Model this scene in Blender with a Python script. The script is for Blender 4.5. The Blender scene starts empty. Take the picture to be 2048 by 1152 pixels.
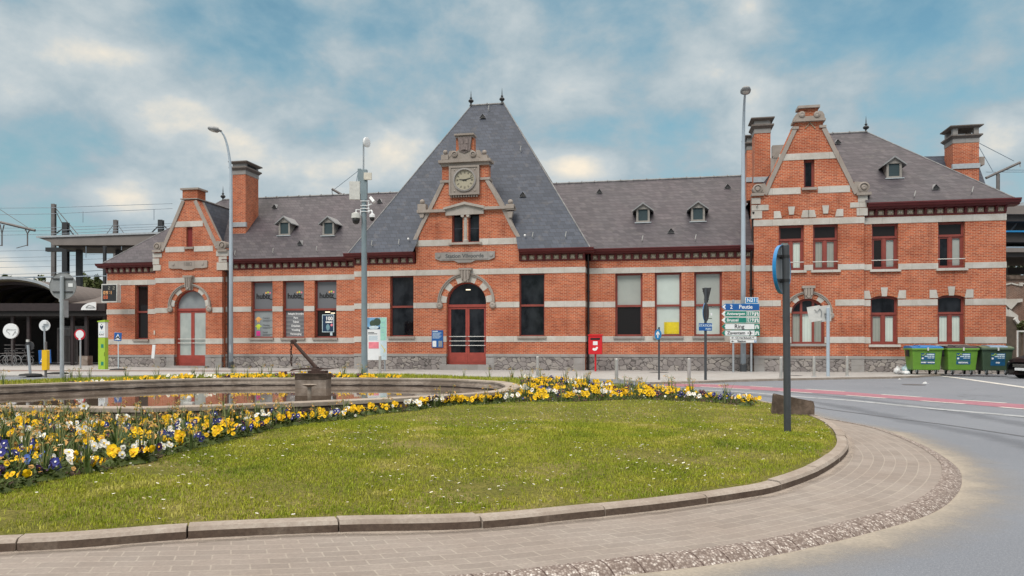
import bpy, bmesh, math, random
import numpy as np
from mathutils import Vector, Matrix
from mathutils.geometry import tessellate_polygon
R = math.radians
rnd = random.Random(7)
sc = bpy.context.scene
col = sc.collection

# ------------------------------------------------------------------ camera
F, CX, HY, CH = 1479.0, 1024.0, 690.0, 1.40      # focal length in photo pixels, centre column, horizon row, eye height
cam = bpy.data.cameras.new("camera"); camo = bpy.data.objects.new("camera", cam); col.objects.link(camo)
camo.location = (0, 0, CH); camo.rotation_euler = (R(90), 0, 0)
cam.sensor_width = 36.0; cam.lens = 36.0 * F / 2048.0; cam.shift_y = (HY - 576.0) / 2048.0
cam.clip_start = 0.1; cam.clip_end = 3000.0
sc.camera = camo
# ------------------------------------------------------------------ world: hazy blue sky behind broken soft cloud
SUN_EL, SUN_AZ = R(48), R(-28)                   # sun high, behind and left of the camera, filtered by cloud
w = bpy.data.worlds.new("World"); sc.world = w; w.use_nodes = True
nt = w.node_tree; N = nt.nodes; LK = nt.links; N.clear()
def wn(t, **k):
    n = N.new(t)
    for a, b in k.items(): setattr(n, a, b)
    return n
def wmath(op, a, b=None, c=None, clamp=False):
    n = wn('ShaderNodeMath', operation=op, use_clamp=clamp)
    for i, v in enumerate((a, b, c)):
        if v is None: continue
        if isinstance(v, (int, float)): n.inputs[i].default_value = v
        else: LK.new(v, n.inputs[i])
    return n.outputs[0]
tc = wn('ShaderNodeTexCoord'); sep = wn('ShaderNodeSeparateXYZ'); LK.new(tc.outputs['Generated'], sep.inputs[0])
az = wmath('ARCTAN2', sep.outputs[0], sep.outputs[1]); el = wmath('ARCSINE', sep.outputs[2])
comb = wn('ShaderNodeCombineXYZ'); LK.new(sep.outputs[0], comb.inputs[0]); LK.new(sep.outputs[1], comb.inputs[1])
LK.new(wmath('MULTIPLY', sep.outputs[2], 1.55), comb.inputs[2])
def wnoise(scale, detail, rough, off, dist=0.0):
    m = wn('ShaderNodeMapping'); m.inputs['Location'].default_value = off; LK.new(comb.outputs[0], m.inputs[0])
    n = wn('ShaderNodeTexNoise'); n.inputs['Scale'].default_value = scale; n.inputs['Detail'].default_value = detail
    n.inputs['Roughness'].default_value = rough; n.inputs['Distortion'].default_value = dist; LK.new(m.outputs[0], n.inputs[0])
    return n.outputs[0]
n1 = wnoise(4.6, 8, 0.58, (3.1, 0.4, 1.7), 0.25); n2 = wnoise(13.0, 6, 0.55, (0.3, 5.4, 2.2), 0.15)
base = wmath('ADD', wmath('ADD', wmath('MULTIPLY', n1, 0.85), wmath('MULTIPLY', n2, 0.42)), -.02)
def blob(px, py, sx, sy, amp):                    # one bank of cloud (amp > 0) or one gap (amp < 0), given as a compass bearing and elevation
    a0 = math.atan2(px - CX, F); e0 = math.atan2(HY - py, math.hypot(F, px - CX))
    da = wmath('DIVIDE', wmath('SUBTRACT', az, a0), sx / F); de = wmath('DIVIDE', wmath('SUBTRACT', el, e0), sy / F)
    q = wmath('ADD', wmath('MULTIPLY', da, da), wmath('MULTIPLY', de, de))
    return wmath('MULTIPLY', wmath('POWER', 2.718, wmath('MULTIPLY', q, -1.0)), amp)
tot = base
for b in [(200, 105, 80, 30, .26), (370, 235, 110, 38, .20), (250, 395, 90, 32, .28), (640, 335, 200, 45, .17), (790, 290, 70, 45, .24), (480, 280, 60, 30, .08),
          (1145, 335, 70, 36, .32), (1435, 125, 55, 45, .21), (1170, 165, 90, 30, .17), (1500, 30, 40, 36, .13), (1330, 60, 170, 50, .08), (2000, 275, 70, 40, .22), (90, 200, 100, 50, .05), (1860, 150, 60, 25, .08),
          (80, 545, 160, 35, .26), (1700, 110, 120, 50, .05), (900, 60, 260, 60, .03), (1540, 175, 70, 25, .10), (660, 190, 60, 30, .05),
          (400, 70, 150, 70, -.16), (120, 300, 120, 40, -.08), (560, 150, 140, 50, -.09), (760, 190, 130, 45, -.10), (1250, 275, 150, 42, -.13), (1820, 235, 170, 50, -.12),
          (1880, 50, 160, 60, -.13), (640, 270, 90, 22, -.06), (1060, 250, 90, 40, -.10), (120, 15, 200, 40, -.05), (1620, 60, 90, 60, -.06), (60, 450, 130, 25, -.05)]:
    tot = wmath('ADD', tot, blob(*b))
cr = wn('ShaderNodeValToRGB'); LK.new(tot, cr.inputs[0])
e = cr.color_ramp.elements
e[0].position = .34; e[0].color = (.0, .0, .0, 1); e[1].position = .60; e[1].color = (1, 1, 1, 1)
cc = wn('ShaderNodeValToRGB'); LK.new(tot, cc.inputs[0])
e = cc.color_ramp.elements
e[0].position = .42; e[0].color = (.235, .37, .44, 1); e[1].position = .93; e[1].color = (.76, .68, .56, 1)
q = cc.color_ramp.elements.new(.60); q.color = (.31, .39, .435, 1)
q = cc.color_ramp.elements.new(.74); q.color = (.44, .49, .51, 1)
sky = wn('ShaderNodeTexSky', sky_type='NISHITA', sun_disc=False); sky.sun_elevation = SUN_EL; sky.sun_rotation = R(180) + SUN_AZ * -1
sky.air_density = 1.2; sky.dust_density = 2.5; sky.ozone_density = 1.5
skm = wn('ShaderNodeMix', data_type='RGBA', blend_type='MULTIPLY'); skm.inputs[0].default_value = 1.0
LK.new(sky.outputs[0], skm.inputs[6]); skm.inputs[7].default_value = (.078, .107, .095, 1)
mx = wn('ShaderNodeMix', data_type='RGBA')
LK.new(cr.outputs[0], mx.inputs[0]); LK.new(skm.outputs[2], mx.inputs[6]); LK.new(cc.outputs[0], mx.inputs[7])
# pale warm cloud deck added above the view to brighten and warm the light
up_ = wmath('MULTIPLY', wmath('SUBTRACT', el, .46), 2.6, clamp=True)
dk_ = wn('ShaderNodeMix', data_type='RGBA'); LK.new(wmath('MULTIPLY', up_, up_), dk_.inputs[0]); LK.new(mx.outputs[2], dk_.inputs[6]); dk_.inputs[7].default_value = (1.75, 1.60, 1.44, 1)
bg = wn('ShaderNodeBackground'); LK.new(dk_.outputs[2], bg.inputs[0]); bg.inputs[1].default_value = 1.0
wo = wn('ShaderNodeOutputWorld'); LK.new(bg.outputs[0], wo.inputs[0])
# ------------------------------------------------------------------ sun and exposure
sl = bpy.data.lights.new("sun", 'SUN'); so = bpy.data.objects.new("sun", sl); col.objects.link(so)
sl.energy = 1.5; sl.angle = R(24); sl.color = (1, .95, .88)
sd = Vector((math.sin(SUN_AZ) * math.cos(SUN_EL), -math.cos(SUN_AZ) * math.cos(SUN_EL), math.sin(SUN_EL)))   # direction towards the sun
so.rotation_euler = sd.to_track_quat('Z', 'Y').to_euler()
sc.view_settings.view_transform = 'Standard'; sc.view_settings.look = 'None'
sc.view_settings.gamma = 1.0; sc.view_settings.exposure = 0.35

# ================================================================== materials
MATS = {}
class NB:                                         # small node builder
    def __init__(s, name, rough=.6, metallic=0.0, spec=.5):
        s.m = bpy.data.materials.new(name); s.m.use_nodes = True
        s.t = s.m.node_tree; s.n = s.t.nodes; s.l = s.t.links
        s.b = s.n['Principled BSDF']; s.b.inputs['Roughness'].default_value = rough; s.b.inputs['Metallic'].default_value = metallic
        s.b.inputs['Specular IOR Level'].default_value = spec
        s.tc = s.n.new('ShaderNodeTexCoord'); MATS[name] = s.m
    def new(s, t, **k):
        n = s.n.new(t)
        for a, b in k.items(): setattr(n, a, b)
        return n
    def math(s, op, a, b=None, clamp=False):
        n = s.new('ShaderNodeMath', operation=op, use_clamp=clamp)
        for i, v in enumerate((a, b)):
            if v is None: continue
            if isinstance(v, (int, float)): n.inputs[i].default_value = v
            else: s.l.new(v, n.inputs[i])
        return n.outputs[0]
    def noise(s, scale, detail=4, rough=.55, vec=None, dist=0.0):
        n = s.new('ShaderNodeTexNoise'); n.inputs['Scale'].default_value = scale; n.inputs['Detail'].default_value = detail
        n.inputs['Roughness'].default_value = rough; n.inputs['Distortion'].default_value = dist
        s.l.new(vec if vec is not None else s.tc.outputs['Object'], n.inputs['Vector']); return n.outputs['Fac']
    def ramp(s, fac, stops):
        n = s.new('ShaderNodeValToRGB'); s.l.new(fac, n.inputs[0]); el = n.color_ramp.elements
        while len(el) < len(stops): el.new(.5)
        for q, (p, c) in zip(el, stops):
            q.position = p; q.color = (c if len(c) == 4 else tuple(c) + (1,)) if not isinstance(c, (int, float)) else (c, c, c, 1)
        return n.outputs[0]
    def mix(s, fac, a, b, mode='MIX'):
        n = s.new('ShaderNodeMix', data_type='RGBA', blend_type=mode)
        for i, v in ((0, fac), (6, a), (7, b)):
            if isinstance(v, (int, float)): n.inputs[i].default_value = v
            elif isinstance(v, (tuple, list)): n.inputs[i].default_value = tuple(v) + ((1,) if len(v) == 3 else ())
            else: s.l.new(v, n.inputs[i])
        return n.outputs[2]
    def color(s, c):
        if isinstance(c, (tuple, list)): s.b.inputs['Base Color'].default_value = tuple(c) + ((1,) if len(c) == 3 else ())
        else: s.l.new(c, s.b.inputs['Base Color'])
    def bump(s, h, strength=.3, dist=.01):
        n = s.new('ShaderNodeBump'); n.inputs['Strength'].default_value = strength; n.inputs['Distance'].default_value = dist
        s.l.new(h, n.inputs['Height']); s.l.new(n.outputs[0], s.b.inputs['Normal'])
    def facade_vec(s, add=(0, 0, 0)):             # (along the wall, height) for upright faces of any heading
        p = s.new('ShaderNodeSeparateXYZ'); s.l.new(s.tc.outputs['Object'], p.inputs[0])
        c = s.new('ShaderNodeCombineXYZ'); s.l.new(s.math('ADD', p.outputs[0], p.outputs[1]), c.inputs[0]); s.l.new(p.outputs[2], c.inputs[1])
        return c.outputs[0]
    def brick(s, vec, width, row, mortar, c1, c2, cm, bias=0.0, smooth=.1, offset=.5):
        n = s.new('ShaderNodeTexBrick', offset=offset); s.l.new(vec, n.inputs['Vector'])
        n.inputs['Scale'].default_value = 1.0; n.inputs['Brick Width'].default_value = width; n.inputs['Row Height'].default_value = row
        n.inputs['Mortar Size'].default_value = mortar; n.inputs['Mortar Smooth'].default_value = smooth; n.inputs['Bias'].default_value = bias
        for k, c in (('Color1', c1), ('Color2', c2), ('Mortar', cm)):
            if isinstance(c, tuple): n.inputs[k].default_value = c + (1,)
            else: s.l.new(c, n.inputs[k])
        return n
def plain(name, c, rough=.5, metallic=0.0, var=.12, scale=6.0, spec=.5, wear=None):
    b = NB(name, rough, metallic, spec)
    n = b.noise(scale, 5); lo = tuple(v * (1 - var) for v in c); hi = tuple(min(1, v * (1 + var)) for v in c)
    cl = b.ramp(n, [(.3, lo), (.7, hi)])
    if wear:
        k = b.noise(scale * 2.7, 6, .7); cl = b.mix(b.ramp(k, [(.55, 0.0), (.72, wear[1])]), cl, wear[0])
    b.color(cl); return b.m

def mk_brick(name, c1, c2, c3, mort):
    b = NB(name, .85, 0, .25); v = b.facade_vec()
    big = b.noise(.55, 5, .6); med = b.noise(9.0, 2, .5)
    ca = b.mix(b.ramp(med, [(.35, 0.0), (.65, 1.0)]), c1, c3)
    br = b.brick(v, .23, .078, .013, ca, c2, mort, bias=-.15)
    cl = b.mix(b.ramp(big, [(.36, .95), (.60, 0.0)]), br.outputs[0], b.mix(1.0, br.outputs[0], (.72, .60, .56), 'MULTIPLY'))
    stv = b.new('ShaderNodeMapping'); stv.inputs['Scale'].default_value = (2.2, .22, 1); b.l.new(v, stv.inputs[0])
    cl = b.mix(b.ramp(b.noise(1.0, 6, .65, stv.outputs[0]), [(.54, 0.0), (.72, .7)]), cl, b.mix(1.0, cl, (.58, .52, .52), 'MULTIPLY'))
    sp = b.noise(26.0, 2, .5, v)
    cl = b.mix(b.ramp(sp, [(.62, 0.0), (.70, .55)]), cl, (.62, .40, .27))
    cl = b.mix(b.ramp(sp, [(.30, .55), (.38, 0.0)]), cl, (.12, .035, .025))
    b.color(cl); b.bump(br.outputs[1], -.35, .01); return b.m
BRICK = mk_brick('orange_red_brick', (.52, .100, .036), (.29, .048, .022), (.58, .148, .058), (.55, .320, .215))
BRICK2 = mk_brick('weathered_gable_brick', (.47, .098, .036), (.24, .042, .020), (.53, .142, .056), (.50, .29, .185))
def mk_stone(name, c, wd, row, joint=.006):
    b = NB(name, .8, 0, .3); v = b.facade_vec()
    n = b.noise(1.6, 6, .62); n2 = b.noise(14, 4)
    br = b.brick(v, wd, row, joint, tuple(k * 1.06 for k in c), tuple(k * .90 for k in c), tuple(k * .55 for k in c), offset=.37)
    cl = b.mix(b.ramp(n, [(.36, .75), (.6, 0.0)]), br.outputs[0], b.mix(1.0, br.outputs[0], (.78, .74, .70), 'MULTIPLY'))
    cl = b.mix(b.ramp(n2, [(.3, .25), (.7, 0.0)]), cl, (.30, .29, .27))
    b.color(cl); return b.m
STONE = mk_stone('pale_limestone', (.57, .545, .51), 1.35, 50)
PEDI = mk_stone('grey_pediment_stone', (.40, .365, .335), 2.0, 50); STONEW = mk_stone('weathered_limestone', (.35, .305, .275), 1.1, 50)
STONEG = mk_stone('grey_plinth_coping', (.32, .305, .30), 1.2, 50)
def mk_rubble(name):
    b = NB(name, .85, 0, .3); v = b.facade_vec()
    mp = b.new('ShaderNodeMapping'); mp.inputs['Scale'].default_value = (3.1, 4.0, 1); b.l.new(v, mp.inputs[0])
    wob = b.noise(2.0, 2, .5, mp.outputs[0])
    va = b.new('ShaderNodeVectorMath', operation='ADD'); b.l.new(mp.outputs[0], va.inputs[0])
    cw = b.new('ShaderNodeCombineXYZ'); b.l.new(b.math('MULTIPLY', wob, .8), cw.inputs[0]); b.l.new(b.math('MULTIPLY', wob, -.6), cw.inputs[1]); b.l.new(cw.outputs[0], va.inputs[1])
    vo = b.new('ShaderNodeTexVoronoi', feature='DISTANCE_TO_EDGE'); vo.inputs['Scale'].default_value = 1.0; b.l.new(va.outputs[0], vo.inputs['Vector'])
    vc = b.new('ShaderNodeTexVoronoi'); vc.inputs['Scale'].default_value = 1.0; b.l.new(va.outputs[0], vc.inputs['Vector'])
    sepc = b.new('ShaderNodeSeparateColor'); b.l.new(vc.outputs['Color'], sepc.inputs[0])
    st = b.ramp(sepc.outputs[0], [(0, (.22, .195, .19)), (.5, (.31, .28, .27)), (1, (.38, .345, .315))])
    st = b.mix(b.ramp(b.noise(7, 5), [(.35, .5), (.65, 0.0)]), st, b.mix(1.0, st, (.7, .68, .68), 'MULTIPLY'))
    cl = b.mix(b.ramp(vo.outputs['Distance'], [(.015, 1.0), (.06, 0.0)]), st, (.085, .075, .072))
    b.color(cl); b.bump(b.ramp(vo.outputs['Distance'], [(0, 0.0), (.12, 1.0)]), .5, .03); return b.m
RUBBLE = mk_rubble('rubble_stone_plinth')
def mk_slate(name, c1, c2, tint, row=.20):
    b = NB(name, .55, 0, .35); v = b.facade_vec()
    br = b.brick(v, .34, row, .012, c1, c2, tuple(k * .42 for k in c1), smooth=.3)
    big = b.noise(.28, 5, .6); n2 = b.noise(2.6, 5, .6)
    cl = b.mix(b.ramp(big, [(.36, 0.0), (.64, .8)]), br.outputs[0], b.mix(1.0, br.outputs[0], tint, 'MULTIPLY'))
    cl = b.mix(b.ramp(n2, [(.55, 0.0), (.75, .35)]), cl, (.17, .155, .15))
    b.color(cl); b.bump(br.outputs[1], -.4, .012); return b.m
SLATE = mk_slate('purple_grey_slate', (.082, .075, .087), (.048, .045, .055), (1.10, .98, 1.0))
SLATEB = mk_slate('blue_grey_slate', (.060, .074, .104), (.035, .046, .068), (1.02, 1.0, 1.02), .215)
def mk_frame(name, c):
    b = NB(name, .45, 0, .4); n = b.noise(3, 5); b.color(b.ramp(n, [(.3, tuple(k * .82 for k in c)), (.7, tuple(k * 1.12 for k in c))])); return b.m
FRAME = mk_frame('oxide_red_paint', (.245, .055, .042)); CORN = mk_frame('dark_oxblood_cornice_paint', (.105, .016, .018))
DOORRED = mk_frame('brick_red_door_paint', (.33, .060, .045)); FRDK = mk_frame('brown_black_frame', (.06, .028, .026))
CAPD = mk_stone('soot_dark_cap_stone', (.15, .125, .115), 2.0, 50); TILE = mk_stone('beige_frieze_panel', (.40, .32, .225), .2, .5, .02); TILED = plain('grey_frieze_motif', (.58, .52, .44), .7)
ZINC = plain('zinc_flashing', (.42, .45, .48), .45, .3); ZINCD = plain('dull_lead', (.25, .255, .265), .6); RIDGE = plain('weathered_ridge_capping', (.20, .20, .205), .6, .1, .3, 3)
DARKPIPE = plain('dark_cast_iron_pipe', (.025, .02, .022), .5); BLACKM = plain('black_metal', (.018, .018, .02), .45)
def mk_pane(name, c, rough=.06, spec=.5, streak=None):
    b = NB(name, rough, 0, spec)
    if streak:
        v = b.facade_vec(); mp = b.new('ShaderNodeMapping'); mp.inputs['Scale'].default_value = (1.4, .8, 1); b.l.new(v, mp.inputs[0])
        n = b.noise(1.3, 3, .5, mp.outputs[0]); b.color(b.ramp(n, [(.38, c), (.62, streak)]))
    else: b.color(c)
    return b.m
GLASSD = mk_pane('dark_window_glass', (.003, .003, .005), .04, .25, (.022, .024, .029))
GLASSB = mk_pane('brown_dark_window_glass', (.016, .013, .013), .08, .25)
FROST = mk_pane('grey_frosted_glass', (.23, .25, .27), .35, .4, (.28, .31, .32))
GREYFILM = mk_pane('grey_window_film', (.15, .155, .17), .3, .4); FROSTG = mk_pane('greenish_frosted_glass', (.33, .37, .36), .3, .4, (.42, .46, .44))
def mk_clear():
    m = bpy.data.materials.new('clear_window_glass'); m.use_nodes = True; t = m.node_tree; t.nodes.clear()
    o = t.nodes.new('ShaderNodeOutputMaterial'); mi = t.nodes.new('ShaderNodeMixShader'); tr = t.nodes.new('ShaderNodeBsdfTransparent'); gl = t.nodes.new('ShaderNodeBsdfGlossy')
    gl.inputs['Roughness'].default_value = .03; tr.inputs[0].default_value = (.97, .985, .98, 1); fr = t.nodes.new('ShaderNodeFresnel'); fr.inputs[0].default_value = 1.5
    ge = t.nodes.new('ShaderNodeNewGeometry'); mu = t.nodes.new('ShaderNodeMath'); mu.operation = 'MULTIPLY'; iv = t.nodes.new('ShaderNodeMath'); iv.operation = 'SUBTRACT'; iv.inputs[0].default_value = 1.0; t.links.new(ge.outputs['Backfacing'], iv.inputs[1]); t.links.new(fr.outputs[0], mu.inputs[0]); t.links.new(iv.outputs[0], mu.inputs[1]); t.links.new(mu.outputs[0], mi.inputs[0]); t.links.new(tr.outputs[0], mi.inputs[1]); t.links.new(gl.outputs[0], mi.inputs[2]); t.links.new(mi.outputs[0], o.inputs[0])
    return m
CLEAR = mk_clear()
def mk_blind(name, c, vertical=False, pitch=.05):
    b = NB(name, .7, 0, .2); p = b.new('ShaderNodeSeparateXYZ'); b.l.new(b.tc.outputs['Object'], p.inputs[0])
    s_ = b.math('FRACT', b.math('DIVIDE', p.outputs[0 if vertical else 2], pitch))
    n = b.noise(1.5, 3)
    cl = b.ramp(s_, [(.0, tuple(k * .72 for k in c)), (.16, c), (.9, c), (1, tuple(k * .8 for k in c))])
    b.color(b.mix(b.ramp(n, [(.35, .35), (.65, 0.0)]), cl, b.mix(1.0, cl, (.75, .78, .78), 'MULTIPLY'))); return b.m
BLIND = mk_blind('pale_slat_blind', (.60, .66, .63)); BLINDV = mk_blind('pale_vertical_blind', (.64, .70, .65), True, .13); BLINDG = mk_blind('grey_slat_blind', (.40, .41, .39)); BLINDM = mk_blind('sage_grey_blind', (.34, .345, .31), True, .13)
LOUV = mk_blind('blue_grey_louvre_slats', (.050, .075, .085), False, .075); LOUVR = mk_blind('red_louvre_slats', (.20, .032, .03), False, .085)
ASPH = NB('bluish_asphalt', .8, 0, .35)
_a = ASPH.noise(60, 3, .7); _b = ASPH.noise(.35, 5, .6); _c = ASPH.noise(2.2, 5, .65)
_cl = ASPH.ramp(_a, [(.25, (.135, .150, .178)), (.55, (.182, .198, .228)), (.8, (.28, .295, .325))])
_cl = ASPH.mix(ASPH.ramp(_b, [(.38, .5), (.62, 0.0)]), _cl, ASPH.mix(1.0, _cl, (.78, .79, .81), 'MULTIPLY'))
_d = ASPH.noise(140, 2, .6); _cl = ASPH.mix(ASPH.ramp(_d, [(.60, 0.0), (.68, .55)]), _cl, (.42, .43, .44)); _cl = ASPH.mix(ASPH.ramp(_d, [(.30, .6), (.38, 0.0)]), _cl, (.075, .082, .095))
_vk = ASPH.new('ShaderNodeTexVoronoi', feature='DISTANCE_TO_EDGE'); _vk.inputs['Scale'].default_value = .16; _wv = ASPH.new('ShaderNodeVectorMath', operation='ADD'); _wn = ASPH.new('ShaderNodeTexNoise'); _wn.inputs['Scale'].default_value = .9; _wn.inputs['Detail'].default_value = 6; ASPH.l.new(ASPH.tc.outputs['Object'], _wn.inputs['Vector']); ASPH.l.new(ASPH.tc.outputs['Object'], _wv.inputs[0]); ASPH.l.new(_wn.outputs['Color'], _wv.inputs[1]); ASPH.l.new(_wv.outputs[0], _vk.inputs['Vector'])
_cl = ASPH.mix(ASPH.math('MULTIPLY', ASPH.ramp(_vk.outputs['Distance'], [(.0, 1.0), (.0035, 0.0)]), ASPH.ramp(_b, [(.42, .75), (.56, 0.0)])), _cl, (.085, .09, .10))
ASPH.color(ASPH.mix(ASPH.ramp(_c, [(.6, 0.0), (.8, .35)]), _cl, (.32, .32, .32))); ASPH.bump(_a, .4, .006); ASPH = ASPH.m
def mk_pave(name, c, wd, row, joint, jc, polar=False, var=.14):
    b = NB(name, .85, 0, .3)
    v = b.tc.outputs['UV'] if polar else b.tc.outputs['Object']
    br = b.brick(v, wd, row, joint, tuple(k * (1 + var) for k in c), tuple(k * (1 - var) for k in c), jc, smooth=.2)
    n = b.noise(1.1, 6, .65); n2 = b.noise(45, 3)
    cl = b.mix(b.ramp(n, [(.35, .7), (.65, 0.0)]), br.outputs[0], b.mix(1.0, br.outputs[0], (.80, .75, .72), 'MULTIPLY'))
    cl = b.mix(b.ramp(n2, [(.35, .3), (.65, 0.0)]), cl, tuple(k * .55 for k in c))
    b.color(cl); b.bump(br.outputs[1], -.3, .008); return b, cl
_pb, _ = mk_pave('light_grey_pavement_slabs', (.40, .40, .395), .6, .6, .008, (.26, .255, .25), var=.05); PAVE = _pb.m
_pb, _ = mk_pave('reddish_brick_paving', (.25, .19, .175), .22, .11, .01, (.17, .14, .13)); PAVER = _pb.m
_pb, _cl = mk_pave('concrete_apron_pavers', (.285, .250, .225), .24, .118, .006, (.36, .325, .285), True, .09)
_n = _pb.noise(.9, 5, .7); _pb.color(_pb.mix(_pb.ramp(_n, [(.58, 0.0), (.74, .45)]), _cl, (.40, .355, .30))); APRON = _pb.m
PEB = NB('exposed_pebble_edging', .85, 0, .3)
_v = PEB.new('ShaderNodeTexVoronoi'); _v.inputs['Scale'].default_value = 62; PEB.l.new(PEB.tc.outputs['Object'], _v.inputs['Vector'])
_s = PEB.new('ShaderNodeSeparateColor'); PEB.l.new(_v.outputs['Color'], _s.inputs[0])
_cl = PEB.ramp(_s.outputs[0], [(0, (.16, .125, .11)), (.45, (.27, .225, .20)), (.75, (.40, .35, .32)), (1, (.66, .62, .58))])
_cl = PEB.mix(PEB.ramp(_v.outputs['Distance'], [(.3, 0.0), (.66, .7)]), _cl, (.12, .09, .078))
_br = PEB.brick(PEB.tc.outputs['UV'], .21, 9, .006, (1, 1, 1), (.9, .88, .87), (.42, .36, .35)); PEB.color(PEB.mix(1.0, _cl, _br.outputs[0], 'MULTIPLY'))
PEB.bump(_v.outputs['Distance'], -.8, .02); PEB = PEB.m
def mk_kerb():
    b = NB('weathered_concrete_kerb', .85, 0, .3); n = b.noise(2.2, 6, .65); n2 = b.noise(38, 4, .7)
    cl = b.ramp(n, [(.3, (.235, .19, .155)), (.55, (.335, .29, .25)), (.75, (.43, .39, .345))])
    cl = b.mix(b.ramp(n2, [(.35, .5), (.6, 0.0)]), cl, (.20, .155, .13)); b.color(cl); b.bump(n2, .3, .008); return b.m
KERB = mk_kerb()
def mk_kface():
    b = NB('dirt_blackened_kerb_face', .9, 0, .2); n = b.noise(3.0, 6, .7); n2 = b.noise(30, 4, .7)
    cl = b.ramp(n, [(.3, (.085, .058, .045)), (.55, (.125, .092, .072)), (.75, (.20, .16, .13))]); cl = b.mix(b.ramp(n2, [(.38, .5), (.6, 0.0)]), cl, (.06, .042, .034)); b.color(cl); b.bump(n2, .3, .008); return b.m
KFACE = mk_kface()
def mk_stain(name, c, stops):                     # splash of one colour with a ragged edge, laid on another surface
    b = NB(name, .9, 0, .2); n = b.noise(1.6, 6, .7); g = b.noise(40, 3)
    b.color(b.ramp(g, [(.3, tuple(k * .85 for k in c)), (.7, tuple(min(1, k * 1.1) for k in c))]))
    p = b.new('ShaderNodeSeparateXYZ'); b.l.new(b.tc.outputs['UV'], p.inputs[0])
    b.l.new(b.ramp(b.math('ADD', p.outputs[1], b.math('MULTIPLY', b.math('SUBTRACT', n, .5), .9)), stops), b.b.inputs['Alpha']); return b.m
SAND = mk_stain('dry_sand_film', (.40, .355, .295), [(.05, .80), (.30, .52), (.55, .18), (.9, 0.0)])
def mk_mark(name, c, wear):
    b = NB(name, .8, 0, .3); n = b.noise(5, 6, .7); g = b.noise(1.1, 3)
    b.color(b.ramp(g, [(.3, tuple(k * .88 for k in c)), (.7, c)])); b.l.new(b.ramp(n, [(.30, 1 - wear), (.5, 1.0)]), b.b.inputs['Alpha']); return b.m
PINK = mk_mark('pink_cycle_lane_paint', (.34, .155, .195), .25); LINE = mk_mark('worn_white_road_paint', (.60, .59, .56), .6); LINEW = mk_mark('faded_white_road_paint', (.36, .38, .40), .5)
def mk_soil():
    b = NB('dark_garden_soil', .95, 0, .2); n = b.noise(22, 6, .7); b.color(b.ramp(n, [(.3, (.030, .020, .014)), (.55, (.075, .052, .036)), (.8, (.16, .12, .085))])); b.bump(n, .8, .03); return b.m
SOIL = mk_soil()
def mk_turf():
    b = NB('worn_turf_ground', .95, 0, .1); n = b.noise(1.1, 6, .65); n2 = b.noise(30, 5, .7)
    cl = b.ramp(n, [(.30, (.13, .140, .026)), (.52, (.20, .185, .045)), (.70, (.34, .27, .12))])
    cl = b.mix(b.ramp(n2, [(.35, .8), (.62, 0.0)]), cl, (.055, .058, .016)); b.color(cl); b.bump(n2, .8, .03); return b.m
TURF = mk_turf()
def mk_blade(name, stops, scale=1.3, trans=.25):
    b = NB(name, .55, 0, .25); n = b.noise(scale, 5, .65); g = b.new('ShaderNodeNewGeometry')
    cl = b.ramp(n, stops); r_ = b.ramp(g.outputs['Random Per Island'], [(0, .70), (1, 1.32)])
    b.color(b.mix(1.0, cl, r_, 'MULTIPLY')); b.b.inputs['Subsurface Weight'].default_value = 0; return b.m
BLADE = mk_blade('lawn_grass_blades', [(.32, (.150, .205, .016)), (.45, (.255, .300, .022)), (.57, (.34, .345, .038)), (.69, (.52, .45, .15))])
LEAF = mk_blade('daffodil_leaf_green', [(.3, (.050, .092, .020)), (.7, (.105, .140, .045))], 3); PLEAF = mk_blade('pansy_leaf_green', [(.3, (.042, .070, .012)), (.7, (.085, .115, .022))], 5)
TREEL = mk_blade('tree_leaf_green', [(.35, (.050, .072, .020)), (.65, (.11, .125, .045))], .8); TREEG = mk_blade('grey_green_leaf', [(.35, (.075, .085, .055)), (.65, (.16, .165, .12))], .8)
BARK = plain('grey_brown_bark', (.10, .075, .055), .9, var=.35)
def petal(name, c): return mk_blade(name, [(.3, tuple(k * .82 for k in c)), (.7, c)], 8)
PYEL = petal('yellow_petal', (.84, .53, .005)); PORA = petal('orange_yellow_petal', (.80, .36, .006)); PWHI = petal('white_petal', (.80, .79, .74)); PBLU = petal('deep_blue_petal', (.026, .030, .20)); PPUR = petal('dark_purple_petal', (.035, .010, .055)); PLBL = petal('light_blue_petal', (.09, .16, .50))
WITHER = petal('withered_daffodil_bloom', (.58, .33, .10))
def mk_concrete(name, c, stain=(.10, .07, .05), amt=.7, sc_=1.5):
    b = NB(name, .85, 0, .3); n = b.noise(sc_, 6, .7, dist=.3); n2 = b.noise(25, 4)
    cl = b.mix(b.ramp(n, [(.42, amt), (.6, 0.0)]), c, stain); cl = b.mix(b.ramp(n2, [(.35, .35), (.65, 0.0)]), cl, tuple(k * .6 for k in c)); b.color(cl); b.bump(n2, .3, .01); return b.m
CONC = mk_concrete('stained_basin_concrete', (.38, .32, .275)); CONCM = mk_concrete('mossy_dark_concrete', (.17, .125, .10), (.045, .032, .022), .85, 3.0); CONCP = mk_concrete('pale_concrete_rim', (.41, .355, .30), (.18, .135, .105), .6)
def mk_water():
    b = NB('still_murky_water', .025, 0, .5); b.color((.105, .078, .060)); b.b.inputs['IOR'].default_value = 1.42; b.bump(b.noise(3.5, 3), .015, .02); return b.m
WATER = mk_water()
GALV = plain('galvanised_steel', (.36, .39, .42), .5, .35, .12, 3); LAMPG = plain('pale_blue_lamp_paint', (.40, .47, .54), .45, .1, .06, 2); MASTG = plain('grey_blue_mast_paint', (.20, .255, .285), .45, .15, .1, 2)
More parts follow.
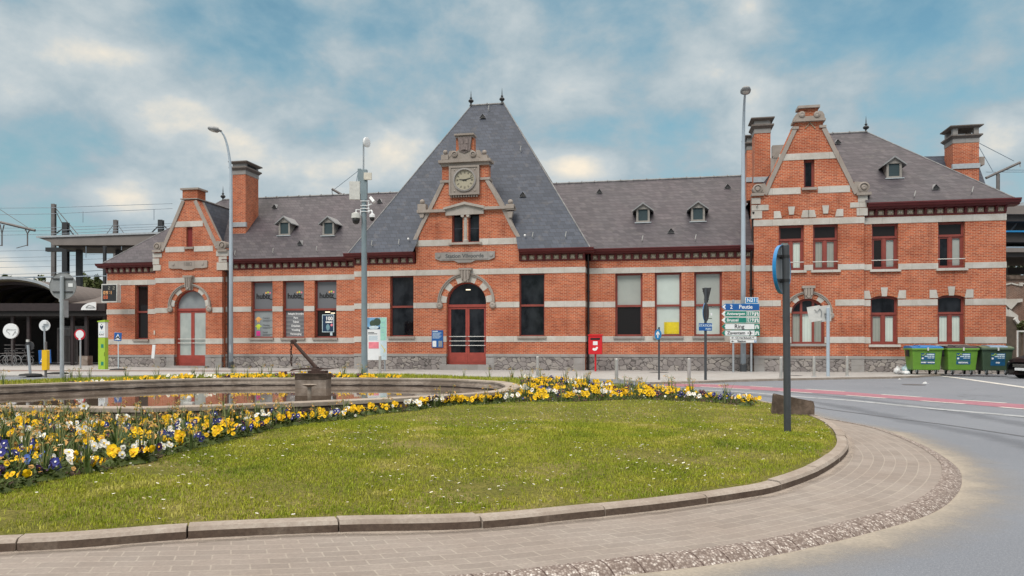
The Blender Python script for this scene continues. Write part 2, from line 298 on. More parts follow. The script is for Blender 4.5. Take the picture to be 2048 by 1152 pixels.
SIGNG = plain('grey_sign_back', (.27, .28, .29), .5, .2, .12, 5); SIGNDK = plain('dark_sign_back', (.040, .040, .044), .5, .1, .2, 5); POSTDK = plain('anthracite_post', (.060, .066, .074), .45, .2, .15, 4)
STEEL = plain('brushed_bollard_steel', (.50, .48, .455), .4, .55, .12, 5); WHITE = plain('white_enamel', (.74, .76, .78), .4, 0, .04); LTGREY = plain('light_grey_plastic', (.55, .55, .53), .5); CREAM = plain('cream_plastic', (.60, .57, .50), .5)
BLUE = plain('traffic_blue', (.010, .095, .33), .4, 0, .08); BLUEB = plain('bright_sign_blue', (.014, .20, .47), .35, 0, .06); GREEN = plain('motorway_green', (.010, .20, .15), .4, 0, .08); NAVY = plain('poster_navy', (.012, .035, .085), .4)
RED = plain('post_office_red', (.60, .012, .020), .35, 0, .06); SIGNRED = plain('sign_red', (.45, .012, .025), .4); YEL = plain('safety_yellow', (.80, .48, .008), .4, 0, .05); YELP = plain('yellow_paper', (.72, .56, .01), .6, 0, .10, 9)
LIME = plain('lime_pillar_green', (.33, .50, .045), .4, 0, .06); BLK = plain('black_ink', (.010, .010, .012), .5); WINK = plain('white_ink', (.80, .80, .80), .5); MINT = plain('mint_print', (.35, .66, .56), .5); PINKP = plain('pink_print', (.78, .22, .27), .5); PALEB = plain('pale_blue_print', (.56, .68, .74), .5)
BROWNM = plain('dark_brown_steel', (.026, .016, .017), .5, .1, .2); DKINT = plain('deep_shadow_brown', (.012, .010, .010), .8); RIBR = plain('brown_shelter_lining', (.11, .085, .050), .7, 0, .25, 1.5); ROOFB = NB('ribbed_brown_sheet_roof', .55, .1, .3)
_p = ROOFB.new('ShaderNodeSeparateXYZ'); ROOFB.l.new(ROOFB.tc.outputs['Object'], _p.inputs[0]); _f = ROOFB.math('FRACT', ROOFB.math('DIVIDE', _p.outputs[1], .9))
ROOFB.color(ROOFB.ramp(_f, [(0, (.22, .19, .175)), (.06, (.135, .112, .103)), (.95, (.12, .10, .092)), (1, (.07, .055, .05))])); ROOFB = ROOFB.m
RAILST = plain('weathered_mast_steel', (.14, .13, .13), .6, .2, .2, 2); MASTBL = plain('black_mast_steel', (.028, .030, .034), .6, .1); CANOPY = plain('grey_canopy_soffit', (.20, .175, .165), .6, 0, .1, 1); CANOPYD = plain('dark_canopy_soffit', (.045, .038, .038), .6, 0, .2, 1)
WIREM = plain('grey_overhead_wire', (.22, .28, .34), .6); RUST = plain('rusty_iron', (.060, .036, .030), .8, .2, .35, 12, wear=((.14, .06, .035), .6))
BING = plain('bin_bright_green', (.12, .27, .028), .42, 0, .10, 2.5, wear=((.10, .20, .03), .5)); BIND = plain('bin_dark_green', (.042, .072, .042), .45, 0, .15, 2.5); BINB = plain('bin_lid_blue', (.012, .16, .42), .4); BINK = plain('bin_lid_black', (.038, .034, .040), .5); BINGR = plain('bin_lid_faded_green', (.10, .14, .085), .5); RUBBER = plain('black_rubber', (.012, .012, .013), .7)
LBLUE = plain('bin_label_blue', (.012, .09, .20), .4); LGREEN = plain('label_lime', (.38, .52, .05), .4)
BAGW = plain('white_plastic_bag', (.62, .63, .64), .35, 0, .15, 6); BAGB = plain('pale_blue_plastic_bag', (.36, .50, .56), .3, 0, .15, 6); BAGG = plain('grey_plastic_bag', (.28, .28, .29), .35, 0, .2, 6)
CARP = NB('black_car_paint', .35, 0, .12); CARP.color((.006, .006, .008)); CARP.b.inputs['Coat Weight'].default_value = .08; CARP = CARP.m
LAMPGL = mk_pane('headlamp_glass', (.45, .47, .50), .08, .6); CHROME = plain('chrome', (.6, .6, .62), .2, .9)
CLOCKF = plain('cream_clock_face', (.37, .335, .25), .5, 0, .04)
def mk_emit(name, c, s):
    b = NB(name, .5); b.color(tuple(k * .3 for k in c)); b.b.inputs['Emission Color'].default_value = c + (1,); b.b.inputs['Emission Strength'].default_value = s; return b.m
LEDA = mk_emit('amber_led', (1, .50, .20), .45); LEDO = mk_emit('orange_red_led', (.9, .22, .08), .38); LEDW = mk_emit('dim_white_led', (.5, .48, .40), .16); LITW = mk_emit('warm_ceiling_lamp', (1, .85, .6), 1.5)
MANH = plain('manhole_iron', (.085, .085, .09), .6, .2)
VIAD = mk_brick('dull_viaduct_brick', (.19, .110, .085), (.12, .075, .062), (.24, .150, .115), (.30, .24, .20))

# ================================================================== mesh building
class MB:
    def __init__(s): s.v = []; s.f = []; s.m = []; s.cur = 0; s.uv = None
    def add(s, vs, fs):
        o = len(s.v); s.v += [tuple(map(float, p)) for p in vs]; s.f += [tuple(i + o for i in f) for f in fs]; s.m += [s.cur] * len(fs); return s
    def box(s, x0, x1, y0, y1, z0, z1):
        return s.add([(x0, y0, z0), (x1, y0, z0), (x1, y1, z0), (x0, y1, z0), (x0, y0, z1), (x1, y0, z1), (x1, y1, z1), (x0, y1, z1)],
                     [(0, 3, 2, 1), (4, 5, 6, 7), (0, 1, 5, 4), (1, 2, 6, 5), (2, 3, 7, 6), (3, 0, 4, 7)])
    def frust(s, x0, x1, y0, y1, z0, X0, X1, Y0, Y1, z1):
        return s.add([(x0, y0, z0), (x1, y0, z0), (x1, y1, z0), (x0, y1, z0), (X0, Y0, z1), (X1, Y0, z1), (X1, Y1, z1), (X0, Y1, z1)],
                     [(0, 3, 2, 1), (4, 5, 6, 7), (0, 1, 5, 4), (1, 2, 6, 5), (2, 3, 7, 6), (3, 0, 4, 7)])
    def prism(s, poly, y0, y1, holes=(), axis='y', back=True):    # poly in (x,z) pushed along y (or (x,y) along z, (y,z) along x)
        def P(p, d): return (p[0], d, p[1]) if axis == 'y' else ((p[0], p[1], d) if axis == 'z' else (d, p[0], p[1]))
        loops = [list(poly)] + [list(h) for h in holes]; flat = [p for l in loops for p in l]; n = len(flat)
        tri = tessellate_polygon([[Vector((p[0], p[1], 0)) for p in l] for l in loops])
        vs = [P(p, y0) for p in flat] + [P(p, y1) for p in flat]
        fs = [tuple(t) for t in tri]
        if back: fs += [tuple(i + n for i in t[::-1]) for t in tri]
        k = 0
        for l in loops:
            m = len(l)
            for i in range(m):
                a, b = k + i, k + (i + 1) % m; fs.append((a, b, b + n, a + n))
            k += m
        return s.add(vs, fs)
    def tube(s, pts, r, seg=8, cap=True):
        pts = [Vector(p) for p in pts]; rs = r if isinstance(r, (list, tuple)) else [r] * len(pts)
        vs = []; fs = []; up = None
        for i, p in enumerate(pts):
            t = (pts[min(i + 1, len(pts) - 1)] - pts[max(i - 1, 0)]).normalized()
            if up is None: up = Vector((0, 0, 1)) if abs(t.z) < .9 else Vector((1, 0, 0))
            a = t.cross(up); 
            if a.length < 1e-5: a = t.cross(Vector((0, 1, 0)))
            a.normalize(); b = a.cross(t).normalized(); up = b
            for k in range(seg):
                an = 2 * math.pi * k / seg; vs.append(p + (a * math.cos(an) + b * math.sin(an)) * rs[i])
        for i in range(len(pts) - 1):
            for k in range(seg):
                k2 = (k + 1) % seg; fs.append((i * seg + k, i * seg + k2, (i + 1) * seg + k2, (i + 1) * seg + k))
        if cap: fs.append(tuple(range(seg))[::-1]); fs.append(tuple((len(pts) - 1) * seg + k for k in range(seg)))
        return s.add(vs, fs)
    def lathe(s, prof, c=(0, 0, 0), seg=14, axis='z'):
        vs = []; fs = []
        for r, h in prof:
            for k in range(seg):
                an = 2 * math.pi * k / seg; x, y = r * math.cos(an), r * math.sin(an)
                q = (x, y, h) if axis == 'z' else ((x, h, y) if axis == 'y' else (h, x, y)); vs.append((q[0] + c[0], q[1] + c[1], q[2] + c[2]))
        for i in range(len(prof) - 1):
            for k in range(seg):
                k2 = (k + 1) % seg; fs.append((i * seg + k, i * seg + k2, (i + 1) * seg + k2, (i + 1) * seg + k))
        if prof[0][0] > 1e-4: fs.append(tuple(range(seg))[::-1])
        if prof[-1][0] > 1e-4: fs.append(tuple((len(prof) - 1) * seg + k for k in range(seg)))
        return s.add(vs, fs)
    def ball(s, c, r, seg=12, rings=8, sq=(1, 1, 1)):
        return s.add([(c[0] + p[0] * sq[0], c[1] + p[1] * sq[1], c[2] + p[2] * sq[2]) for p in
                      [(r * math.sin(math.pi * j / rings) * math.cos(2 * math.pi * i / seg), r * math.sin(math.pi * j / rings) * math.sin(2 * math.pi * i / seg), r * math.cos(math.pi * j / rings)) for j in range(rings + 1) for i in range(seg)]],
                     [(j * seg + i, j * seg + (i + 1) % seg, (j + 1) * seg + (i + 1) % seg, (j + 1) * seg + i) for j in range(rings) for i in range(seg)])
    def xf(s, M, i0=0):
        s.v = s.v[:i0] + [tuple(M @ Vector(p)) for p in s.v[i0:]]; return s
    def pieces(s, name, mats, parent, gap=.004):   # one object per separate piece (islands whose boxes touch belong together)
        par = list(range(len(s.v)))
        def fd(i):
            while par[i] != i: par[i] = par[par[i]]; i = par[i]
            return i
        for f in s.f:
            for q in f[1:]: par[fd(q)] = fd(f[0])
        isl = {}
        for fi, f in enumerate(s.f): isl.setdefault(fd(f[0]), []).append(fi)
        V = np.array(s.v); L = []
        for fs in isl.values(): vi = sorted({q for fi in fs for q in s.f[fi]}); L.append([fs, V[vi].min(0) - gap, V[vi].max(0) + gap])
        go = True
        while go:
            go = False
            for i in range(len(L)):
                for j in range(i + 1, len(L)):
                    if (L[i][1] <= L[j][2]).all() and (L[j][1] <= L[i][2]).all(): L[i] = [L[i][0] + L[j][0], np.minimum(L[i][1], L[j][1]), np.maximum(L[i][2], L[j][2])]; del L[j]; go = True; break
                if go: break
        for fs, _, _ in L:
            m = MB(); vi = sorted({q for fi in fs for q in s.f[fi]}); ix = {q: k for k, q in enumerate(vi)}; m.v = [s.v[q] for q in vi]; m.f = [tuple(ix[q] for q in s.f[fi]) for fi in fs]; m.m = [s.m[fi] for fi in fs]; m.obj(name, mats, parent)
    def obj(s, name, mats, parent=None, smooth=False, loc=None, bevel=0):
        me = bpy.data.meshes.new(name); me.from_pydata(s.v, [], s.f); me.validate()
        for m in (mats if isinstance(mats, (list, tuple)) else [mats]): me.materials.append(m)
        if max(s.m, default=0) > 0: me.polygons.foreach_set('material_index', s.m[:len(me.polygons)])
        if s.uv:
            ul = me.uv_layers.new(name='UVMap'); li = np.empty(len(me.loops), dtype=np.int32); me.loops.foreach_get('vertex_index', li)
            ul.data.foreach_set('uv', np.array(s.uv, dtype=np.float32)[li].ravel())
        if smooth: me.polygons.foreach_set('use_smooth', [True] * len(me.polygons)); 
        me.update(); o = bpy.data.objects.new(name, me); col.objects.link(o)
        if smooth == 'auto':
            pass
        if parent: o.parent = parent
        if loc: o.location = loc
        if bevel:
            bv = o.modifiers.new('b', 'BEVEL'); bv.width = bevel; bv.segments = 2; bv.limit_method = 'ANGLE'; bv.angle_limit = R(40)
        return o
def tag(o, label, cat, group=None, kind=None):
    if label: o['label'] = label
    if cat: o['category'] = cat
    if group: o['group'] = group
    if kind: o['kind'] = kind
    return o
def thing(name, label, cat, loc=(0, 0, 0), rz=0.0, group=None, tilt=None):
    o = bpy.data.objects.new(name, None); col.objects.link(o); o.location = loc; o.rotation_euler = (tilt[0] if tilt else 0, tilt[1] if tilt else 0, rz); o.empty_display_size = .1
    return tag(o, label, cat, group)
def structure(o): o['kind'] = 'structure'; return o
_txt = []
def text(parent, body, size, loc, mat, name='lettering', align='CENTER', depth=.002, rz=0.0, bold=0.0, sx=1.0):
    cu = bpy.data.curves.new(name, 'FONT'); cu.body = body; cu.size = size; cu.align_x = align; cu.align_y = 'CENTER'; cu.extrude = depth; cu.offset = bold; cu.resolution_u = 3
    t = bpy.data.objects.new(name, cu); col.objects.link(t)
    bpy.context.view_layer.update(); dg = bpy.context.evaluated_depsgraph_get(); me = bpy.data.meshes.new_from_object(t.evaluated_get(dg)); me.name = name
    bpy.data.objects.remove(t); me.materials.clear(); me.materials.append(mat)
    o = bpy.data.objects.new(name, me); col.objects.link(o); o.parent = parent; o.location = loc; o.rotation_euler = (R(90), 0, rz); o.scale = (sx, 1, 1); return o
def at(x, Y, z=None, y=None):                     # a point seen at photo column x, Y metres away
    return ((x - CX) / F * Y, Y, z if z is not None else (0.0 if y is None else CH - (y - HY) / F * Y))
def gnd(x, y, z=0.0):                             # where a photo pixel meets the level z
    Y = F * (CH - z) / (y - HY); return ((x - CX) / F * Y, Y, z)
PZ = 0.07                                         # level of the station pavement

# ================================================================== the station building
D0, PHI = 40.0, math.atan(.195)
c_, s_ = math.cos(PHI), math.sin(PHI)
def A(x, wv):                                     # distance along the facade seen at column x, on the plane that stands wv metres forward
    u = (x - CX) / F; return (u * (D0 - wv * c_) + wv * s_) / (c_ + u * s_)
def Yof(x, wv): a = A(x, wv); return D0 - a * s_ - wv * c_
def Z(x, y, wv): return CH - (y - HY) / F * Yof(x, wv)
SEC = dict(L=(-.6, -.07), G=(0.0, -.04), M=(-.4, 0.0), C=(.7, .05), R=(0.0, .04), V=(.35, -.01), W=(.12, -.03))
LV = dict(ut=5.43, ub=5.13, mt=3.65, mb=3.35, st=1.82, sb=1.51, pt=.87, g=.03, t2=5.40, b2=5.12, t3=7.70, b3=7.39)
B = thing('station_building', 'long red brick railway station with pale stone bands, slate roofs and a clock gable', 'station', (0, D0, 0), -PHI)
def lw(sec): return SEC[sec][0]
def lz(sec, k): return LV[k] + SEC[sec][1]
def rect(x0, x1, z0, z1): return [(x0, z0), (x1, z0), (x1, z1), (x0, z1)]
def arch(x0, x1, zb, zs, zt, n=20):
    cx, rx = (x0 + x1) / 2, (x1 - x0) / 2
    return [(x0, zb), (x1, zb)] + [(cx + rx * math.cos(math.pi * i / n), zs + (zt - zs) * math.sin(math.pi * i / n)) for i in range(n + 1)]
def wall(sec, outline, holes, name='wall', mat=None, depth=.45, dy=0.0):
    m = MB(); y = -lw(sec) - dy; m.prism(outline, y, y + depth, holes, back=False); return m.obj(name, mat or BRICK, B)
def band(sec, x0, x1, zt, zb, mat=STONE, out=.025, name='stone_band', gaps=()):
    y = -lw(sec); xs = [(x0, x1)]
    for g0, g1 in gaps:
        n = []
        for a, b in xs:
            if g1 <= a or g0 >= b: n.append((a, b)); continue
            if g0 > a: n.append((a, g0))
            if g1 < b: n.append((g1, b))
        xs = n
    for a, b in xs: MB().box(a, b, y - out, y + .12, zb, zt).obj(name, mat, B)
def sill(parent, y, x0, x1, z, mat=STONEW, over=.10, out=.13, h=.12):
    m = MB(); m.box(x0 - over, x1 + over, y - out, y + .1, z - h, z); return m.obj('sill', mat, parent)
def win(sec, x0, x1, zb, zt, trans=None, split=False, panes=('dark', 'dark'), frame=None, rev=.20, top=None, fw=.075, sl=True, bar=None, tri=False, label=None, splittop=False, slm=STONEW):
    """A window in the plane of a section; top=(spring, crown) for a curved head. panes=(upper, lower left, lower right)."""
    fr = frame or FRAME; y = -lw(sec) + rev
    m = MB(); out = arch(x0, x1, zb, top[0], top[1]) if top else rect(x0, x1, zb, zt)
    cx, cz = (x0 + x1) / 2, (zb + (top[1] if top else zt)) / 2; hx, hz = (x1 - x0) / 2, ((top[1] if top else zt) - zb) / 2
    inn = [(cx + (px - cx) * (hx - fw) / hx, cz + (pz - cz) * (hz - fw) / hz) for px, pz in out]
    m.prism(out, y, y + .09, [inn])
    tz = trans
    if tz: m.box(x0, x1, y - .03, y + .1, tz - .055, tz + .055)
    low = tz if tz else zt
    if split: m.box(cx - .075, cx + .075, y - .012, y + .088, zb + .02, low)
    if tri:
        for k in (-1, 1): m.box(cx + k * hx * .36 - .055, cx + k * hx * .36 + .055, y - .012, y + .088, zb + .02, (top[1] - .12) if top else zt)
    o = m.obj('window', fr, B)
    if label: o['label'] = label
    G = dict(dark=GLASSD, brown=GLASSB, room=GLASSB, film=GREYFILM, frost=FROST, frostg=FROSTG)
    def pane(poly, kind):
        if kind in G: MB().prism(poly, y + .05, y + .06).obj('pane', G[kind], o)
        else:
            MB().add([(q_[0], y + .05, q_[1]) for q_ in poly], [tuple(range(len(poly)))]).obj('pane', CLEAR, o); MB().prism(poly, y + .085, y + .094).obj('blind', dict(blind=BLIND, vert=BLINDV, greyb=BLINDG, sage=BLINDM, room=GLASSB)[kind], o)
    f2 = fw * .6
    if tz:
        if top: pane([(px, max(pz, tz)) for px, pz in inn if pz >= zb + hz * .2] , panes[0]) if False else pane([(inn[0][0], tz), (inn[1][0], tz)] + [p for p in inn[2:] if p[1] > tz], panes[0])
        else: pane(rect(x0 + f2, x1 - f2, tz + .02, zt - f2), panes[0])
    if tri:
        w3 = [(x0 + f2, cx - hx * .36), (cx - hx * .36, cx + hx * .36), (cx + hx * .36, x1 - f2)]
        for (a, b), k in zip(w3, panes[1:]): pane(rect(a, b, zb + f2, low - .02), k)
    elif split:
        pane(rect(x0 + f2, cx - .02, zb + f2, low - .02), panes[1]); pane(rect(cx + .02, x1 - f2, zb + f2, low - .02), panes[2])
        mm = MB()                                 # casement leaves
        for a, b in ((x0 + fw, cx - .06), (cx + .06, x1 - fw)):
            mm.prism(rect(a - .03, b + .03, zb + .05, low - .04), y + .012, y + .052, [rect(a + .05, b - .05, zb + .15, low - .13)])
        mm.obj('casement', fr, o)
    else: pane(rect(x0 + f2, x1 - f2, zb + f2, low - .02), panes[1])
    if sl: sill(o, -lw(sec), x0, x1, zb, slm)
    if bar: MB().tube([(x0 - .03, y - .18, bar), (x1 + .03, y - .18, bar)], .025, 6).obj('guard_rail', LTGREY, o)
    return o
def cornice(sec, x0, x1, zb, zt, r0=0, r1=0, over=.48, pitch=.44):
    """Moulded gutter on a frieze of brackets and beige panels."""
    y = -lw(sec); h = zt - zb; m = MB()
    m.box(x0, x1, y - .05, y + .3, zb, zb + .04); m.box(x0, x1, y - .03, y + .3, zb + .04, zb + .33)
    zs = zb + .33
    prof = [(0.06, 0), (over * .55, .02), (over * .6, .08), (over * .85, .12), (over * .92, .20), (over, .235), (over, h - .33), (-.3, h - .33), (-.3, 0)]
    m.prism([(y - a, zs + b) for a, b in prof], x0 - r0, x1 + r1, axis='x')
    n = max(1, round((x1 - x0) / pitch)); p = (x1 - x0) / n; pn = MB()
    for i in range(n + 1):
        xx = min(max(x0 + i * p, x0 + .055), x1 - .055); m.prism([(y - .03, zb + .05), (y - .09, zb + .05), (y - .12, zb + .2), (y - .25, zs - .01), (y - .03, zs - .01)], xx - .05, xx + .05, axis='x')
    o = m.obj('cornice', CORN, B)
    for i in range(n):
        xx = x0 + (i + .5) * p; pn.cur = 0; pn.box(xx - p * .30, xx + p * .30, y - .045, y - .028, zb + .075, zb + .29)
        pn.cur = 1; pn.box(xx - p * .15, xx - p * .03, y - .052, y - .044, zb + .14, zb + .22); pn.box(xx + p * .03, xx + p * .15, y - .052, y - .044, zb + .14, zb + .22)
    pn.pieces('frieze_panel', [TILE, TILED], o, .009); return o
def arc_pts(cx, cz, rx, rz, a0, a1, n): return [(cx + rx * math.cos(a0 + (a1 - a0) * i / n), cz + rz * math.sin(a0 + (a1 - a0) * i / n)) for i in range(n + 1)]
def archivolt(sec, x0, x1, zs, zt, wd, y=None, blocks=9, moulding=.12):
    """Alternating brick and stone voussoirs inside a weathered stone hood moulding with curled ends."""
    yy = -lw(sec); cx, rx, rz = (x0 + x1) / 2, (x1 - x0) / 2, zt - zs
    g = MB(); g.cur = 0
    for i in range(blocks):
        a0, a1 = math.pi * i / blocks, math.pi * (i + 1) / blocks; g.cur = i % 2
        o = arc_pts(cx, zs, rx + wd, rz + wd, a0, a1, 4); n_ = arc_pts(cx, zs, rx, rz, a0, a1, 4); g.prism(o + n_[::-1], yy - .02 - .006 * (i % 2 == 0), yy + .15)
    ob = g.obj('arch_voussoirs', [STONE, BRICK], B)
    h = MB(); o1 = arc_pts(cx, zs, rx + wd + moulding, rz + wd + moulding, 0, math.pi, 28); o2 = arc_pts(cx, zs, rx + wd, rz + wd, 0, math.pi, 28)
    h.prism(o1 + o2[::-1], yy - .10, yy + .1); q1 = arc_pts(cx, zs, rx + wd + moulding * .6, rz + wd + moulding * .6, 0, math.pi, 28); h.prism(o1 + q1[::-1], yy - .14, yy - .09)
    for k in (-1, 1):
        X = cx + k * (rx + wd + moulding * .2); h.lathe([(.16, 0), (.17, .04), (.11, .08), (.06, .12), (0.0, .13)], (X, yy, zs - .16), 14, 'y'); h.xf(Matrix.Identity(4))
        h.box(X - .1, X + .1, yy - .09, yy + .05, zs - .14, zs + .08); h.lathe([(.17, 0), (.17, -.12), (.10, -.16), (.06, -.16), (0, -.13)], (X, yy, zs - .16), 16, 'y')
    h.obj('hood_moulding', STONEW, B)
def keystone(cx, yy, z0, z1, w0, w1):
    k = MB(); k.frust(cx - w0, cx + w0, yy - .22, yy + .05, z0, cx - w1, cx + w1, yy - .26, yy + .05, z1)
    k.box(cx - w1 - .06, cx + w1 + .06, yy - .29, yy + .05, z1 - .10, z1 + .015)
    for i in (-1, 0, 1): k.box(cx + i * w1 * .55 - .035, cx + i * w1 * .55 + .035, yy - .30, yy - .2, z0 + .16, z1 - .11)
    k.lathe([(.0, -.30), (.07, -.29), (.09, -.25), (.09, -.1)], (cx, yy, z0 + .10), 12, 'y')
    return k.obj('keystone', STONEW, B)
# ---- section edges along the facade
aL0, aL1 = A(214, -.6), A(310, -.6)
aG0, aG1 = A(311, 0), A(444, 0)
aM0, aM1 = aG1, A(709, .7)
aC0, aC1 = A(709, .7), A(1170, .7)
aR0, aR1 = aC1, A(1508, .35)
aV0, aV1 = A(1508, .35), A(1728, .35)
aW0, aW1 = aV1, A(2012, .12)
EZ = 5.84                                         # underside of the low eaves; the right wing's is EW
EW = 7.71
# ---- left end bay
x0, x1 = A(270, -.6), A(296, -.6)
wall('L', rect(aL0, aG0, 0, EZ), [rect(x0, x1, lz('L', 'st'), lz('L', 'ub'))])
win('L', x0, x1, lz('L', 'st'), lz('L', 'ub'), trans=3.42, panes=('brown', 'brown'))
for t, b in (('ut', 'ub'), ('mt', 'mb'), ('st', 'sb')): band('L', aL0 - .02, aG0, lz('L', t), lz('L', b), gaps=[(x0, x1)] if t == 'mt' else ())
cornice('L', aL0, aG0 - .05, EZ - .06, 6.36, r0=.48)
# ---- left gable bay with the arched door
dx0, dx1 = A(349, 0), A(411.5, 0); dzb = Z(380, 731.5, 0); dzs = Z(380, 613, 0); dzt = Z(380, 580, 0)
gx = lambda x, y: (A(x, 0), Z(x, y, 0))
go = [(aG0, 0), (aG1, 0), (aG1, gx(444, 540)[1]), gx(455, 522), gx(455, 498), gx(436, 487), gx(425, 466), gx(393.5, 400), gx(364, 402), gx(345, 448), gx(322, 498), gx(308, 503), gx(308, 540), (aG0, gx(311, 541)[1])]
lx0, lx1 = A(372.5, 0), A(385, 0); lz0, lz1 = Z(378, 494, 0), Z(378, 453, 0)
wall('G', go, [arch(dx0, dx1, dzb, dzs, dzt), rect(lx0, lx1, lz0, lz1)], name='gable_wall', mat=BRICK, depth=.5)
MB().box(lx0, lx1, .12, .16, lz0, lz1).obj('louvre', LOUVR, B); m = MB(); m.box(lx0 - .08, lx1 + .08, -.1, .2, lz0 - .12, lz0 - .001); m.obj('sill', STONEW, B)
for (t, b) in (('ut', 'ub'), ('mt', 'mb'), ('st', 'sb')):
    band('G', aG0 - .02, aG1 + .02, lz('G', t), lz('G', b), gaps=[(dx0 - (.45 if t == 'mt' else 0), dx1 + (.45 if t == 'mt' else 0))] if t != 'ut' else ())
for y0_, y1_, xa, xb in ((442.5, 453.5, 347, 406), (493, 503.5, 331, 426)):
    band('G', A(xa, 0), A(xb, 0), Z(378, y0_, 0), Z(378, y1_, 0), gaps=[(lx0 - .1, lx1 + .1)] if y0_ > 460 else ())
archivolt('G', dx0, dx1, dzs, dzt, .24); keystone((dx0 + dx1) / 2, 0, dzt - .02, lz('G', 'ut') + .08, .15, .24)
def coping(sec, pts, wd=.22, name='gable_coping', mat=STONEW, out=.07, deep=.75):
    y = -lw(sec); m = MB()
    for (a, b) in zip(pts, pts[1:]):
        d = Vector((b[0] - a[0], b[1] - a[1])).normalized(); n = Vector((-d.y, d.x)) * wd
        m.prism([a, b, (b[0] + n.x, b[1] + n.y), (a[0] + n.x, a[1] + n.y)], y - out, y + deep)
    return m.obj(name, mat, B)
coping('G', [gx(322, 500), gx(342, 455), gx(364.5, 401)], -.20); coping('G', [gx(436, 490), gx(424, 465), gx(393.5, 400)], .20); coping('G', [gx(362, 399.5), gx(396, 398)], .06)
def scroll(sec, cx, cz, r, k, block=True):        # volute at the foot of a coping
    y = -lw(sec); m = MB()
    m.lathe([(r, .35), (r, -.10), (r * .72, -.13), (r * .66, -.07), (r * .5, -.07), (r * .42, -.14), (r * .2, -.15), (0, -.13)], (cx, y, cz), 18, 'y')
    m.prism([(cx - r * .2, cz + r * .95), (cx + k * r * 1.5, cz + r * 1.1), (cx + k * r * 2.0, cz - r * .6), (cx, cz - r)], y - .06, y + .3)
    m.box(cx - r * 1.25, cx + r * 1.25, y - .16, y + .35, cz - r - .12, cz - r + .01)
    return m.obj('scroll', STONEW, B)
scroll('G', *gx(316, 493), .23, 1); scroll('G', *gx(446, 491), .25, -1)
def quoins(sec, items, mat=STONE, out=.04):
    y = -lw(sec); m = MB()
    for xa, xb, ya, yb in items: m.box(A(xa, lw(sec)), A(xb, lw(sec)), y - out, y + .3, Z((xa + xb) / 2, yb, lw(sec)), Z((xa + xb) / 2, ya, lw(sec)))
    return m.pieces('quoin_block', mat, B)
quoins('G', [(306, 324, 507, 515), (306, 319, 517, 529), (307, 322, 530, 541), (433, 456, 502, 512), (438, 454, 513, 524), (434, 455, 525, 540)])
m = MB(); m.box(A(366, 0), A(396, 0), -.05, .75, Z(380, 397, 0), Z(380, 380, 0)); m.obj('gable_crest', BRICK2, B)
m = MB(); m.box(A(363, 0), A(399, 0), -.14, .85, Z(380, 380, 0), Z(380, 376.5, 0)); m.obj('crest_cap', STONEW, B)
m = MB(); x_, X_ = A(339, 0), A(416, 0); za, zb_ = Z(378, 537, 0), Z(378, 522, 0)
m.prism([(x_, za + .05), (x_, zb_), (X_, zb_), (X_, za + .05), (X_ - .25, za), ((x_ + X_) / 2 + .45, za), ((x_ + X_) / 2 + .25, za - .09), ((x_ + X_) / 2 - .25, za - .09), ((x_ + X_) / 2 - .45, za), (x_ + .25, za)], -.09, .1)
for k in (x_ + .3, X_ - .3): m.lathe([(.09, -.09), (.09, -.12), (0, -.13)], (k, 0, (za + zb_) / 2 + .04), 12, 'y')
pl = m.obj('date_plaque', STONEW, B); text(pl, '1882', .30, ((x_ + X_) / 2, -.10, (za + zb_) / 2 + .03), plain('worn_carving', (.20, .175, .16), .8), depth=.004)
# door leaves of the left gable
def double_door(sec, x0, x1, zb, zs, zt, fan, leaf, mat, tz, kick, rails, rev=.25, label=None):
    y = -lw(sec) + rev; out = arch(x0, x1, zb, zs, zt, 24); cx, rx = (x0 + x1) / 2, (x1 - x0) / 2; fw = .07
    m = MB(); inn = [(x0 + fw, zb + .02), (x1 - fw, zb + .02)] + arc_pts(cx, zs, rx - fw, zt - zs - fw, 0, math.pi, 24); m.prism(out, y, y + .1, [inn]); m.box(x0, x1, y - .04, y + .1, tz - .07, tz + .07)
    d = m.obj('door', mat, B)
    if label: d['label'] = label
    MB().prism([(x0 + fw * .6, tz), (x1 - fw * .6, tz)] + [p for p in arc_pts(cx, zs, rx - fw * .6, zt - zs - fw * .6, 0, math.pi, 24) if p[1] > tz], y + .05, y + .06).obj('fanlight', fan, d)
    for a, b in ((x0 + fw, cx), (cx, x1 - fw)):
        l = MB(); l.prism(rect(a + .004, b - .004, zb + .02, tz - .07), y + .01, y + .07, [rect(a + .11, b - .11, zb + kick, tz - .18)]); l.box(a + .12, b - .12, y + .003, y + .012, zb + .12, zb + kick - .12)
        lf = l.obj('door_leaf', mat, d); MB().box(a + .1, b - .1, y + .035, y + .045, zb + kick - .01, tz - .17).obj('door_glass', leaf, lf)
        for rz in rails: MB().tube([(a + .03, y - .06, rz), (b - .03, y - .06, rz)], .022, 6).obj('push_bar', LTGREY, lf)
    m = MB(); m.box(x0 - .25, x1 + .25, y - .75, y + .1, PZ - .02, zb); m.obj('door_step', STONEG, d); return d
double_door('G', dx0, dx1, dzb, dzs, dzt, FROST, FROSTG, DOORRED, Z(380, 619, 0), .62, [Z(380, 678, 0), Z(380, 686, 0)], label='red double door with grey frosted glass')
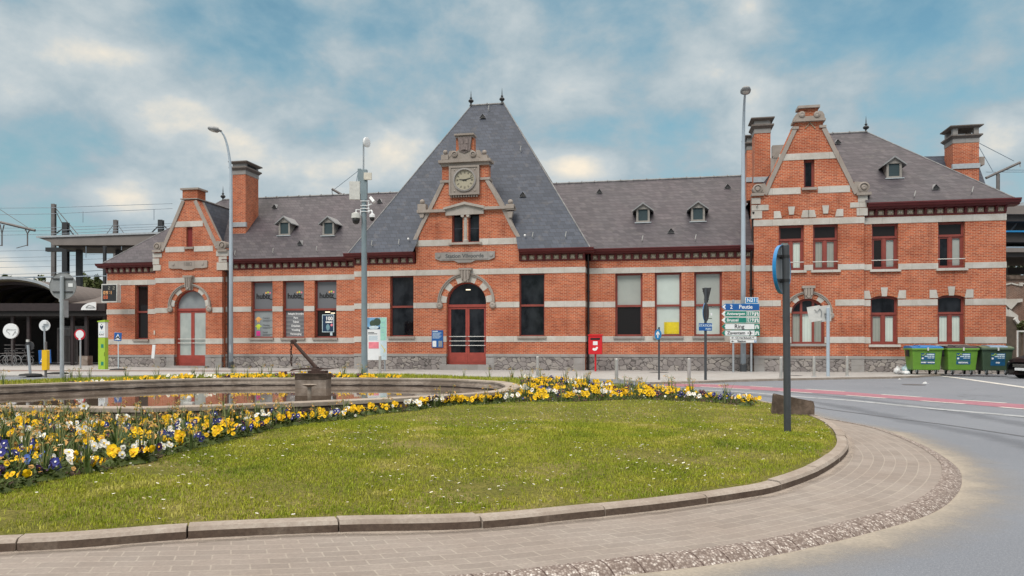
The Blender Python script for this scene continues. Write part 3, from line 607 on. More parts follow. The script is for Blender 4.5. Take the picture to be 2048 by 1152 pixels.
# ---- left main range with three shop windows
cuts = [(A(502.5, -.4), A(545, -.4)), (A(565.5, -.4), A(608, -.4)), (A(629, -.4), A(673, -.4))]
wall('M', rect(aM0, aM1, 0, EZ), [rect(a, b, lz('M', 'st'), lz('M', 'ub')) for a, b in cuts])
for t, b in (('ut', 'ub'), ('mt', 'mb'), ('st', 'sb')): band('M', aM0, aM1, lz('M', t), lz('M', b), gaps=cuts if t == 'mt' else ())
cornice('M', aM0, aM1, EZ, 6.40)
MAG = plain('magenta_print', (.65, .04, .26), .5); ORG = plain('orange_print', (.80, .40, .12), .5); LGR = plain('yellow_green_print', (.55, .66, .06), .5); GREYI = plain('grey_ink', (.06, .065, .07), .5)
for i, (a, b) in enumerate(cuts):
    o = win('M', a, b, lz('M', 'st'), lz('M', 'ub'), trans=3.46, panes=('film', ('frost', 'film', 'brown')[i])); yy = .4 + .20 + .045
    cx = (a + b) / 2 + .03; text(o, 'hubiz_', .42, (cx + .02, yy - .004, 4.25), BLK, 'window_sticker', bold=.016, sx=.98)
    d = MB()
    for k, mm in enumerate((0, 1, 2)): d.cur = mm; d.ball((cx + .10 + .13 * k, yy, 4.46 + .03 * (k == 1)), .055, 8, 6, (1, .05, 1))
    d.obj('window_sticker', [ORG, LGR, PINKP], o)
    if i == 0:
        for k, (mt, t, l1, l2) in enumerate(((ORG, 'Contact', 'Comfort', ''), (LGR, 'Meeting', '', ''), (MAG, 'Social', '', ''))):
            z = 2.92 - .42 * k; d = MB()
            if k < 2: d.ball((a + .32, yy, z), .135, 12, 8, (1, .05, 1)); d.box(a + .13, a + .52, yy - .006, yy + .004, z - .03, z + .03); d.box(a + .25, a + .30, yy - .006, yy + .004, z - .2, z - .1); d.box(a + .35, a + .40, yy - .006, yy + .004, z - .2, z - .1)
            else: d.box(a + .19, a + .44, yy - .006, yy + .004, z - .14, z + .14)
            d.obj('window_sticker', mt, o); text(o, t, .15, (a + .60, yy, z + .06), GREYI, 'window_sticker', 'LEFT', sx=.9)
            d = MB(); d.box(a + .60, b - .14, yy - .003, yy + .003, z - .07, z - .05); d.box(a + .60, b - .28, yy - .003, yy + .003, z - .13, z - .11); d.obj('window_sticker', GREYI, o)
    if i == 1:
        for k, t in enumerate(('Belegde Broodjes', 'Pers', 'Tabak', 'Dranken', 'Voeding', 'Verzorging')): text(o, t, .16 if k else .14, (cx, yy, 3.22 - .235 * k), WINK, 'window_sticker', bold=.004)
        d = MB()
        for k in range(6): d.box(a + .05, b - .05, yy - .002, yy + .004, 3.06 - .235 * k, 3.12 - .235 * k)
        d.obj('window_sticker', plain('pale_film_stripe', (.24, .24, .25), .4), o)
    if i == 2:
        d = MB(); d.cur = 1; d.box(a + .36, b - .26, yy - .012, yy + .004, 2.14, 3.16); d.cur = 0; d.box(a + .40, b - .30, yy - .018, yy - .011, 2.18, 3.12); d.cur = 2; d.ball((a + .72, yy - .018, 2.42), .16, 12, 8, (.7, .04, 1.2)); d.cur = 3; d.ball((b - .40, yy - .018, 2.55), .075, 10, 8, (1, .06, 1)); d.cur = 1; d.box(a + .86, a + 1.0, yy - .02, yy, 1.95, 2.13)
        d.obj('poster', [NAVY, PALEB, plain('poster_figure', (.16, .30, .36), .5), PINKP], o); text(o, '100', .30, (a + .80, yy - .021, 2.92), WINK, 'poster', bold=.012); MB().box(a + .58, a + 1.0, yy - .024, yy - .018, 2.68, 2.76).obj('poster', WINK, o)
        d = MB(); d.box(a + .55, a + .85, yy - .012, yy, 3.28, 3.33); d.box(a + .9, a + 1.15, yy - .012, yy, 3.22, 3.26); d.obj('ceiling_lamp', LITW, o)
# ---- centre block
cw = [(A(780, .7), A(827, .7)), (A(1038.5, .7), A(1089, .7))]
ex0, ex1 = A(893, .7), A(972.5, .7); ezb = Z(932, 729, .7); ezs = Z(932, 605, .7); ezt = Z(932, 564, .7)
cxy = lambda x, y: (A(x, .7), Z(x, y, .7))
gsh = [cxy(1038, 506), cxy(1040, 492), cxy(1043, 478), cxy(1028, 458), cxy(1011, 420), cxy(977, 358), cxy(977, 321), cxy(884, 325), cxy(884, 364), cxy(857, 418), cxy(842, 448), cxy(826, 480), cxy(830, 494), cxy(832, 508)]
co = [(aC0, 0), (aC1, 0), (aC1, EZ), (gsh[0][0], EZ)] + gsh + [(gsh[-1][0], EZ), (aC0, EZ)]
gw = [(A(904, .7), A(925.5, .7)), (A(936.5, .7), A(958.5, .7))]; gz0, gz1 = Z(931, 484.5, .7), Z(931, 425, .7)
wall('C', co, [rect(a, b, lz('C', 'st'), lz('C', 'ub')) for a, b in cw] + [arch(ex0, ex1, ezb, ezs, ezt)] + [rect(a, b, gz0, gz1) for a, b in gw], name='gable_wall', depth=.5)
m = MB(); m.box(aC0, aC0 + .3, -.7 + .5, 1.6, 0, EZ); m.box(aC1 - .3, aC1, -.7 + .5, 1.6, 0, EZ); m.pieces('wall', BRICK, B)
for a, b in cw: win('C', a, b, lz('C', 'st'), lz('C', 'ub'), trans=3.50, panes=('dark', 'dark'), fw=.06)
for a, b in gw: win('C', a, b, gz0, gz1, panes=('dark', 'dark'), sl=False, fw=.06)
for t, b in (('ut', 'ub'), ('mt', 'mb'), ('st', 'sb')):
    gp = list(cw) + [(ex0 - .5, ex1 + .5)] if t == 'mt' else ([(ex0, ex1)] if t == 'st' else [])
    band('C', aC0 - .02, aC1 + .02, lz('C', t), lz('C', b), gaps=gp)
    m = MB(); m.box(aC1, aC1 + .024, -.65, .3, lz('C', b), lz('C', t)); m.obj('stone_band', STONE, B)
band('C', cxy(826, 486)[0], cxy(1042, 486)[0], Z(934, 478, .7), Z(934, 490.5, .7), gaps=[(gw[0][0] - .02, gw[1][1] + .02)])
cornice('C', aC0, gsh[-1][0] - .05, EZ, 6.44, r0=.48); cornice('C', gsh[0][0] + .05, aC1, EZ, 6.44, r1=.48)
archivolt('C', ex0, ex1, ezs, ezt, .34, blocks=11, moulding=.14); keystone((ex0 + ex1) / 2, -.7, ezt - .03, lz('C', 'ut') + .03, .17, .30)
dd = double_door('C', ex0, ex1, ezb, ezs, ezt, GLASSD, GLASSD, DOORRED, Z(932, 611, .7), .64, [Z(932, 673, .7), Z(932, 682, .7), Z(932, 691, .7)], label='red glazed double entrance door')
# reflections of a bright building are left to the glass; a lamp hangs behind the fanlight
m = MB(); m.box(-2.45, -2.2, -.7 + .235, -.7 + .25, Z(932, 579, .7) - .02, Z(932, 579, .7) + .03); m.obj('ceiling_lamp', LITW, dd)
coping('C', [cxy(826, 481), cxy(841, 448), cxy(853, 425)], -.20); coping('C', [cxy(853, 425), cxy(868, 395), cxy(883, 364)], -.20); coping('C', [cxy(1043, 477), cxy(1028, 452), cxy(1013, 421)], .20); coping('C', [cxy(1013, 421), cxy(996, 390), cxy(977, 358)], .20)
m = MB(); y = -.7                                 # kneelers, cornices, crest of the clock gable
m.box(*[A(v, .7) for v in (881, 902)], y - .10, y + .6, Z(890, 366, .7), Z(890, 361, .7)); m.box(*[A(v, .7) for v in (960, 980)], y - .10, y + .6, Z(970, 360, .7), Z(970, 355, .7))
m.box(A(879, .7), A(983, .7), y - .28, y + .6, Z(932, 326, .7), Z(932, 320.5, .7)); m.box(A(883, .7), A(979, .7), y - .14, y + .5, Z(932, 332, .7), Z(932, 326, .7))
m.box(A(836, .7), A(893, .7), y - .22, y + .5, Z(862, 426, .7), Z(862, 420.5, .7)); m.box(A(967, .7), A(1029, .7), y - .22, y + .5, Z(1000, 419, .7), Z(1000, 413.5, .7))
for xx in (845, 1021):
    m.box(A(xx - 8, .7), A(xx + 8, .7), y - .18, y + .25, Z(xx, 421, .7), Z(xx, 409, .7)); m.prism([(A(xx - 6, .7), Z(xx, 424, .7)), (A(xx + 6, .7), Z(xx, 424, .7)), (A(xx + 3, .7), Z(xx, 436, .7)), (A(xx - 3, .7), Z(xx, 436, .7))], y - .15, y + .1); m.ball((A(xx, .7), y - .02, Z(xx, 404, .7)), .14)
for xx in (891, 969): m.box(A(xx - 7, .7), A(xx + 7, .7), y - .18, y + .25, Z(xx, 321, .7), Z(xx, 311, .7)); m.ball((A(xx, .7), y - .02, Z(xx, 305, .7)), .13)
m.prism([cxy(896, 321), cxy(968, 320), cxy(964, 312), cxy(952, 305), cxy(945, 300), cxy(917, 301), cxy(908, 307), cxy(900, 314)], y - .08, y + .4)
for xx, k in ((910, -1), (947, 1)): m.lathe([(.17, .3), (.17, -.14), (.11, -.17), (.10, -.12), (.06, -.12), (0, -.15)], (A(xx, .7), y, Z(xx, 309, .7)), 16, 'y')
m.prism([cxy(893, 320), cxy(900, 303), cxy(908, 302), cxy(902, 314)], y - .1, y + .3); m.prism([cxy(966, 319), cxy(960, 301), cxy(952, 301), cxy(956, 313)], y - .1, y + .3)
m.box(A(910, .7), A(949, .7), y - .2, y + .5, Z(930, 272, .7), Z(930, 268.5, .7)); m.box(A(912, .7), A(947, .7), y - .1, y + .45, Z(930, 276, .7), Z(930, 272, .7))
m.pieces('gable_stonework', STONEW, B)
m = MB(); m.box(A(912, .7), A(948, .7), y, y + .4, Z(930, 304, .7), Z(930, 276, .7)); m.obj('gable_crest', BRICK2, B)
m = MB(); m.prism([cxy(917, 275), cxy(944, 274), cxy(941, 302), cxy(930, 307), cxy(919, 303)], y - .13, y + .02); m.box(A(923, .7), A(937, .7), y - .19, y - .12, Z(930, 302, .7), Z(930, 290, .7)); m.box(A(927, .7), A(933, .7), y - .21, y - .18, Z(930, 301, .7), Z(930, 295, .7))
for xx in (925, 935): m.box(A(xx - 2.5, .7), A(xx + 2.5, .7), y - .18, y - .12, Z(930, 289, .7), Z(930, 279, .7))
m.obj('coat_of_arms', plain('dark_carved_stone', (.19, .155, .15), .8, 0, .25, 8), B)
# the clock
kx, kz = A(931, .7), Z(931, 361.5, .7); px0, px1, pz0, pz1 = A(900, .7), A(960, .7), Z(931, 391, .7), Z(931, 333, .7)
m = MB(); rr = .53; circ = [(kx + (rr + .06) * math.cos(i * math.pi / 18), kz + (rr + .06) * math.sin(i * math.pi / 18)) for i in range(36)]
m.prism(rect(px0, px1, pz0, pz1), y - .20, y, [circ]); m.prism(rect(px0, px1, pz0, pz1), y - .24, y - .19, [rect(px0 + .10, px1 - .10, pz0 + .10, pz1 - .10)])
for dx in (-1, 1):
    for dz in (-1, 1): m.ball((kx + dx * .56, y - .20, (pz0 + pz1) / 2 + dz * .57), .06, 8, 6, (1, .6, 1))
for i in range(11): m.box(px0 + .06 + i * (px1 - px0 - .1) / 11, px0 + .06 + (i + .55) * (px1 - px0 - .1) / 11, y - .17, y, pz0 - .11, pz0 - .001)
ck = m.obj('clock', STONEW, B)
MB().lathe([(rr + .10, 0), (rr + .10, -.10), (rr + .02, -.12), (rr, -.05), (rr, 0)], (kx, y - .17, kz), 40, 'y').obj('clock_rim', STONEG, ck)
MB().lathe([(rr, .0), (rr, -.02), (0, -.02)], (kx, y - .165, kz), 40, 'y').obj('clock_face', CLOCKF, ck)
m = MB()
for i in range(12):
    an = i * math.pi / 6; nb = 3 if i % 3 == 0 else 2; d = Vector((math.sin(an), math.cos(an))); t = Vector((d.y, -d.x))
    for j in range(nb):
        o_ = t * (j - (nb - 1) / 2) * .035; q0 = d * (rr - .07) + o_; q1 = d * (rr - .18) + o_
        m.prism([(kx + q0.x - t.x * .010, kz + q0.y - t.y * .010), (kx + q0.x + t.x * .010, kz + q0.y + t.y * .010), (kx + q1.x + t.x * .010, kz + q1.y + t.y * .010), (kx + q1.x - t.x * .010, kz + q1.y - t.y * .010)], y - .193, y - .187)
m.obj('clock_numerals', plain('faded_numeral_paint', (.12, .105, .085), .6), ck)
m = MB()
for an, ln, wd in ((R(277), .31, .04), (R(74), .47, .03)):
    d = Vector((math.sin(an), math.cos(an))); t = Vector((d.y, -d.x)); m.prism([(kx - d.x * .1 - t.x * wd, kz - d.y * .1 - t.y * wd), (kx - d.x * .1 + t.x * wd, kz - d.y * .1 + t.y * wd), (kx + d.x * ln + t.x * wd * .25, kz + d.y * ln + t.y * wd * .25), (kx + d.x * ln - t.x * wd * .25, kz + d.y * ln - t.y * wd * .25)], y - .21, y - .198)
m.obj('clock_hands', BLK, ck)
# pediment and column of the gable windows
m = MB(); m.prism([cxy(892, 432), cxy(892, 420), cxy(931, 408), cxy(968, 417), cxy(968, 428)], y - .13, y + .02, [])
m.prism([cxy(889, 421), cxy(889, 417), cxy(931, 405), cxy(970, 413), cxy(970, 418), cxy(931, 410)], y - .26, y + .02); m.box(A(898, .7), A(964, .7), y - .13, y + .1, Z(931, 489, .7), Z(931, 485, .7))
m.pieces('window_pediment', PEDI, B)
m = MB(); m.lathe([(.17, gz0), (.17, gz0 + .1), (.13, gz0 + .16), (.125, gz1 - .35), (.11, gz1 - .28), (.14, gz1 - .25)], (A(931, .7), y + .08, 0), 14); m.box(A(925, .7), A(937, .7), y - .08, y + .2, gz1 - .12, gz1 + .02)
for k in (-1, 1): m.lathe([(.09, -.12), (.09, .25)], (A(931, .7) + k * .15, y, gz1 - .18), 12, 'y')
m.obj('window_column', PEDI, B)
m = MB(); x_, X_ = A(871, .7), A(990, .7); za, zb_ = Z(931, 521, .7), Z(931, 504, .7); mc = (x_ + X_) / 2
m.prism([(x_, za + .12), (x_, zb_), (X_, zb_), (X_, za + .12), (X_ - .3, za), (mc + .6, za), (mc + .35, za - .12), (mc - .35, za - .12), (mc - .6, za), (x_ + .3, za)], y - .09, y + .1)
m.box(x_ + .38, X_ - .38, y - .115, y - .08, za + .06, zb_ - .05)
for k in (x_ + .2, X_ - .2): m.lathe([(.10, -.09), (.10, -.13), (0, -.14)], (k, y, (za + zb_) / 2 + .04), 14, 'y')
pl = m.obj('name_plaque', STONEG, B); text(pl, 'Station Vilvoorde', .30, (mc, y - .117, (za + zb_) / 2), GREYI, 'lettering', depth=.003, bold=.006)
# ---- right main range
cr3 = [(A(1230.5, 0), A(1285, 0)), (A(1309.5, 0), A(1363, 0)), (A(1388.5, 0), A(1444, 0))]
wall('R', rect(aR0, aR1 + .1, 0, EZ), [rect(a, b, lz('R', 'st'), lz('R', 'ub')) for a, b in cr3])
for t, b in (('ut', 'ub'), ('mt', 'mb'), ('st', 'sb')): band('R', aR0, aR1, lz('R', t), lz('R', b), gaps=cr3 if t == 'mt' else ())
cornice('R', aR0 + .25, aR1 - .02, EZ, 6.44)
for (a, b), p in zip(cr3, (('greyb', 'room'), ('blind', 'blind'), ('greyb', 'blind'))):
    o = win('R', a, b, lz('R', 'st'), lz('R', 'ub'), trans=3.46, panes=p, fw=.10, slm=STONEG)
    if p[0] == 'blind': MB().box(a + .48, b - .12, .25, .262, lz('R', 'st') + .12, lz('R', 'st') + .74).obj('yellow_sheet', YELP, o)
# ---- right wing: gable bay
vw = lw('V'); vx = lambda x, y: (A(x, vw), Z(x, y, vw))
ax0, ax1 = A(1582.5, vw), A(1649, vw); azb = Z(1615, 687.5, vw); azs = Z(1615, 625, vw); azt = Z(1615, 597, vw)
up = [(A(1557.5, vw), A(1608, vw)), (A(1626, vw), A(1676, vw))]; uz0, uz1 = Z(1615, 540.5, vw), lz('V', 'b3')
nx0, nx1, nz0, nz1 = A(1607.5, vw), A(1629, vw), Z(1618, 375.5, vw), Z(1618, 319, vw)
vo = [(aV0, 0), (aV1, 0), (aV1, vx(1728, 432)[1]), vx(1735, 425), vx(1735, 395), vx(1717, 385), vx(1705, 360), vx(1652, 254), vx(1646, 252), vx(1646, 240), vx(1590, 243), vx(1590, 256), vx(1584, 256), vx(1536, 362), vx(1526, 390), vx(1503, 393), vx(1503, 428), (aV0, vx(1508, 438)[1])]
wall('V', vo, [arch(ax0, ax1, azb, azs, azt), rect(nx0, nx1, nz0, nz1)] + [rect(a, b, uz0, uz1) for a, b in up], name='gable_wall', mat=BRICK, depth=.5)
win('V', ax0, ax1, azb, azt, trans=Z(1615, 625, vw), panes=('dark', 'sage', 'vert', 'sage'), tri=True, top=(azs, azt), slm=STONEG, fw=.10, label='round arched three light window')
for k, (a, b) in enumerate(up): win('V', a, b, uz0, uz1, trans=Z(1615, 478, vw), split=True, panes=('brown', 'vert' if k == 0 else 'sage', 'vert' if k == 0 else 'sage'), bar=Z(1615, 524, vw), fw=.10, slm=STONE)
win('V', nx0, nx1, nz0, nz1, panes=('dark', 'dark'), fw=.10, slm=STONEW)
for t, b, gp in (('mt', 'mb', [(ax0 - .5, ax1 + .5)]), ('st', 'sb', [(ax0, ax1)]), ('t2', 'b2', up), ('t3', 'b3', ())): band('V', aV0 - .02, aV1 + .02, lz('V', t), lz('V', b), gaps=gp)
for ya, yb, xa, xb in ((306, 319, 1558, 1677), (374, 387, 1536, 1700)): band('V', A(xa, vw), A(xb, vw), Z(1618, ya, vw), Z(1618, yb, vw), gaps=[(nx0 - .15, nx1 + .15)] if ya > 350 else ())
archivolt('V', ax0, ax1, azs, azt, .24, moulding=.12); keystone((ax0 + ax1) / 2, -vw, azt - .02, Z(1615, 573, vw), .16, .24)
def seghead(sec, a, b, z, rise, deep, mk=True):   # flat brick arch with three stone blocks above an upper window
    y = -lw(sec); m = MB(); wd = b - a; cx = (a + b) / 2
    m.cur = 1; n = 10
    for i in range(n):
        f0, f1 = i / n, (i + 1) / n; h0 = rise * (1 - (2 * f0 - 1) ** 2); h1 = rise * (1 - (2 * f1 - 1) ** 2)
        m.prism([(a + wd * f0, z + h0), (a + wd * f1, z + h1), (a + wd * f1, z + h1 + deep), (a + wd * f0, z + h0 + deep)], y - .02, y + .1)
    m.cur = 0; m.prism([(cx - .11, z + rise - .04), (cx + .11, z + rise - .04), (cx + .16, z + rise + deep + .12), (cx - .16, z + rise + deep + .12)], y - .05, y + .1)
    for k, e_ in ((-1, a), (1, b)): m.prism([(e_ - k * .02, z - .02), (e_ + k * .36, z - .02), (e_ + k * .36, z + deep + .10), (e_ + k * .06, z + deep + .10)], y - .04, y + .1)
    return m.obj('window_head', [STONE, BRICK2], B)
for a, b in up: seghead('V', a + .12, b - .12, Z(1615, 434, vw), .18, .24)
archz = Z(1615, 434, vw)
coping('V', [vx(1526, 388), vx(1538, 360), vx(1586, 257)], -.20); coping('V', [vx(1716, 386), vx(1702, 356), vx(1651, 255)], .20)
scroll('V', *vx(1515, 378), .24, 1); scroll('V', *vx(1727, 375), .27, -1)
quoins('V', [(1503, 1521, 396, 408), (1503, 1537, 410, 421), (1503, 1524, 422, 437), (1716, 1735, 384, 404), (1700, 1733, 405, 415), (1713, 1735, 416, 431)])
m = MB(); y = -vw
m.box(A(1584, vw), A(1597, vw), y - .1, y + .6, Z(1590, 259, vw), Z(1590, 254, vw)); m.box(A(1638, vw), A(1652, vw), y - .1, y + .6, Z(1645, 256, vw), Z(1645, 251, vw))
m.box(A(1585.5, vw), A(1650, vw), y - .2, y + .6, Z(1618, 244, vw), Z(1618, 240, vw)); m.prism([vx(1587, 241), vx(1649, 238), vx(1648, 230), vx(1644, 224), vx(1637, 222), vx(1632, 232), vx(1604, 234), vx(1600, 225), vx(1594, 227), vx(1589, 233)], y - .1, y + .5)
for xx in (1603, 1633): m.lathe([(.15, .4), (.15, -.15), (.08, -.18), (0, -.16)], (A(xx, vw), y, Z(xx, 230, vw)), 14, 'y')
m.box(A(1595, vw), A(1639, vw), y - .16, y + .6, Z(1618, 217, vw), Z(1618, 212, vw)); m.pieces('gable_stonework', STONEW, B)
m = MB(); m.box(A(1599, vw), A(1636, vw), y, y + .5, Z(1618, 234, vw), Z(1618, 217, vw)); m.obj('gable_crest', BRICK2, B)
m = MB(); t_ = .035                               # brick chevron under the crest
for k in (-1, 1): m.prism([vx(1620, 244.5), vx(1620 + k * 11, 257), vx(1620 + k * 9, 257), vx(1620, 247)], y - .05, y + .02)
m.obj('brick_chevron', TILE, B)
# ---- right wing: plain bays
ww = lw('W'); wx = [(A(1741, ww), A(1795.5, ww)), (A(1875, ww), A(1930, ww))]; wu = [(A(1743.5, ww), A(1796.5, ww)), (A(1876, ww), A(1930, ww))]
wzb = Z(1835, 689, ww); wzs = Z(1835, 594, ww) - .06; wzt = Z(1835, 591, ww); vz0 = Z(1835, 537.5, ww); vz1 = lz('W', 'b3')
wall('W', rect(aW0, aW1, 0, EW), [arch(a, b, wzb, wzs, wzt, 14) for a, b in wx] + [rect(a, b, vz0, vz1) for a, b in wu])
for k, (a, b) in enumerate(wx): win('W', a, b, wzb, wzt, trans=Z(1835, 626.5, ww), split=True, panes=('dark', 'sage' if k == 0 else 'vert', 'vert'), top=(wzs, wzt), fw=.10, slm=STONE)
for k, (a, b) in enumerate(wu): win('W', a, b, vz0, vz1, trans=Z(1835, 472, ww), split=True, panes=('brown', 'room' if k == 0 else 'dark', 'greyb'), bar=Z(1835, 519, ww), fw=.10, slm=STONE)
for t, b, gp in (('mt', 'mb', wx), ('st', 'sb', wx), ('t2', 'b2', wu), ('t3', 'b3', ())): band('W', aW0, aW1 + .02, lz('W', t), lz('W', b), gaps=gp)
for a, b in wx: seghead('W', a, b, wzs + .02, wzt - wzs, .28)
cornice('W', aW0 + .15, aW1, EW, 8.34, r1=.48)
# ---- plinths
def plinth(sec, segs, ends=True):
    y = -lw(sec); z1 = lz(sec, 'pt'); m = MB(); q = MB()
    for a, b in segs: MB().box(a, b, y - .05, y + .2, 0, z1 - .14).obj('plinth', RUBBLE, B); MB().box(a - .01, b + .01, y - .08, y + .2, z1 - .14, z1).obj('plinth_coping', STONEG, B)
plinth('L', [(aL0, aG0)]); plinth('G', [(aG0, dx0), (dx1, aG1)]); plinth('M', [(aM0, aM1)]); plinth('C', [(aC0, ex0), (ex1, aC1)]); plinth('R', [(aR0, aR1)]); plinth('V', [(aV0, aV1)]); plinth('W', [(aW0, aW1)])
m = MB()
for sec, xs in (('G', ((aG0, aG0 + .35), (dx0 - .5, dx0), (dx1, dx1 + .4), (aG1 - .4, aG1))), ('C', ((aC0, aC0 + .55), (ex0 - .25, ex0), (ex1, ex1 + .45), (aC1 - .6, aC1))), ('V', ((aV0, aV0 + .5), (aV1 - .6, aV1)))):
    for a, b in xs: m.box(a, b, -lw(sec) - .062, -lw(sec) + .1, 0, .40); m.box(a + .003, b - .003, -lw(sec) - .058, -lw(sec) + .1, .408, .72)
m.pieces('plinth_block', STONEG, B)
# ---- side and rear walls
m = MB(); m.box(aG1 - .3, aG1, .5, .95, 0, EZ); m.box(aL0, aL0 + .4, .6 + .45, 10.4, 0, EZ + .3); m.box(aG0, aG0 + .3, .5, 1.1, 0, EZ)
m.box(aW1 - .4, aW1, -.12 + .45, 10.2, 0, EW + .3); m.box(aV0, aV0 + .4, .15, 10.2, 0, EW + .3); m.box(aL0, aW1, 10.2, 10.5, 0, EZ + .3); m.box(aV0, aW1, 10.21, 10.51, EZ + .3, EW + .3); m.box(aC0, aC1, 9.8, 10.1, 0, EZ + .3)
m.pieces('wall', BRICK, B)
# ---- roofs
RZ = 11.08; ry = 5.0
def hiproof(name, x0, x1, y0, y1, ze, rx0, rx1, yr, zr, mat, notch=None):
    # notch = (from, to, back): stretch of the front slope left open where a gable wall stands in it
    zf = lambda d: ze + (zr - ze) * (d - y0) / (yr - y0)
    m = MB(); m.add([(x0, y0, ze), (x1, y0, ze), (x1, y1, ze), (x0, y1, ze), (rx0, yr, zr), (rx1, yr, zr)], ([] if notch else [(0, 1, 5, 4), (3, 2, 1, 0)]) + [(2, 3, 4, 5), (3, 0, 4), (1, 2, 5)])
    if notch:
        n0, n1, nd = notch
        if n0 is None: h = (nd - y0) / (yr - y0); P = [(n1, y0), (x1, y0), (rx1, yr), (rx0, yr), (x0 + (rx0 - x0) * h, nd), (n1, nd)]
        else: P = [(x0, y0), (n0, y0), (n0 + .30, nd), (n1 - .30, nd), (n1, y0), (x1, y0), (rx1, yr), (rx0, yr)]
        tri = tessellate_polygon([[Vector((p[0], p[1], 0)) for p in P]]); m.add([(p[0], p[1], zf(p[1])) for p in P], [tuple(q) for q in tri])
    o = m.obj(name, mat, B)
    t = MB()
    for a, b in (((x0, y0, ze), (rx0, yr, zr)), ((x1, y0, ze), (rx1, yr, zr)), ((x0, y1, ze), (rx0, yr, zr)), ((x1, y1, ze), (rx1, yr, zr))):
        if Vector(a[:2]) == Vector(b[:2]) or abs(a[0] - b[0]) < .05: continue
        if notch and notch[0] is None and a[0] == x0 and a[1] == y0: continue
        t.tube([a, b], .035, 6)
    n = max(2, int(abs(rx1 - rx0) / .75))
    for i in range(n):
        a = rx0 + (rx1 - rx0) * i / n; b = rx0 + (rx1 - rx0) * (i + 1) / n; t.tube([(a, yr, zr), (b - .02, yr, zr)], .065, 6); t.tube([(b - .05, yr, zr + .01), (b, yr, zr + .01)], .10, 6)
    t.obj('ridge_capping', RIDGE, o); return o
hiproof('roof', A(206, -.15), aC0 + 3, .12, 10.8, 6.38, A(446, -5.3), aC0 + 3, 5.3, 11.05, SLATE)
hiproof('roof', aC1 - 3, aV0 - .01, -.42, 10.6, 6.44, aC1 - 3, aV0 - .01, 5.0, 11.12, SLATE)
hiproof('roof', A(697, 1.1), A(1180, 1.1), -1.16, 9.4, 6.44, -2.3 - 1.0, -2.3 + 1.0, 4.1, 15.86, SLATEB, (gsh[-1][0] - .02, gsh[0][0] + .02, -.46))
rw = hiproof('roof', aV0 + .1, A(2028, .55), -.58, 10.4, 8.34, A(1600, -5), A(1733, -5), 4.95, Z(1733, 264, -4.95), SLATE, (None, aV1 + .04, .13))
def saddle(name, cx, half, y0, y1, ze, zr, mat): # gable roof running back from a gable wall
    m = MB(); m.add([(cx - half, y0, ze), (cx, y0, zr), (cx + half, y0, ze), (cx - half, y1, ze), (cx, y1, zr), (cx + half, y1, ze)], [(0, 1, 4, 3), (1, 2, 5, 4), (0, 2, 1), (3, 4, 5)]); o = m.obj(name, mat, B)
    t = MB(); t.tube([(cx, y0, zr), (cx, y1, zr)], .07, 6); t.obj('ridge_capping', RIDGE, o); return o
gcx = (A(364, 0) + A(393, 0)) / 2; gzr = Z(380, 401, 0) + .15
saddle('gable_roof', gcx, 2.2, .35, 5.2, gzr - 4.4, gzr + .1, SLATEB)
saddle('gable_roof', (A(883, .7) + A(977, .7)) / 2, 3.1, -.4, 3.4, Z(930, 490, .7), Z(930, 345, .7), SLATEB)
vcx = (A(1590, vw) + A(1646, vw)) / 2; vzr = Z(1618, 262, vw)
saddle('gable_roof', vcx, 2.75, .1, 5.0, Z(1618, 392, vw), vzr + .4, SLATE)
# valley flashings on the gables' inner edges, lead strips
def dormer(x, ytop, yb, half, S):
    """Little louvred dormer standing on a slope."""
    cx, wv, zb = onslope(x, yb, *S); zt = Z(x, ytop, -wv); yy = wv; h = zt - zb; m = MB()
    m.box(cx - half, cx - half + .11, yy, yy + 1.0, zb, zb + h * .68); m.box(cx + half - .11, cx + half, yy, yy + 1.0, zb, zb + h * .68); m.box(cx - half + .11, cx + half - .11, yy, yy + 1.0, zb, zb + .10)
    m.prism([(cx - half, zb + h * .66), (cx + half, zb + h * .66), (cx, zt - .06)], yy - .02, yy + 1.6)
    d = m.obj('dormer', plain('weathered_grey_timber', (.27, .25, .23), .7, 0, .15, 5) if 'weathered_grey_timber' not in MATS else MATS['weathered_grey_timber'], B)
    r_ = MB()
    for k in (-1, 1): r_.prism([(cx, zt), (cx + k * (half + .2), zb + h * .60), (cx + k * (half + .2), zb + h * .60 - .06), (cx, zt - .09)], yy - .14, yy + 1.9)
    r_.obj('dormer_roof', ZINCD, d); MB().box(cx - half + .1, cx + half - .1, yy + .05, yy + .09, zb + .1, zb + h * .66).obj('louvre', LOUV, d)
    s = MB(); s.box(cx - half - .08, cx + half + .08, yy - .12, yy + .1, zb - .05, zb); s.obj('dormer_sill', ZINC, d); return d
m = MB()                                          # small vent slates and snow hooks
def onslope(x, y, y0, ze, yr, zr):                # point of a front slope under a photo pixel
    best = None
    for i in range(400):
        d = y0 + (yr - y0) * i / 400; zz = ze + (zr - ze) * i / 400; e_ = abs(Z(x, y, -d) - zz)
        if best is None or e_ < best[0]: best = (e_, d, zz)
    return A(x, -best[1]), best[1], best[2]
SLM = (.12, 6.38, 5.3, 11.05); SLR = (-.42, 6.44, 5.0, 11.12); SLC = (-1.16, 6.44, 4.1, 15.86); SLW = (-.58, 8.34, 4.95, Z(1733, 264, -4.95))
for x in (568.5, 656.5): dormer(x, 432, 471, .37, SLM)
for x, t, b in ((1286, 405, 445), (1396, 402, 443)): dormer(x, t, b, .36, SLR)
dormer(1788.5, 312, 356, .36, SLW)
m = MB()
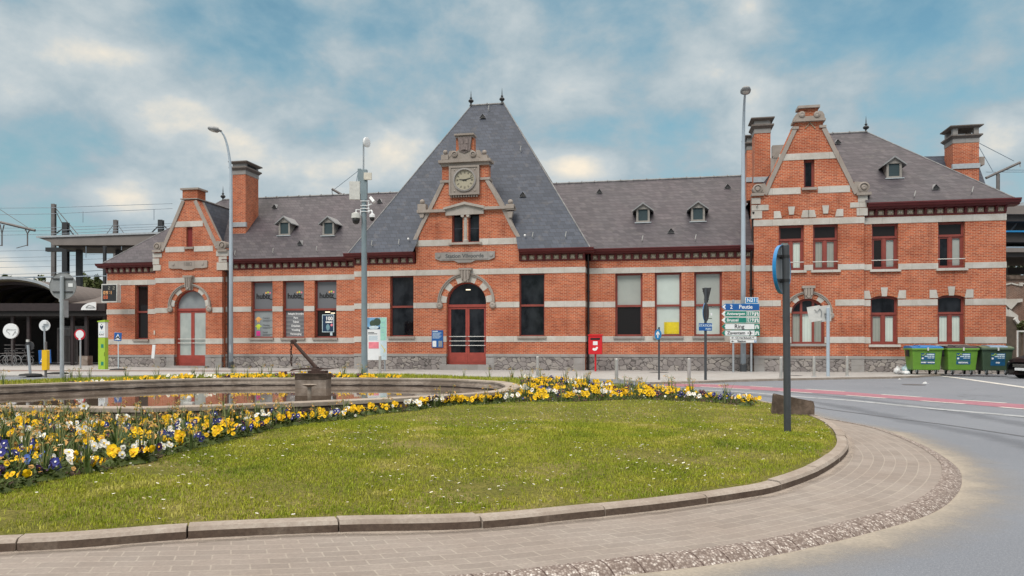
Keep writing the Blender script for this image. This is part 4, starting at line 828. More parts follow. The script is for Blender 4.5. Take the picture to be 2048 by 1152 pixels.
for x, y, S in ((550, 416, SLM), (601, 489, SLM), (760, 405, SLM), (966, 236, SLC), (1046, 392, SLC), (1199, 386, SLR), (1342, 465, SLR), (1455, 376, SLR), (1675, 287, SLW), (1871, 378, SLW)):
    a, d, z = onslope(x, y, *S); h = .22; m.cur = 0; m.add([(a - .2, d - .12, z - .04), (a + .2, d - .12, z - .04), (a, d - .10, z + h), (a, d + .35, z + .30)], [(0, 2, 3), (1, 3, 2), (0, 3, 1)]); m.cur = 1; m.add([(a - .15, d - .115, z - .02), (a + .15, d - .115, z - .02), (a, d - .105, z + h - .07)], [(0, 1, 2)])
m.pieces('roof_vent', [ZINCD, BLK], B)
m = MB()
for x, y, S in ((472, 512, SLM), (548, 507, SLM), (635, 503, SLM), (745, 492, SLC), (799, 490, SLC), (1066, 476, SLC), (1132, 475, SLC), (1285, 483, SLR), (1391, 481, SLR), (1828, 395, SLW), (1943, 387, SLW), (1042, 304, SLC), (888, 314, SLC), (978, 222, SLC)):
    a, d, z = onslope(x, y, *S); m.tube([(a, d, z), (a - .02, d - .12, z + .06), (a + .03, d - .14, z + .30)], .018, 5)
m.pieces('snow_hook', LTGREY, B)
def finial(x, y0, y1, wd):
    a = A(x, -wd); z0 = Z(x, y0, -wd); z1 = Z(x, y1, -wd); h = z1 - z0
    MB().lathe([(.10, 0), (.055, h * .12), (.05, h * .22), (.12, h * .24), (.17, h * .32), (.12, h * .40), (.05, h * .43), (.05, h * .48), (.09, h * .51), (.03, h * .56), (.025, h * .7), (.004, h)], (a, wd, z0), 12).obj('finial', MASTBL, B)
finial(942, 212, 181, 4.1); finial(1004, 209, 176, 4.1); finial(446, 403, 372, 5.3); finial(1732, 266, 232, 4.95)
def chimney(x0, x1, ybase, ytop, wd, depth, open_=(1, 0), band_=.35, lab=None, slope=None, crown=1.25, dark=True):
    a, b = A(x0, -wd), A(x1, -wd); zb = Z((x0 + x1) / 2, ybase, -wd); zt = Z((x0 + x1) / 2, ytop, -wd); y0, y1 = wd, wd + depth; zc = zt - crown
    m = MB(); m.box(a, b, y0, y1, zb - 1.2, zc); ch = m.obj('chimney', BRICK, B)
    if lab: ch['label'] = lab
    q = MB(); q.cur = 0; q.box(a - .02, b + .02, y0 - .02, y1 + .02, zc, zc + band_); q.cur = 1; q.frust(a - .04, b + .04, y0 - .04, y1 + .04, zc + band_, a - .14, b + .14, y0 - .14, y1 + .14, zc + band_ + .12); q.box(a - .16, b + .16, y0 - .16, y1 + .16, zc + band_ + .12, zc + band_ + .20)
    z2 = zc + band_ + .20; z3 = zt - .14; q.cur = 0; t = .26
    if open_[0]: # slots on the long faces
        for xx, yy in ((a, y0), (b - t, y0), (a, y1 - t), (b - t, y1 - t)): q.box(xx, xx + t, yy, yy + t, z2, z3)
        q.cur = 2; q.box(a + .3, b - .3, (y0 + y1) / 2 - .02, (y0 + y1) / 2 + .02, z2, z3) if open_[1] else None
    else: q.box(a, b, y0, y1, z2, z3); q.cur = 2; q.box(b - .03, b + .006, y0 + .22, y1 - .22, z2 + .02, z3)
    q.cur = 1; q.frust(a - .04, b + .04, y0 - .04, y1 + .04, z3, a - .17, b + .17, y0 - .17, y1 + .17, zt - .06); q.box(a - .19, b + .19, y0 - .19, y1 + .19, zt - .06, zt)
    q.obj('chimney_cap', [STONEG, CAPD, DKINT], ch)
    f = MB(); f.box(a - .05, b + .05, y0 - .06, y0 + .1, zb - .12, zb + .16); f.obj('lead_apron', ZINC, ch); return ch
chimney(465, 491, 450, 323, 2.2, 1.5, (0, 0), band_=.26, crown=.80, lab='broad brick chimney on the left roof')
chimney(1509, 1541, 360, 236, 1.5, 1.0, (0, 0), band_=.24, crown=.80, lab='tall slim brick chimney beside the right gable')
chimney(1494, 1512, 360, 271, 6.5, 1.0, (0, 0), band_=.24, crown=.85, lab='slim brick chimney behind the ridge')
chimney(1906, 1958, 333, 251, 7.9, 1.3, (1, 0), band_=.26, crown=1.0, lab='wide rear chimney with an open stone hood')
m = MB(); a0 = A(1780, -9.4); a1 = A(1950, -9.4); zr = Z(1860, 311, -9.4); m.add([(a0, 9.4, zr), (a1, 9.4, zr - .1), (a1 + .2, 6.2, zr - 5.2), (a0 - 1, 6.2, zr - 5.2), (a0, 12.5, zr - 5.2), (a1 + .2, 12.5, zr - 5.2)], [(0, 1, 2, 3), (1, 0, 4, 5)]); m.obj('roof', SLATEB, B)
m = MB(); m.prism([(A(1950, -9.2), zr - 1.9), (A(1966, -9.2), zr - 1.9), (A(1980, -9.2), zr - 5.4), (A(1956, -9.2), zr - 5.4)], 9.0, 9.5); m.box(A(1947, -9.2), A(1965, -9.2), 8.9, 9.5, Z(1956, 332, -9.2), Z(1956, 316, -9.2)); m.obj('gable_coping', STONEW, B)
m = MB(); m.box(A(1545, -10), A(1570, -10), 10, 10.5, Z(1555, 312, -10), Z(1555, 290, -10)); m.prism([(A(1544, -10), Z(1555, 318, -10)), (A(1570, -10), Z(1555, 318, -10)), (A(1570, -10), Z(1555, 303, -10)), (A(1552, -10), Z(1555, 303, -10))], 9.9, 10.4); m.box(A(1541, -10), A(1575, -10), 9.9, 10.5, 6, Z(1555, 316, -10)); m.obj('gable_crest', STONEW, B)
# ---- downpipes
def downpipe(x, wv, zt, kink=True, z0=.05):
    a = A(x, wv); y = -wv; m = MB(); m.tube([(a, y - .35, zt), (a, y - .12, zt - .45), (a, y - .09, zt - .7), (a, y - .09, z0)], .055, 8)
    for z in (1.0, 2.6, 4.2): m.box(a - .08, a + .08, y - .16, y, z, z + .06)
    m.obj('downpipe', DARKPIPE, B)
downpipe(458, -.4, EZ + .3); downpipe(1177, 0.0, EZ + .3); downpipe(1501.5, 0.0, EZ + .3); downpipe(1505, .05, EW + .4, z0=6.45)
m = MB(); m.box(A(309, -.6), A(311.5, -.6), .52, .6, Z(310, 669, -.6), Z(310, 661, -.6)); m.obj('wall_box', CREAM, B)
for x in (817, 1050): m = MB(); m.ball((A(x, .9), -.95, Z(x, 478 if x < 900 else 471, .9)), .06, 8, 6); m.obj('gutter_spout', WINK, B)
# ================================================================== ground, roads, pavement
def sheet(name, poly, z, mat, th=None):
    m = MB()
    if th: m.prism(poly, z - th, z, axis='z')
    else:
        tri = tessellate_polygon([[Vector((p[0], p[1], 0)) for p in poly]]); m.add([(p[0], p[1], z) for p in poly], [tuple(t) for t in tri])
    return structure(m.obj(name, mat))
sheet('ground', [(-1500, -300), (1500, -300), (1500, 2500), (-1500, 2500)], -.012, plain('distant_ground', (.16, .15, .13), .9, 0, .2, .05))
sheet('road', [(-60, -12), (70, -12), (70, 42), (-60, 42)], 0.0, ASPH)
def catmull(pts, n, closed=True):
    P = [Vector(p) for p in pts]; out = []; N_ = len(P)
    for i in range(N_ if closed else N_ - 1):
        p0, p1, p2, p3 = (P[(i + k) % N_] if closed else P[min(max(i + k, 0), N_ - 1)] for k in (-1, 0, 1, 2))
        for j in range(n):
            t = j / n; out.append(.5 * ((2 * p1) + (-p0 + p2) * t + (2 * p0 - 5 * p1 + 4 * p2 - p3) * t * t + (-p0 + 3 * p1 - 3 * p2 + p3) * t ** 3))
    if not closed: out.append(P[-1])
    return out
g2 = lambda x, y, z=0.0: gnd(x, y, z)[:2]
pe = [g2(1300, 768.5), g2(1394, 766.5), g2(1465, 763.5), g2(1560, 761), g2(1680, 758.5), g2(1780, 757), g2(1830, 755), g2(1875, 752)]
pvfront = [(-60, 31.5), (-30, 32.4), (-14, 32.6), (-6, 32.4), (1.5, 30.5), (4.2, 28.6)] + pe
pv = pvfront + [(22, 36.5), (30, 40), (30, 46), (-60, 60)]
sheet('pavement', pv, PZ, PAVE, .10)
m = MB(); ed = [Vector(p) for p in pe]
for a, b in zip(ed, ed[1:]):
    d = (b - a).normalized(); n = Vector((d.y, -d.x)) * .14; m.prism([a, b, b + n, a + n], -.02, PZ + .012, axis='z')
structure(m.obj('pavement_kerb', KERB))
# reddish cycle path crossing the pavement in front of the shelter
sheet('brick_path', [(-60, 39.2), (-16, 37.0), (-10, 36.6), (-10, 37.8), (-16, 38.7), (-60, 41.5)], PZ + .005, PAVER)
def ribbon(name, pts, w0, w1, z, mat, n=10, lat=(0, 1)):  # painted strip along a smooth line
    c = catmull([(*p, 0) for p in pts], n, False); m = MB(); vs = []; fs = []
    for i, p in enumerate(c):
        t = (c[min(i + 1, len(c) - 1)] - c[max(i - 1, 0)]).normalized(); nn = Vector((-t.y, t.x, 0)); vs += [(p.x + nn.x * w0, p.y + nn.y * w0, z), (p.x + nn.x * w1, p.y + nn.y * w1, z)]
    for i in range(len(c) - 1): fs.append((2 * i, 2 * i + 1, 2 * i + 3, 2 * i + 2))
    m.add(vs, fs); return structure(m.obj(name, mat))
lane_up = [(1330, 767.5), (1430, 769), (1500, 772.5), (1610, 779), (1690, 783.5), (1765, 789.5), (1840, 794.5), (1925, 800.5), (2010, 806.5), (2120, 814)]
lane_lo = [(1330, 772), (1430, 775.5), (1560, 782.5), (1625, 786.3), (1700, 791), (1775, 796.5), (1850, 803), (1925, 808), (2000, 814.5), (2120, 824)]
up = [Vector((*g2(*p), 0)) for p in lane_up]; lo = [Vector((*g2(*p), 0)) for p in lane_lo]
up = catmull(up, 8, False); lo = catmull(lo, 8, False)
m = MB(); nn = min(len(up), len(lo)); m.add([(p.x, p.y, .004) for k in range(nn) for p in (up[k], lo[k])], [(2 * i, 2 * i + 1, 2 * i + 3, 2 * i + 2) for i in range(nn - 1)]); structure(m.obj('cycle_lane', PINK))
def strip_px(name, pts, wd, mat, z=.008):         # marking whose centre line passes the given photo points
    return ribbon(name, [g2(*p) for p in pts], -wd / 2, wd / 2, z, mat, 4)
for a, b in (((1320, 766.8), (1452, 769.3)), ((1500, 772.3), (1545, 774.8)), ((1612, 778.6), (1690, 783.3)), ((1763, 789.3), (1842, 794.6)), ((1925, 800.6), (2012, 806.6)), ((2080, 812), (2160, 818))): strip_px('lane_dashes', (a, b), .15, LINE)
for a, b in (((1400, 773.7), (1500, 779)), ((1557, 782.4), (1626, 786.5)), ((1693, 790.9), (1772, 797)), ((1842, 802), (1930, 808.4)), ((2000, 814.6), (2090, 822))): strip_px('lane_dashes', (a, b), .15, LINE)
strip_px('worn_lane_line', [(1380, 779.5), (1500, 785.5), (1600, 794), (1700, 801), (1800, 811), (1900, 820.5), (2048, 833.5), (2120, 840)], .30, LINEW, .005)
for a, b in (((1543, 791.5), (1568, 793.5)), ((1752, 806.5), (1838, 813.5)), ((1850, 817), (1890, 821)), ((1970, 827), (2005, 830)), ((2030, 833), (2090, 839))): strip_px('worn_lane_line', (a, b), .13, LINEW, .009)
ribbon('road_seam', [g2(1560, 800), g2(1640, 816), g2(1720, 827), g2(1800, 838), g2(1900, 851), g2(2000, 866), g2(2120, 884)], -.035, .035, .006, mk_mark('tar_seam', (.135, .142, .16), .9), 6)
strip_px('bay_line', [(1883, 752.5), (1915, 756), (1960, 762.5), (2048, 775), (2120, 786)], .30, LINE)
for x, y, w_, nm in ((1828, 769.5, .75, 'manhole_cover'), (1590, 751, .62, 'manhole_cover'), (1318, 744.5, .95, 'manhole_cover'), (1020, 738.6, .5, 'manhole_cover')):
    z_ = .004 if y > 760 else PZ + .004; p = gnd(x, y, z_); m = MB(); m.lathe([(w_ / 2, 0), (w_ / 2, .004), (w_ / 2 - .03, .006), (0, .006)], (0, 0, 0), 24); o = m.obj(nm, MANH, loc=p)
    tag(o, {1828: 'round iron manhole cover in the asphalt beside the litter', 1590: 'dark manhole cover in the pavement between two steel bollards', 1318: 'long dark drain cover in the pavement below the middle office window', 1020: 'small dark cover in the pavement right of the entrance door'}[x], 'manhole cover')

# ================================================================== the roundabout island
IC = Vector((-6.6, 17.6))
kpts = [g2(-420, 1112, .05), g2(43, 1105, .05), g2(374, 1095.5), g2(678, 1081.5), g2(941, 1061, .05), g2(1161, 1040, .05), g2(1341, 1020, .05), g2(1477, 1000, .05), g2(1558, 984, .05), g2(1650, 947, .05), g2(1695, 908, .05), g2(1690, 879, .05), g2(1668, 856, .05), g2(1640, 842, .05),
        (5.75, 15.6), (5.55, 18.3), (4.3, 22.0), (1.3, 26.3), (-2.3, 28.9), (-6.6, 30.2), (-12, 29.4), (-17, 26.4), (-20, 21.5), (-20.4, 16), (-18, 10.5), (-13.5, 6.6), (-9, 5.1)]
def polar(pts):
    q = sorted((math.atan2(p[1] - IC.y, p[0] - IC.x), math.hypot(p[0] - IC.x, p[1] - IC.y)) for p in pts)
    return np.array([a for a, _ in q]), np.array([r for _, r in q])
kc = catmull([(*p, 0) for p in kpts], 10); kT, kR = polar(kc)
rim = [(-420, 806), (-150, 811.5), (0, 812.5), (150, 814), (300, 814.5), (500, 808), (700, 800), (900, 789.5), (1000, 782), (1028, 775.5), (1030, 770), (1012, 764), (980, 761.2), (900, 757.5), (800, 756), (700, 755.5), (560, 755.3), (400, 756.5), (200, 762.5), (0, 769.5), (-200, 776), (-420, 787)]
RZm = .42
pc = catmull([(*g2(x, y, RZm), 0) for x, y in rim], 8); pT, pR = polar(pc)
def rad(T, Rr, th): return np.interp(th, np.concatenate([T - 2 * math.pi, T, T + 2 * math.pi]), np.concatenate([Rr, Rr, Rr]))
def kr(th): return rad(kT, kR, th)
def pr(th): return rad(pT, pR, th)
KTOP = .14
def mound(t, th): return KTOP - .02 + .085 * np.clip(t * 2.2, 0, 1) ** .7 + .15 * np.clip(np.sin(th) * 1.3 - .25, 0, 1) * np.clip(t * 1.5, 0, 1)     # t: 0 at the kerb, 1 at the basin wall
NTH = 360; TH = np.linspace(-math.pi, math.pi, NTH, endpoint=False); KW = .14
def ringpt(th, r, z): return (IC.x + r * math.cos(th), IC.y + r * math.sin(th), z)
# kerb stones: bevelled blocks with open joints
m = MB(); arc = 0.0; seglen = 1.02
th = -math.pi; L_ = []
n_ = 4000; tt = np.linspace(-math.pi, math.pi, n_); rr_ = kr(tt); xs = IC.x + rr_ * np.cos(tt); ys = IC.y + rr_ * np.sin(tt); cum = np.concatenate([[0], np.cumsum(np.hypot(np.diff(xs), np.diff(ys)))])
tot_ = cum[-1]; ns = int(tot_ / seglen)
off0 = np.interp(math.atan2(g2(374, 1095.5)[1] - IC.y, g2(374, 1095.5)[0] - IC.x), tt, cum) % (tot_ / ns)
for i in range(ns):
    a_ = i * tot_ / ns + off0 + .007; b_ = (i + 1) * tot_ / ns + off0 - .007; jit = rnd.uniform(-.008, .008); jo = rnd.uniform(-.008, .008); vs = []; fs = []
    for k in range(7):
        th = float(np.interp((a_ + (b_ - a_) * k / 6) % tot_, cum, tt)); r = float(kr(th)) + jo
        for dr, z in ((0, -.05), (0, .113), (-.022, KTOP - .004 + jit), (-.045, KTOP + jit), (-KW, KTOP + jit), (-KW, -.05)): vs.append(ringpt(th, r + dr, z))
    for k in range(6):
        for j in range(6): fs.append((k * 6 + j, k * 6 + (j + 1) % 6, (k + 1) * 6 + (j + 1) % 6, (k + 1) * 6 + j))
    fs.append((0, 1, 2, 3, 4, 5)); fs.append(tuple(36 + j for j in range(6))[::-1]); m.add(vs, fs)
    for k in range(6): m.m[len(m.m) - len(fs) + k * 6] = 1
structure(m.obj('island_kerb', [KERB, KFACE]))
# paved apron with pebble edging, and sand washed onto the road
ap = [(-420, 1190), (43, 1186), (374, 1180), (678, 1170), (941, 1152), (1071, 1139), (1199, 1123), (1374, 1104), (1536, 1080), (1725, 1037), (1825, 1007), (1873, 974), (1886, 945), (1875, 919), (1825, 887), (1750, 858), (1675, 842), (1640, 836)]
apc = catmull([(*g2(x, y, .05), 0) for x, y in ap] + [(5.85, 15.8, 0), (5.7, 18.3, 0), (4.45, 22.1, 0), (1.4, 26.5, 0), (-2.3, 29.1, 0), (-6.6, 30.4, 0), (-12, 29.6, 0), (-17.1, 26.5, 0), (-20.2, 21.5, 0), (-20.7, 16, 0), (-18.4, 10.2, 0), (-14, 5.6, 0), (-9.5, 4.2, 0)], 10)
aT, aR = polar(apc)
def ring(name, rin, rout, zin, zout, mat, nr=6, uvs=1.0, prof=None, struct_=True, lim=None):
    m = MB(); m.uv = []; arc_ = 0
    ths = TH if lim is None else np.linspace(lim[0], lim[1], NTH); prev = None
    for th in list(ths) + ([ths[0] + 2 * math.pi] if lim is None else []):
        ro, ri = float(rout(th)), float(rin(th)); p = (ro * math.cos(th), ro * math.sin(th))
        if prev: arc_ += math.hypot(p[0] - prev[0], p[1] - prev[1])
        prev = p
        for k in range(nr + 1):
            t = k / nr; r = ri + (ro - ri) * t; z = zin + (zout - zin) * t if prof is None else prof(t); m.v.append(ringpt(th, r, z)); m.uv.append((arc_ * uvs, (ro - ri) * (1 - t) if uvs == 1.0 and name != 'road_sand' else t))
    nt_ = len(ths) + (1 if lim is None else 0)
    for i in range(nt_ - 1):
        for k in range(nr): m.f.append((i * (nr + 1) + k, i * (nr + 1) + k + 1, (i + 1) * (nr + 1) + k + 1, (i + 1) * (nr + 1) + k)); m.m.append(0)
    o = m.obj(name, mat, smooth=True); return structure(o) if struct_ else o
ra = lambda th: rad(aT, aR, th)
ew = lambda th: np.minimum(.185, np.maximum(.02, (ra(th) - kr(th)) * .3))
ring('apron_paving', lambda t: kr(t) - .1, lambda t: ra(t), .05, .055, APRON)
ring('apron_edging', lambda t: ra(t) - .01, lambda t: ra(t) + ew(t), 0, 0, PEB, prof=lambda t: .060 + .012 * math.sin(t * 2.2) - .075 * t ** 2.2, nr=8)
ring('road_sand', lambda t: ra(t) + ew(t) * .7, lambda t: ra(t) + ew(t) + .68, .005, .005, SAND, nr=8)
sand_in = ring('kerb_sand', lambda t: kr(t) + .16, lambda t: kr(t) - .02, .060, .060, mk_stain('kerb_foot_sand', (.42, .36, .31), [(.35, 0.0), (.8, .8)]), nr=4, uvs=.999)
def tyre(name, r0, r1): return ring(name, lambda t: ra(t) + r0, lambda t: ra(t) + r1, .0035, .0035, TYRE, nr=8, uvs=.999)
TYRE = mk_stain('tyre_polished_asphalt', (.125, .137, .160), [(.08, 0.0), (.42, .24), (.58, .24), (.92, 0.0)])
tyre('tyre_tracks', 1.25, 2.0); tyre('tyre_tracks', 3.0, 3.8)
# turf and soil surface
def surf(th, t): r = kr(th) - KW + .01 + (pr(th) + .06 - kr(th) + KW) * t; return r
m = MB(); nr = 26
for th in TH:
    for k in range(nr + 1):
        t = k / nr; z = float(mound(t, th)) + (.018 * math.sin(9 * th + 7 * t) + .012 * math.sin(23 * th - 11 * t)) * min(1, 6 * t); m.v.append(ringpt(th, float(surf(th, t)), z))
for i in range(NTH):
    j = (i + 1) % NTH
    for k in range(nr): m.f.append((i * (nr + 1) + k, i * (nr + 1) + k + 1, j * (nr + 1) + k + 1, j * (nr + 1) + k)); m.m.append(0)
structure(m.obj('lawn_ground', TURF, smooth=True))
def gz(x, y):                                     # height of the island surface
    th = math.atan2(y - IC.y, x - IC.x); r = math.hypot(x - IC.x, y - IC.y); r0 = float(kr(th)) - KW; r1 = float(pr(th)) + .06
    t = (r0 - r) / max(r0 - r1, .05); return float(mound(np.clip(t, 0, 1), th)) + (.018 * math.sin(9 * th + 7 * t) + .012 * math.sin(23 * th - 11 * t)) * min(1, max(0, 6 * t))
def inpoly(x, y, P):
    x = np.asarray(x); y = np.asarray(y); c = np.zeros(x.shape, bool); j = len(P) - 1
    for i in range(len(P)):
        xi, yi = P[i]; xj, yj = P[j]; d = (yj - yi) or 1e-9
        c ^= ((yi > y) != (yj > y)) & (x < (xj - xi) * (y - yi) / d + xi); j = i
    return c
bz = .20
bedL = [g2(x, y, bz) for x, y in [(-350, 1085), (-120, 1020), (0, 984), (60, 966), (160, 949), (280, 924), (380, 899), (520, 867), (640, 846), (760, 829), (900, 815), (1000, 806), (1036, 800), (1034, 786), (960, 800), (800, 812), (600, 826), (300, 842), (0, 846), (-350, 846)]]
bedR = [g2(x, y, bz) for x, y in [(1020, 806), (1120, 804), (1300, 803), (1400, 802), (1500, 807), (1508, 802), (1470, 794), (1400, 786), (1300, 778), (1200, 772), (1110, 767), (1050, 768), (1040, 776), (1036, 790)]]
def outer_bed(x0, x1): return None
def in_bed(x, y): return inpoly(x, y, bedL) | inpoly(x, y, bedR)
def far_bed(x, y):                                # narrow strip of flowers behind the basin
    th = np.arctan2(y - IC.y, x - IC.x); r = np.hypot(x - IC.x, y - IC.y); return (r < pr(th) + 1.5) & (y > 18) & (np.abs(th - 1.75) < 1.2)
def sample(n, box, seed, cond):
    g = np.random.default_rng(seed); out = []
    while len(out) < n:
        x = g.uniform(box[0], box[1], n * 4); y = g.uniform(box[2], box[3], n * 4); th = np.arctan2(y - IC.y, x - IC.x); r = np.hypot(x - IC.x, y - IC.y)
        ok = (r < kr(th) - KW - .02) & (r > pr(th) + .08) & cond(x, y); out += list(zip(x[ok], y[ok]))
    return out[:n]
# soil under the flowers, slightly proud of the turf
def soil(poly):
    c = catmull([(*p, 0) for p in poly], 6); m = MB(); cx = sum(p.x for p in c) / len(c); 
    g = []; xs = np.arange(min(p.x for p in c), max(p.x for p in c), .14); ys = np.arange(min(p.y for p in c), max(p.y for p in c), .14); P = [(p.x, p.y) for p in c]
    X, Yg = np.meshgrid(xs, ys, indexing='ij'); I = inpoly(X, Yg, P); idx = {}
    for i in range(len(xs) - 1):
        for j in range(len(ys) - 1):
            if I[i, j] and I[i + 1, j] and I[i, j + 1] and I[i + 1, j + 1]:
                q = []
                for a, b in ((i, j), (i + 1, j), (i + 1, j + 1), (i, j + 1)):
                    if (a, b) not in idx: idx[(a, b)] = len(m.v); m.v.append((xs[a], ys[b], gz(xs[a], ys[b]) + .003 + rnd.uniform(0, .012)))
                    q.append(idx[(a, b)])
                m.f.append(tuple(q)); m.m.append(0)
    return structure(m.obj('flower_bed_soil', SOIL, smooth=True))
soil(bedL); soil(bedR)
# ---- basin: wall, rim, bed and water
m = MB(); m.uv = None; prof = [(.07, -.05), (.07, RZm - .06), (.085, RZm - .055), (.085, RZm - .01), (.075, RZm), (-.27, RZm), (-.28, RZm - .01), (-.28, RZm - .05), (-.25, RZm - .06), (-.25, -.15)]
def basin(prof, mat, name):
    m = MB(); k_ = len(prof)
    for th in TH:
        r = float(pr(th)); w_ = rnd.uniform(-.004, .004)
        for dr, z in prof: m.v.append(ringpt(th, r + dr + w_, z))
    for i in range(NTH):
        j = (i + 1) % NTH
        for k in range(k_ - 1): m.f.append((i * k_ + k, i * k_ + k + 1, j * k_ + k + 1, j * k_ + k)); m.m.append(0)
    return m, mat, name
pond = thing('pond_basin', 'round concrete pond basin with weathered rim and shallow murky water', 'pond', (IC.x, IC.y, 0)); sh = Matrix.Translation((-IC.x, -IC.y, 0))
for pf, mat, nm in (([(.07, -.05), (.07, RZm - .075)], CONCM, 'outer_wall'), ([(.07, RZm - .075), (.09, RZm - .07), (.09, RZm - .008), (.08, RZm), (-.24, RZm), (-.25, RZm - .008), (-.25, RZm - .05)], CONCP, 'rim'), ([(-.25, RZm - .05), (-.235, RZm - .055), (-.235, .30), (-.26, .29), (-.26, .13)], CONC, 'inner_wall')):
    m, mt, n_ = basin(pf, mat, nm); m.xf(sh); m.obj(nm, mt, pond, smooth=False)
m = MB()                                          # dark algae line just above the water
for th in TH:
    r = float(pr(th)); h = .208 + .018 * (.5 + .5 * math.sin(th * 41)) * abs(math.sin(th * 17 + 1)) + rnd.uniform(-.004, .010); m.v += [ringpt(th, r - .266, .17), ringpt(th, r - .266, h + .012)]
for i in range(NTH): j = (i + 1) % NTH; m.f.append((2 * i, 2 * i + 1, 2 * j + 1, 2 * j)); m.m.append(0)
m.xf(sh); m.obj('algae_line', plain('black_algae', (.022, .014, .012), .7, 0, .4, 9), pond)
WZ = .20
m = MB(); m.v = [ringpt(th, float(pr(th)) - .24, .05) for th in TH]; m.f = [tuple(range(NTH))]; m.m = [0]; m.xf(sh); m.obj('basin_floor', CONCM, pond)
m = MB(); m.v = [ringpt(th, float(pr(th)) - .262, WZ) for th in TH]; m.f = [tuple(range(NTH))]; m.m = [0]; structure(m.obj('water', WATER))
# ---- pedestal with the old anchor
pp = at(620, 20.6); px, py = pp[0], 20.9
ped = MB(); ped.box(-.50, .50, -.42, .42, -.1, .52); pt = MB()
pd = thing('anchor_pedestal', 'square stained concrete plinth in the pond under the old anchor', 'plinth', (px, py, .10), R(-3)); a = MB(); a.box(-.44, .44, -.20, .28, -.05, .33); a.obj('base', CONC, pd); a = MB(); a.box(-.45, .445, -.215, .29, .33, .50); a.obj('block', CONCM, pd, bevel=.012)
an = thing('anchor', 'black rusty iron anchor with a hanging chain on the pond plinth', 'anchor', (px, py, .60), R(-6)); an.scale = (1.1, 1.1, 1.14)
m = MB(); m.tube([(.10, 0, .12), (-.50, -.05, .78)], [.05, .042], 8); m.xf(Matrix.Identity(4)); m.obj('shank', RUST, an)
m = MB(); m.box(-.10, .36, -.10, .12, 0, .07); m.prism([(-.02, .05), (.12, .05), (.13, .16), (.02, .16)], -.09, .09); m.obj('crown', RUST, an)
for k, yy in ((-1, -.28), (1, .18)):
    m = MB(); m.prism([(0, .10), (.30, .085), (.62 * (1 if k > 0 else .7), .13), (.30, .12), (0, .14), (-.40, .125), (-.62 * (.55 if k > 0 else .8), .06 if k < 0 else .10), (-.3, .09)], yy - .06, yy + .02); m.obj('fluke', RUST, an)
m = MB(); m.tube([(-.52, -.09, .78), (-.49, .04, .80)], .055, 8); m.obj('shackle', RUST, an)
m = MB()
for i in range(8):
    z = .70 - i * .068; c = (-.55 + .008 * math.sin(i * 2), -.07, z); n_ = 10; rx, rz = (.022, .044)
    pts = [(c[0] + (rx * math.cos(q * 2 * math.pi / n_) if i % 2 == 0 else 0), c[1] + (rx * math.cos(q * 2 * math.pi / n_) if i % 2 else 0), c[2] + rz * math.sin(q * 2 * math.pi / n_)) for q in range(n_ + 1)]; m.tube(pts, .012, 5)
m.obj('chain', RUST, an)
p = at(619, 18.2); m = MB(); m.lathe([(.05, .05), (.05, .36), (.055, .37), (.17, .415), (.18, .43), (.17, .435), (.03, .42), (0, .42)], (0, 0, 0), 16); tag(m.obj('fountain_nozzle', CONCP, loc=(p[0], p[1], 0)), 'pale mushroom shaped fountain nozzle standing in the pond water', 'fountain nozzle')
p = at(378, 15.2); m = MB(); m.box(-.09, .09, -.06, .06, -.02, .03); m.lathe([(.03, .03), (.045, .06), (.05, .11), (.03, .15), (0, .16)], (0, 0, 0), 12); tag(m.obj('pond_spout', LTGREY, loc=(p[0], p[1], WZ)), 'small grey spout poking out of the pond water', 'spout')
# floating bits on the water
# ---- grass blades (uncountable)
def blades(name, pts, mat, hmin, hmax, wd, seed, lean=.55, per=3):
    g = np.random.default_rng(seed); P = np.array([(x, y, gz(x, y)) for x, y in pts]); P = np.repeat(P, per, 0); n = len(P)
    P[:, :2] += g.normal(0, .012, (n, 2)); h = g.uniform(hmin, hmax, n); a = g.uniform(0, 2 * math.pi, n); l = g.uniform(.1, lean, n) * h; b = g.uniform(0, 2 * math.pi, n)
    dx, dy = np.cos(a) * wd / 2, np.sin(a) * wd / 2; lx, ly = np.cos(b) * l, np.sin(b) * l
    V = np.empty((n, 5, 3)); V[:, 0] = P + np.c_[-dx, -dy, np.full(n, -.005)]; V[:, 1] = P + np.c_[dx, dy, np.full(n, -.005)]
    V[:, 2] = P + np.c_[dx * .8 + lx * .35, dy * .8 + ly * .35, h * .6]; V[:, 3] = P + np.c_[-dx * .8 + lx * .35, -dy * .8 + ly * .35, h * .6]; V[:, 4] = P + np.c_[lx, ly, h]
    me = bpy.data.meshes.new(name); me.vertices.add(n * 5); me.vertices.foreach_set('co', V.ravel()); idx = np.arange(n)[:, None] * 5
    loops = np.concatenate([idx + np.array([[0, 1, 2, 3]]), idx + np.array([[3, 2, 4]])], 1).ravel(); me.loops.add(n * 7); me.loops.foreach_set('vertex_index', loops.astype(np.int32))
    st = np.empty((n, 2), np.int32); st[:, 0] = np.arange(n) * 7; st[:, 1] = st[:, 0] + 4; me.polygons.add(n * 2); me.polygons.foreach_set('loop_start', st.ravel()); me.polygons.foreach_set('loop_total', np.tile([4, 3], n).astype(np.int32)); me.update(calc_edges=True); me.validate()
    me.materials.append(mat); o = bpy.data.objects.new(name, me); col.objects.link(o); return o
gb = np.random.default_rng(3)
notbed = lambda x, y: ~in_bed(x, y) & ~far_bed(x, y)
patch = lambda x, y: (np.sin(x * 2.1 + 1.3 * np.sin(y * 1.7)) + np.sin(y * 2.7 + x * .8) + gb.normal(0, .5, np.shape(x)) > -1.25)
kerbgap = lambda x, y: kr(np.arctan2(y - IC.y, x - IC.x)) - KW - np.hypot(x - IC.x, y - IC.y)
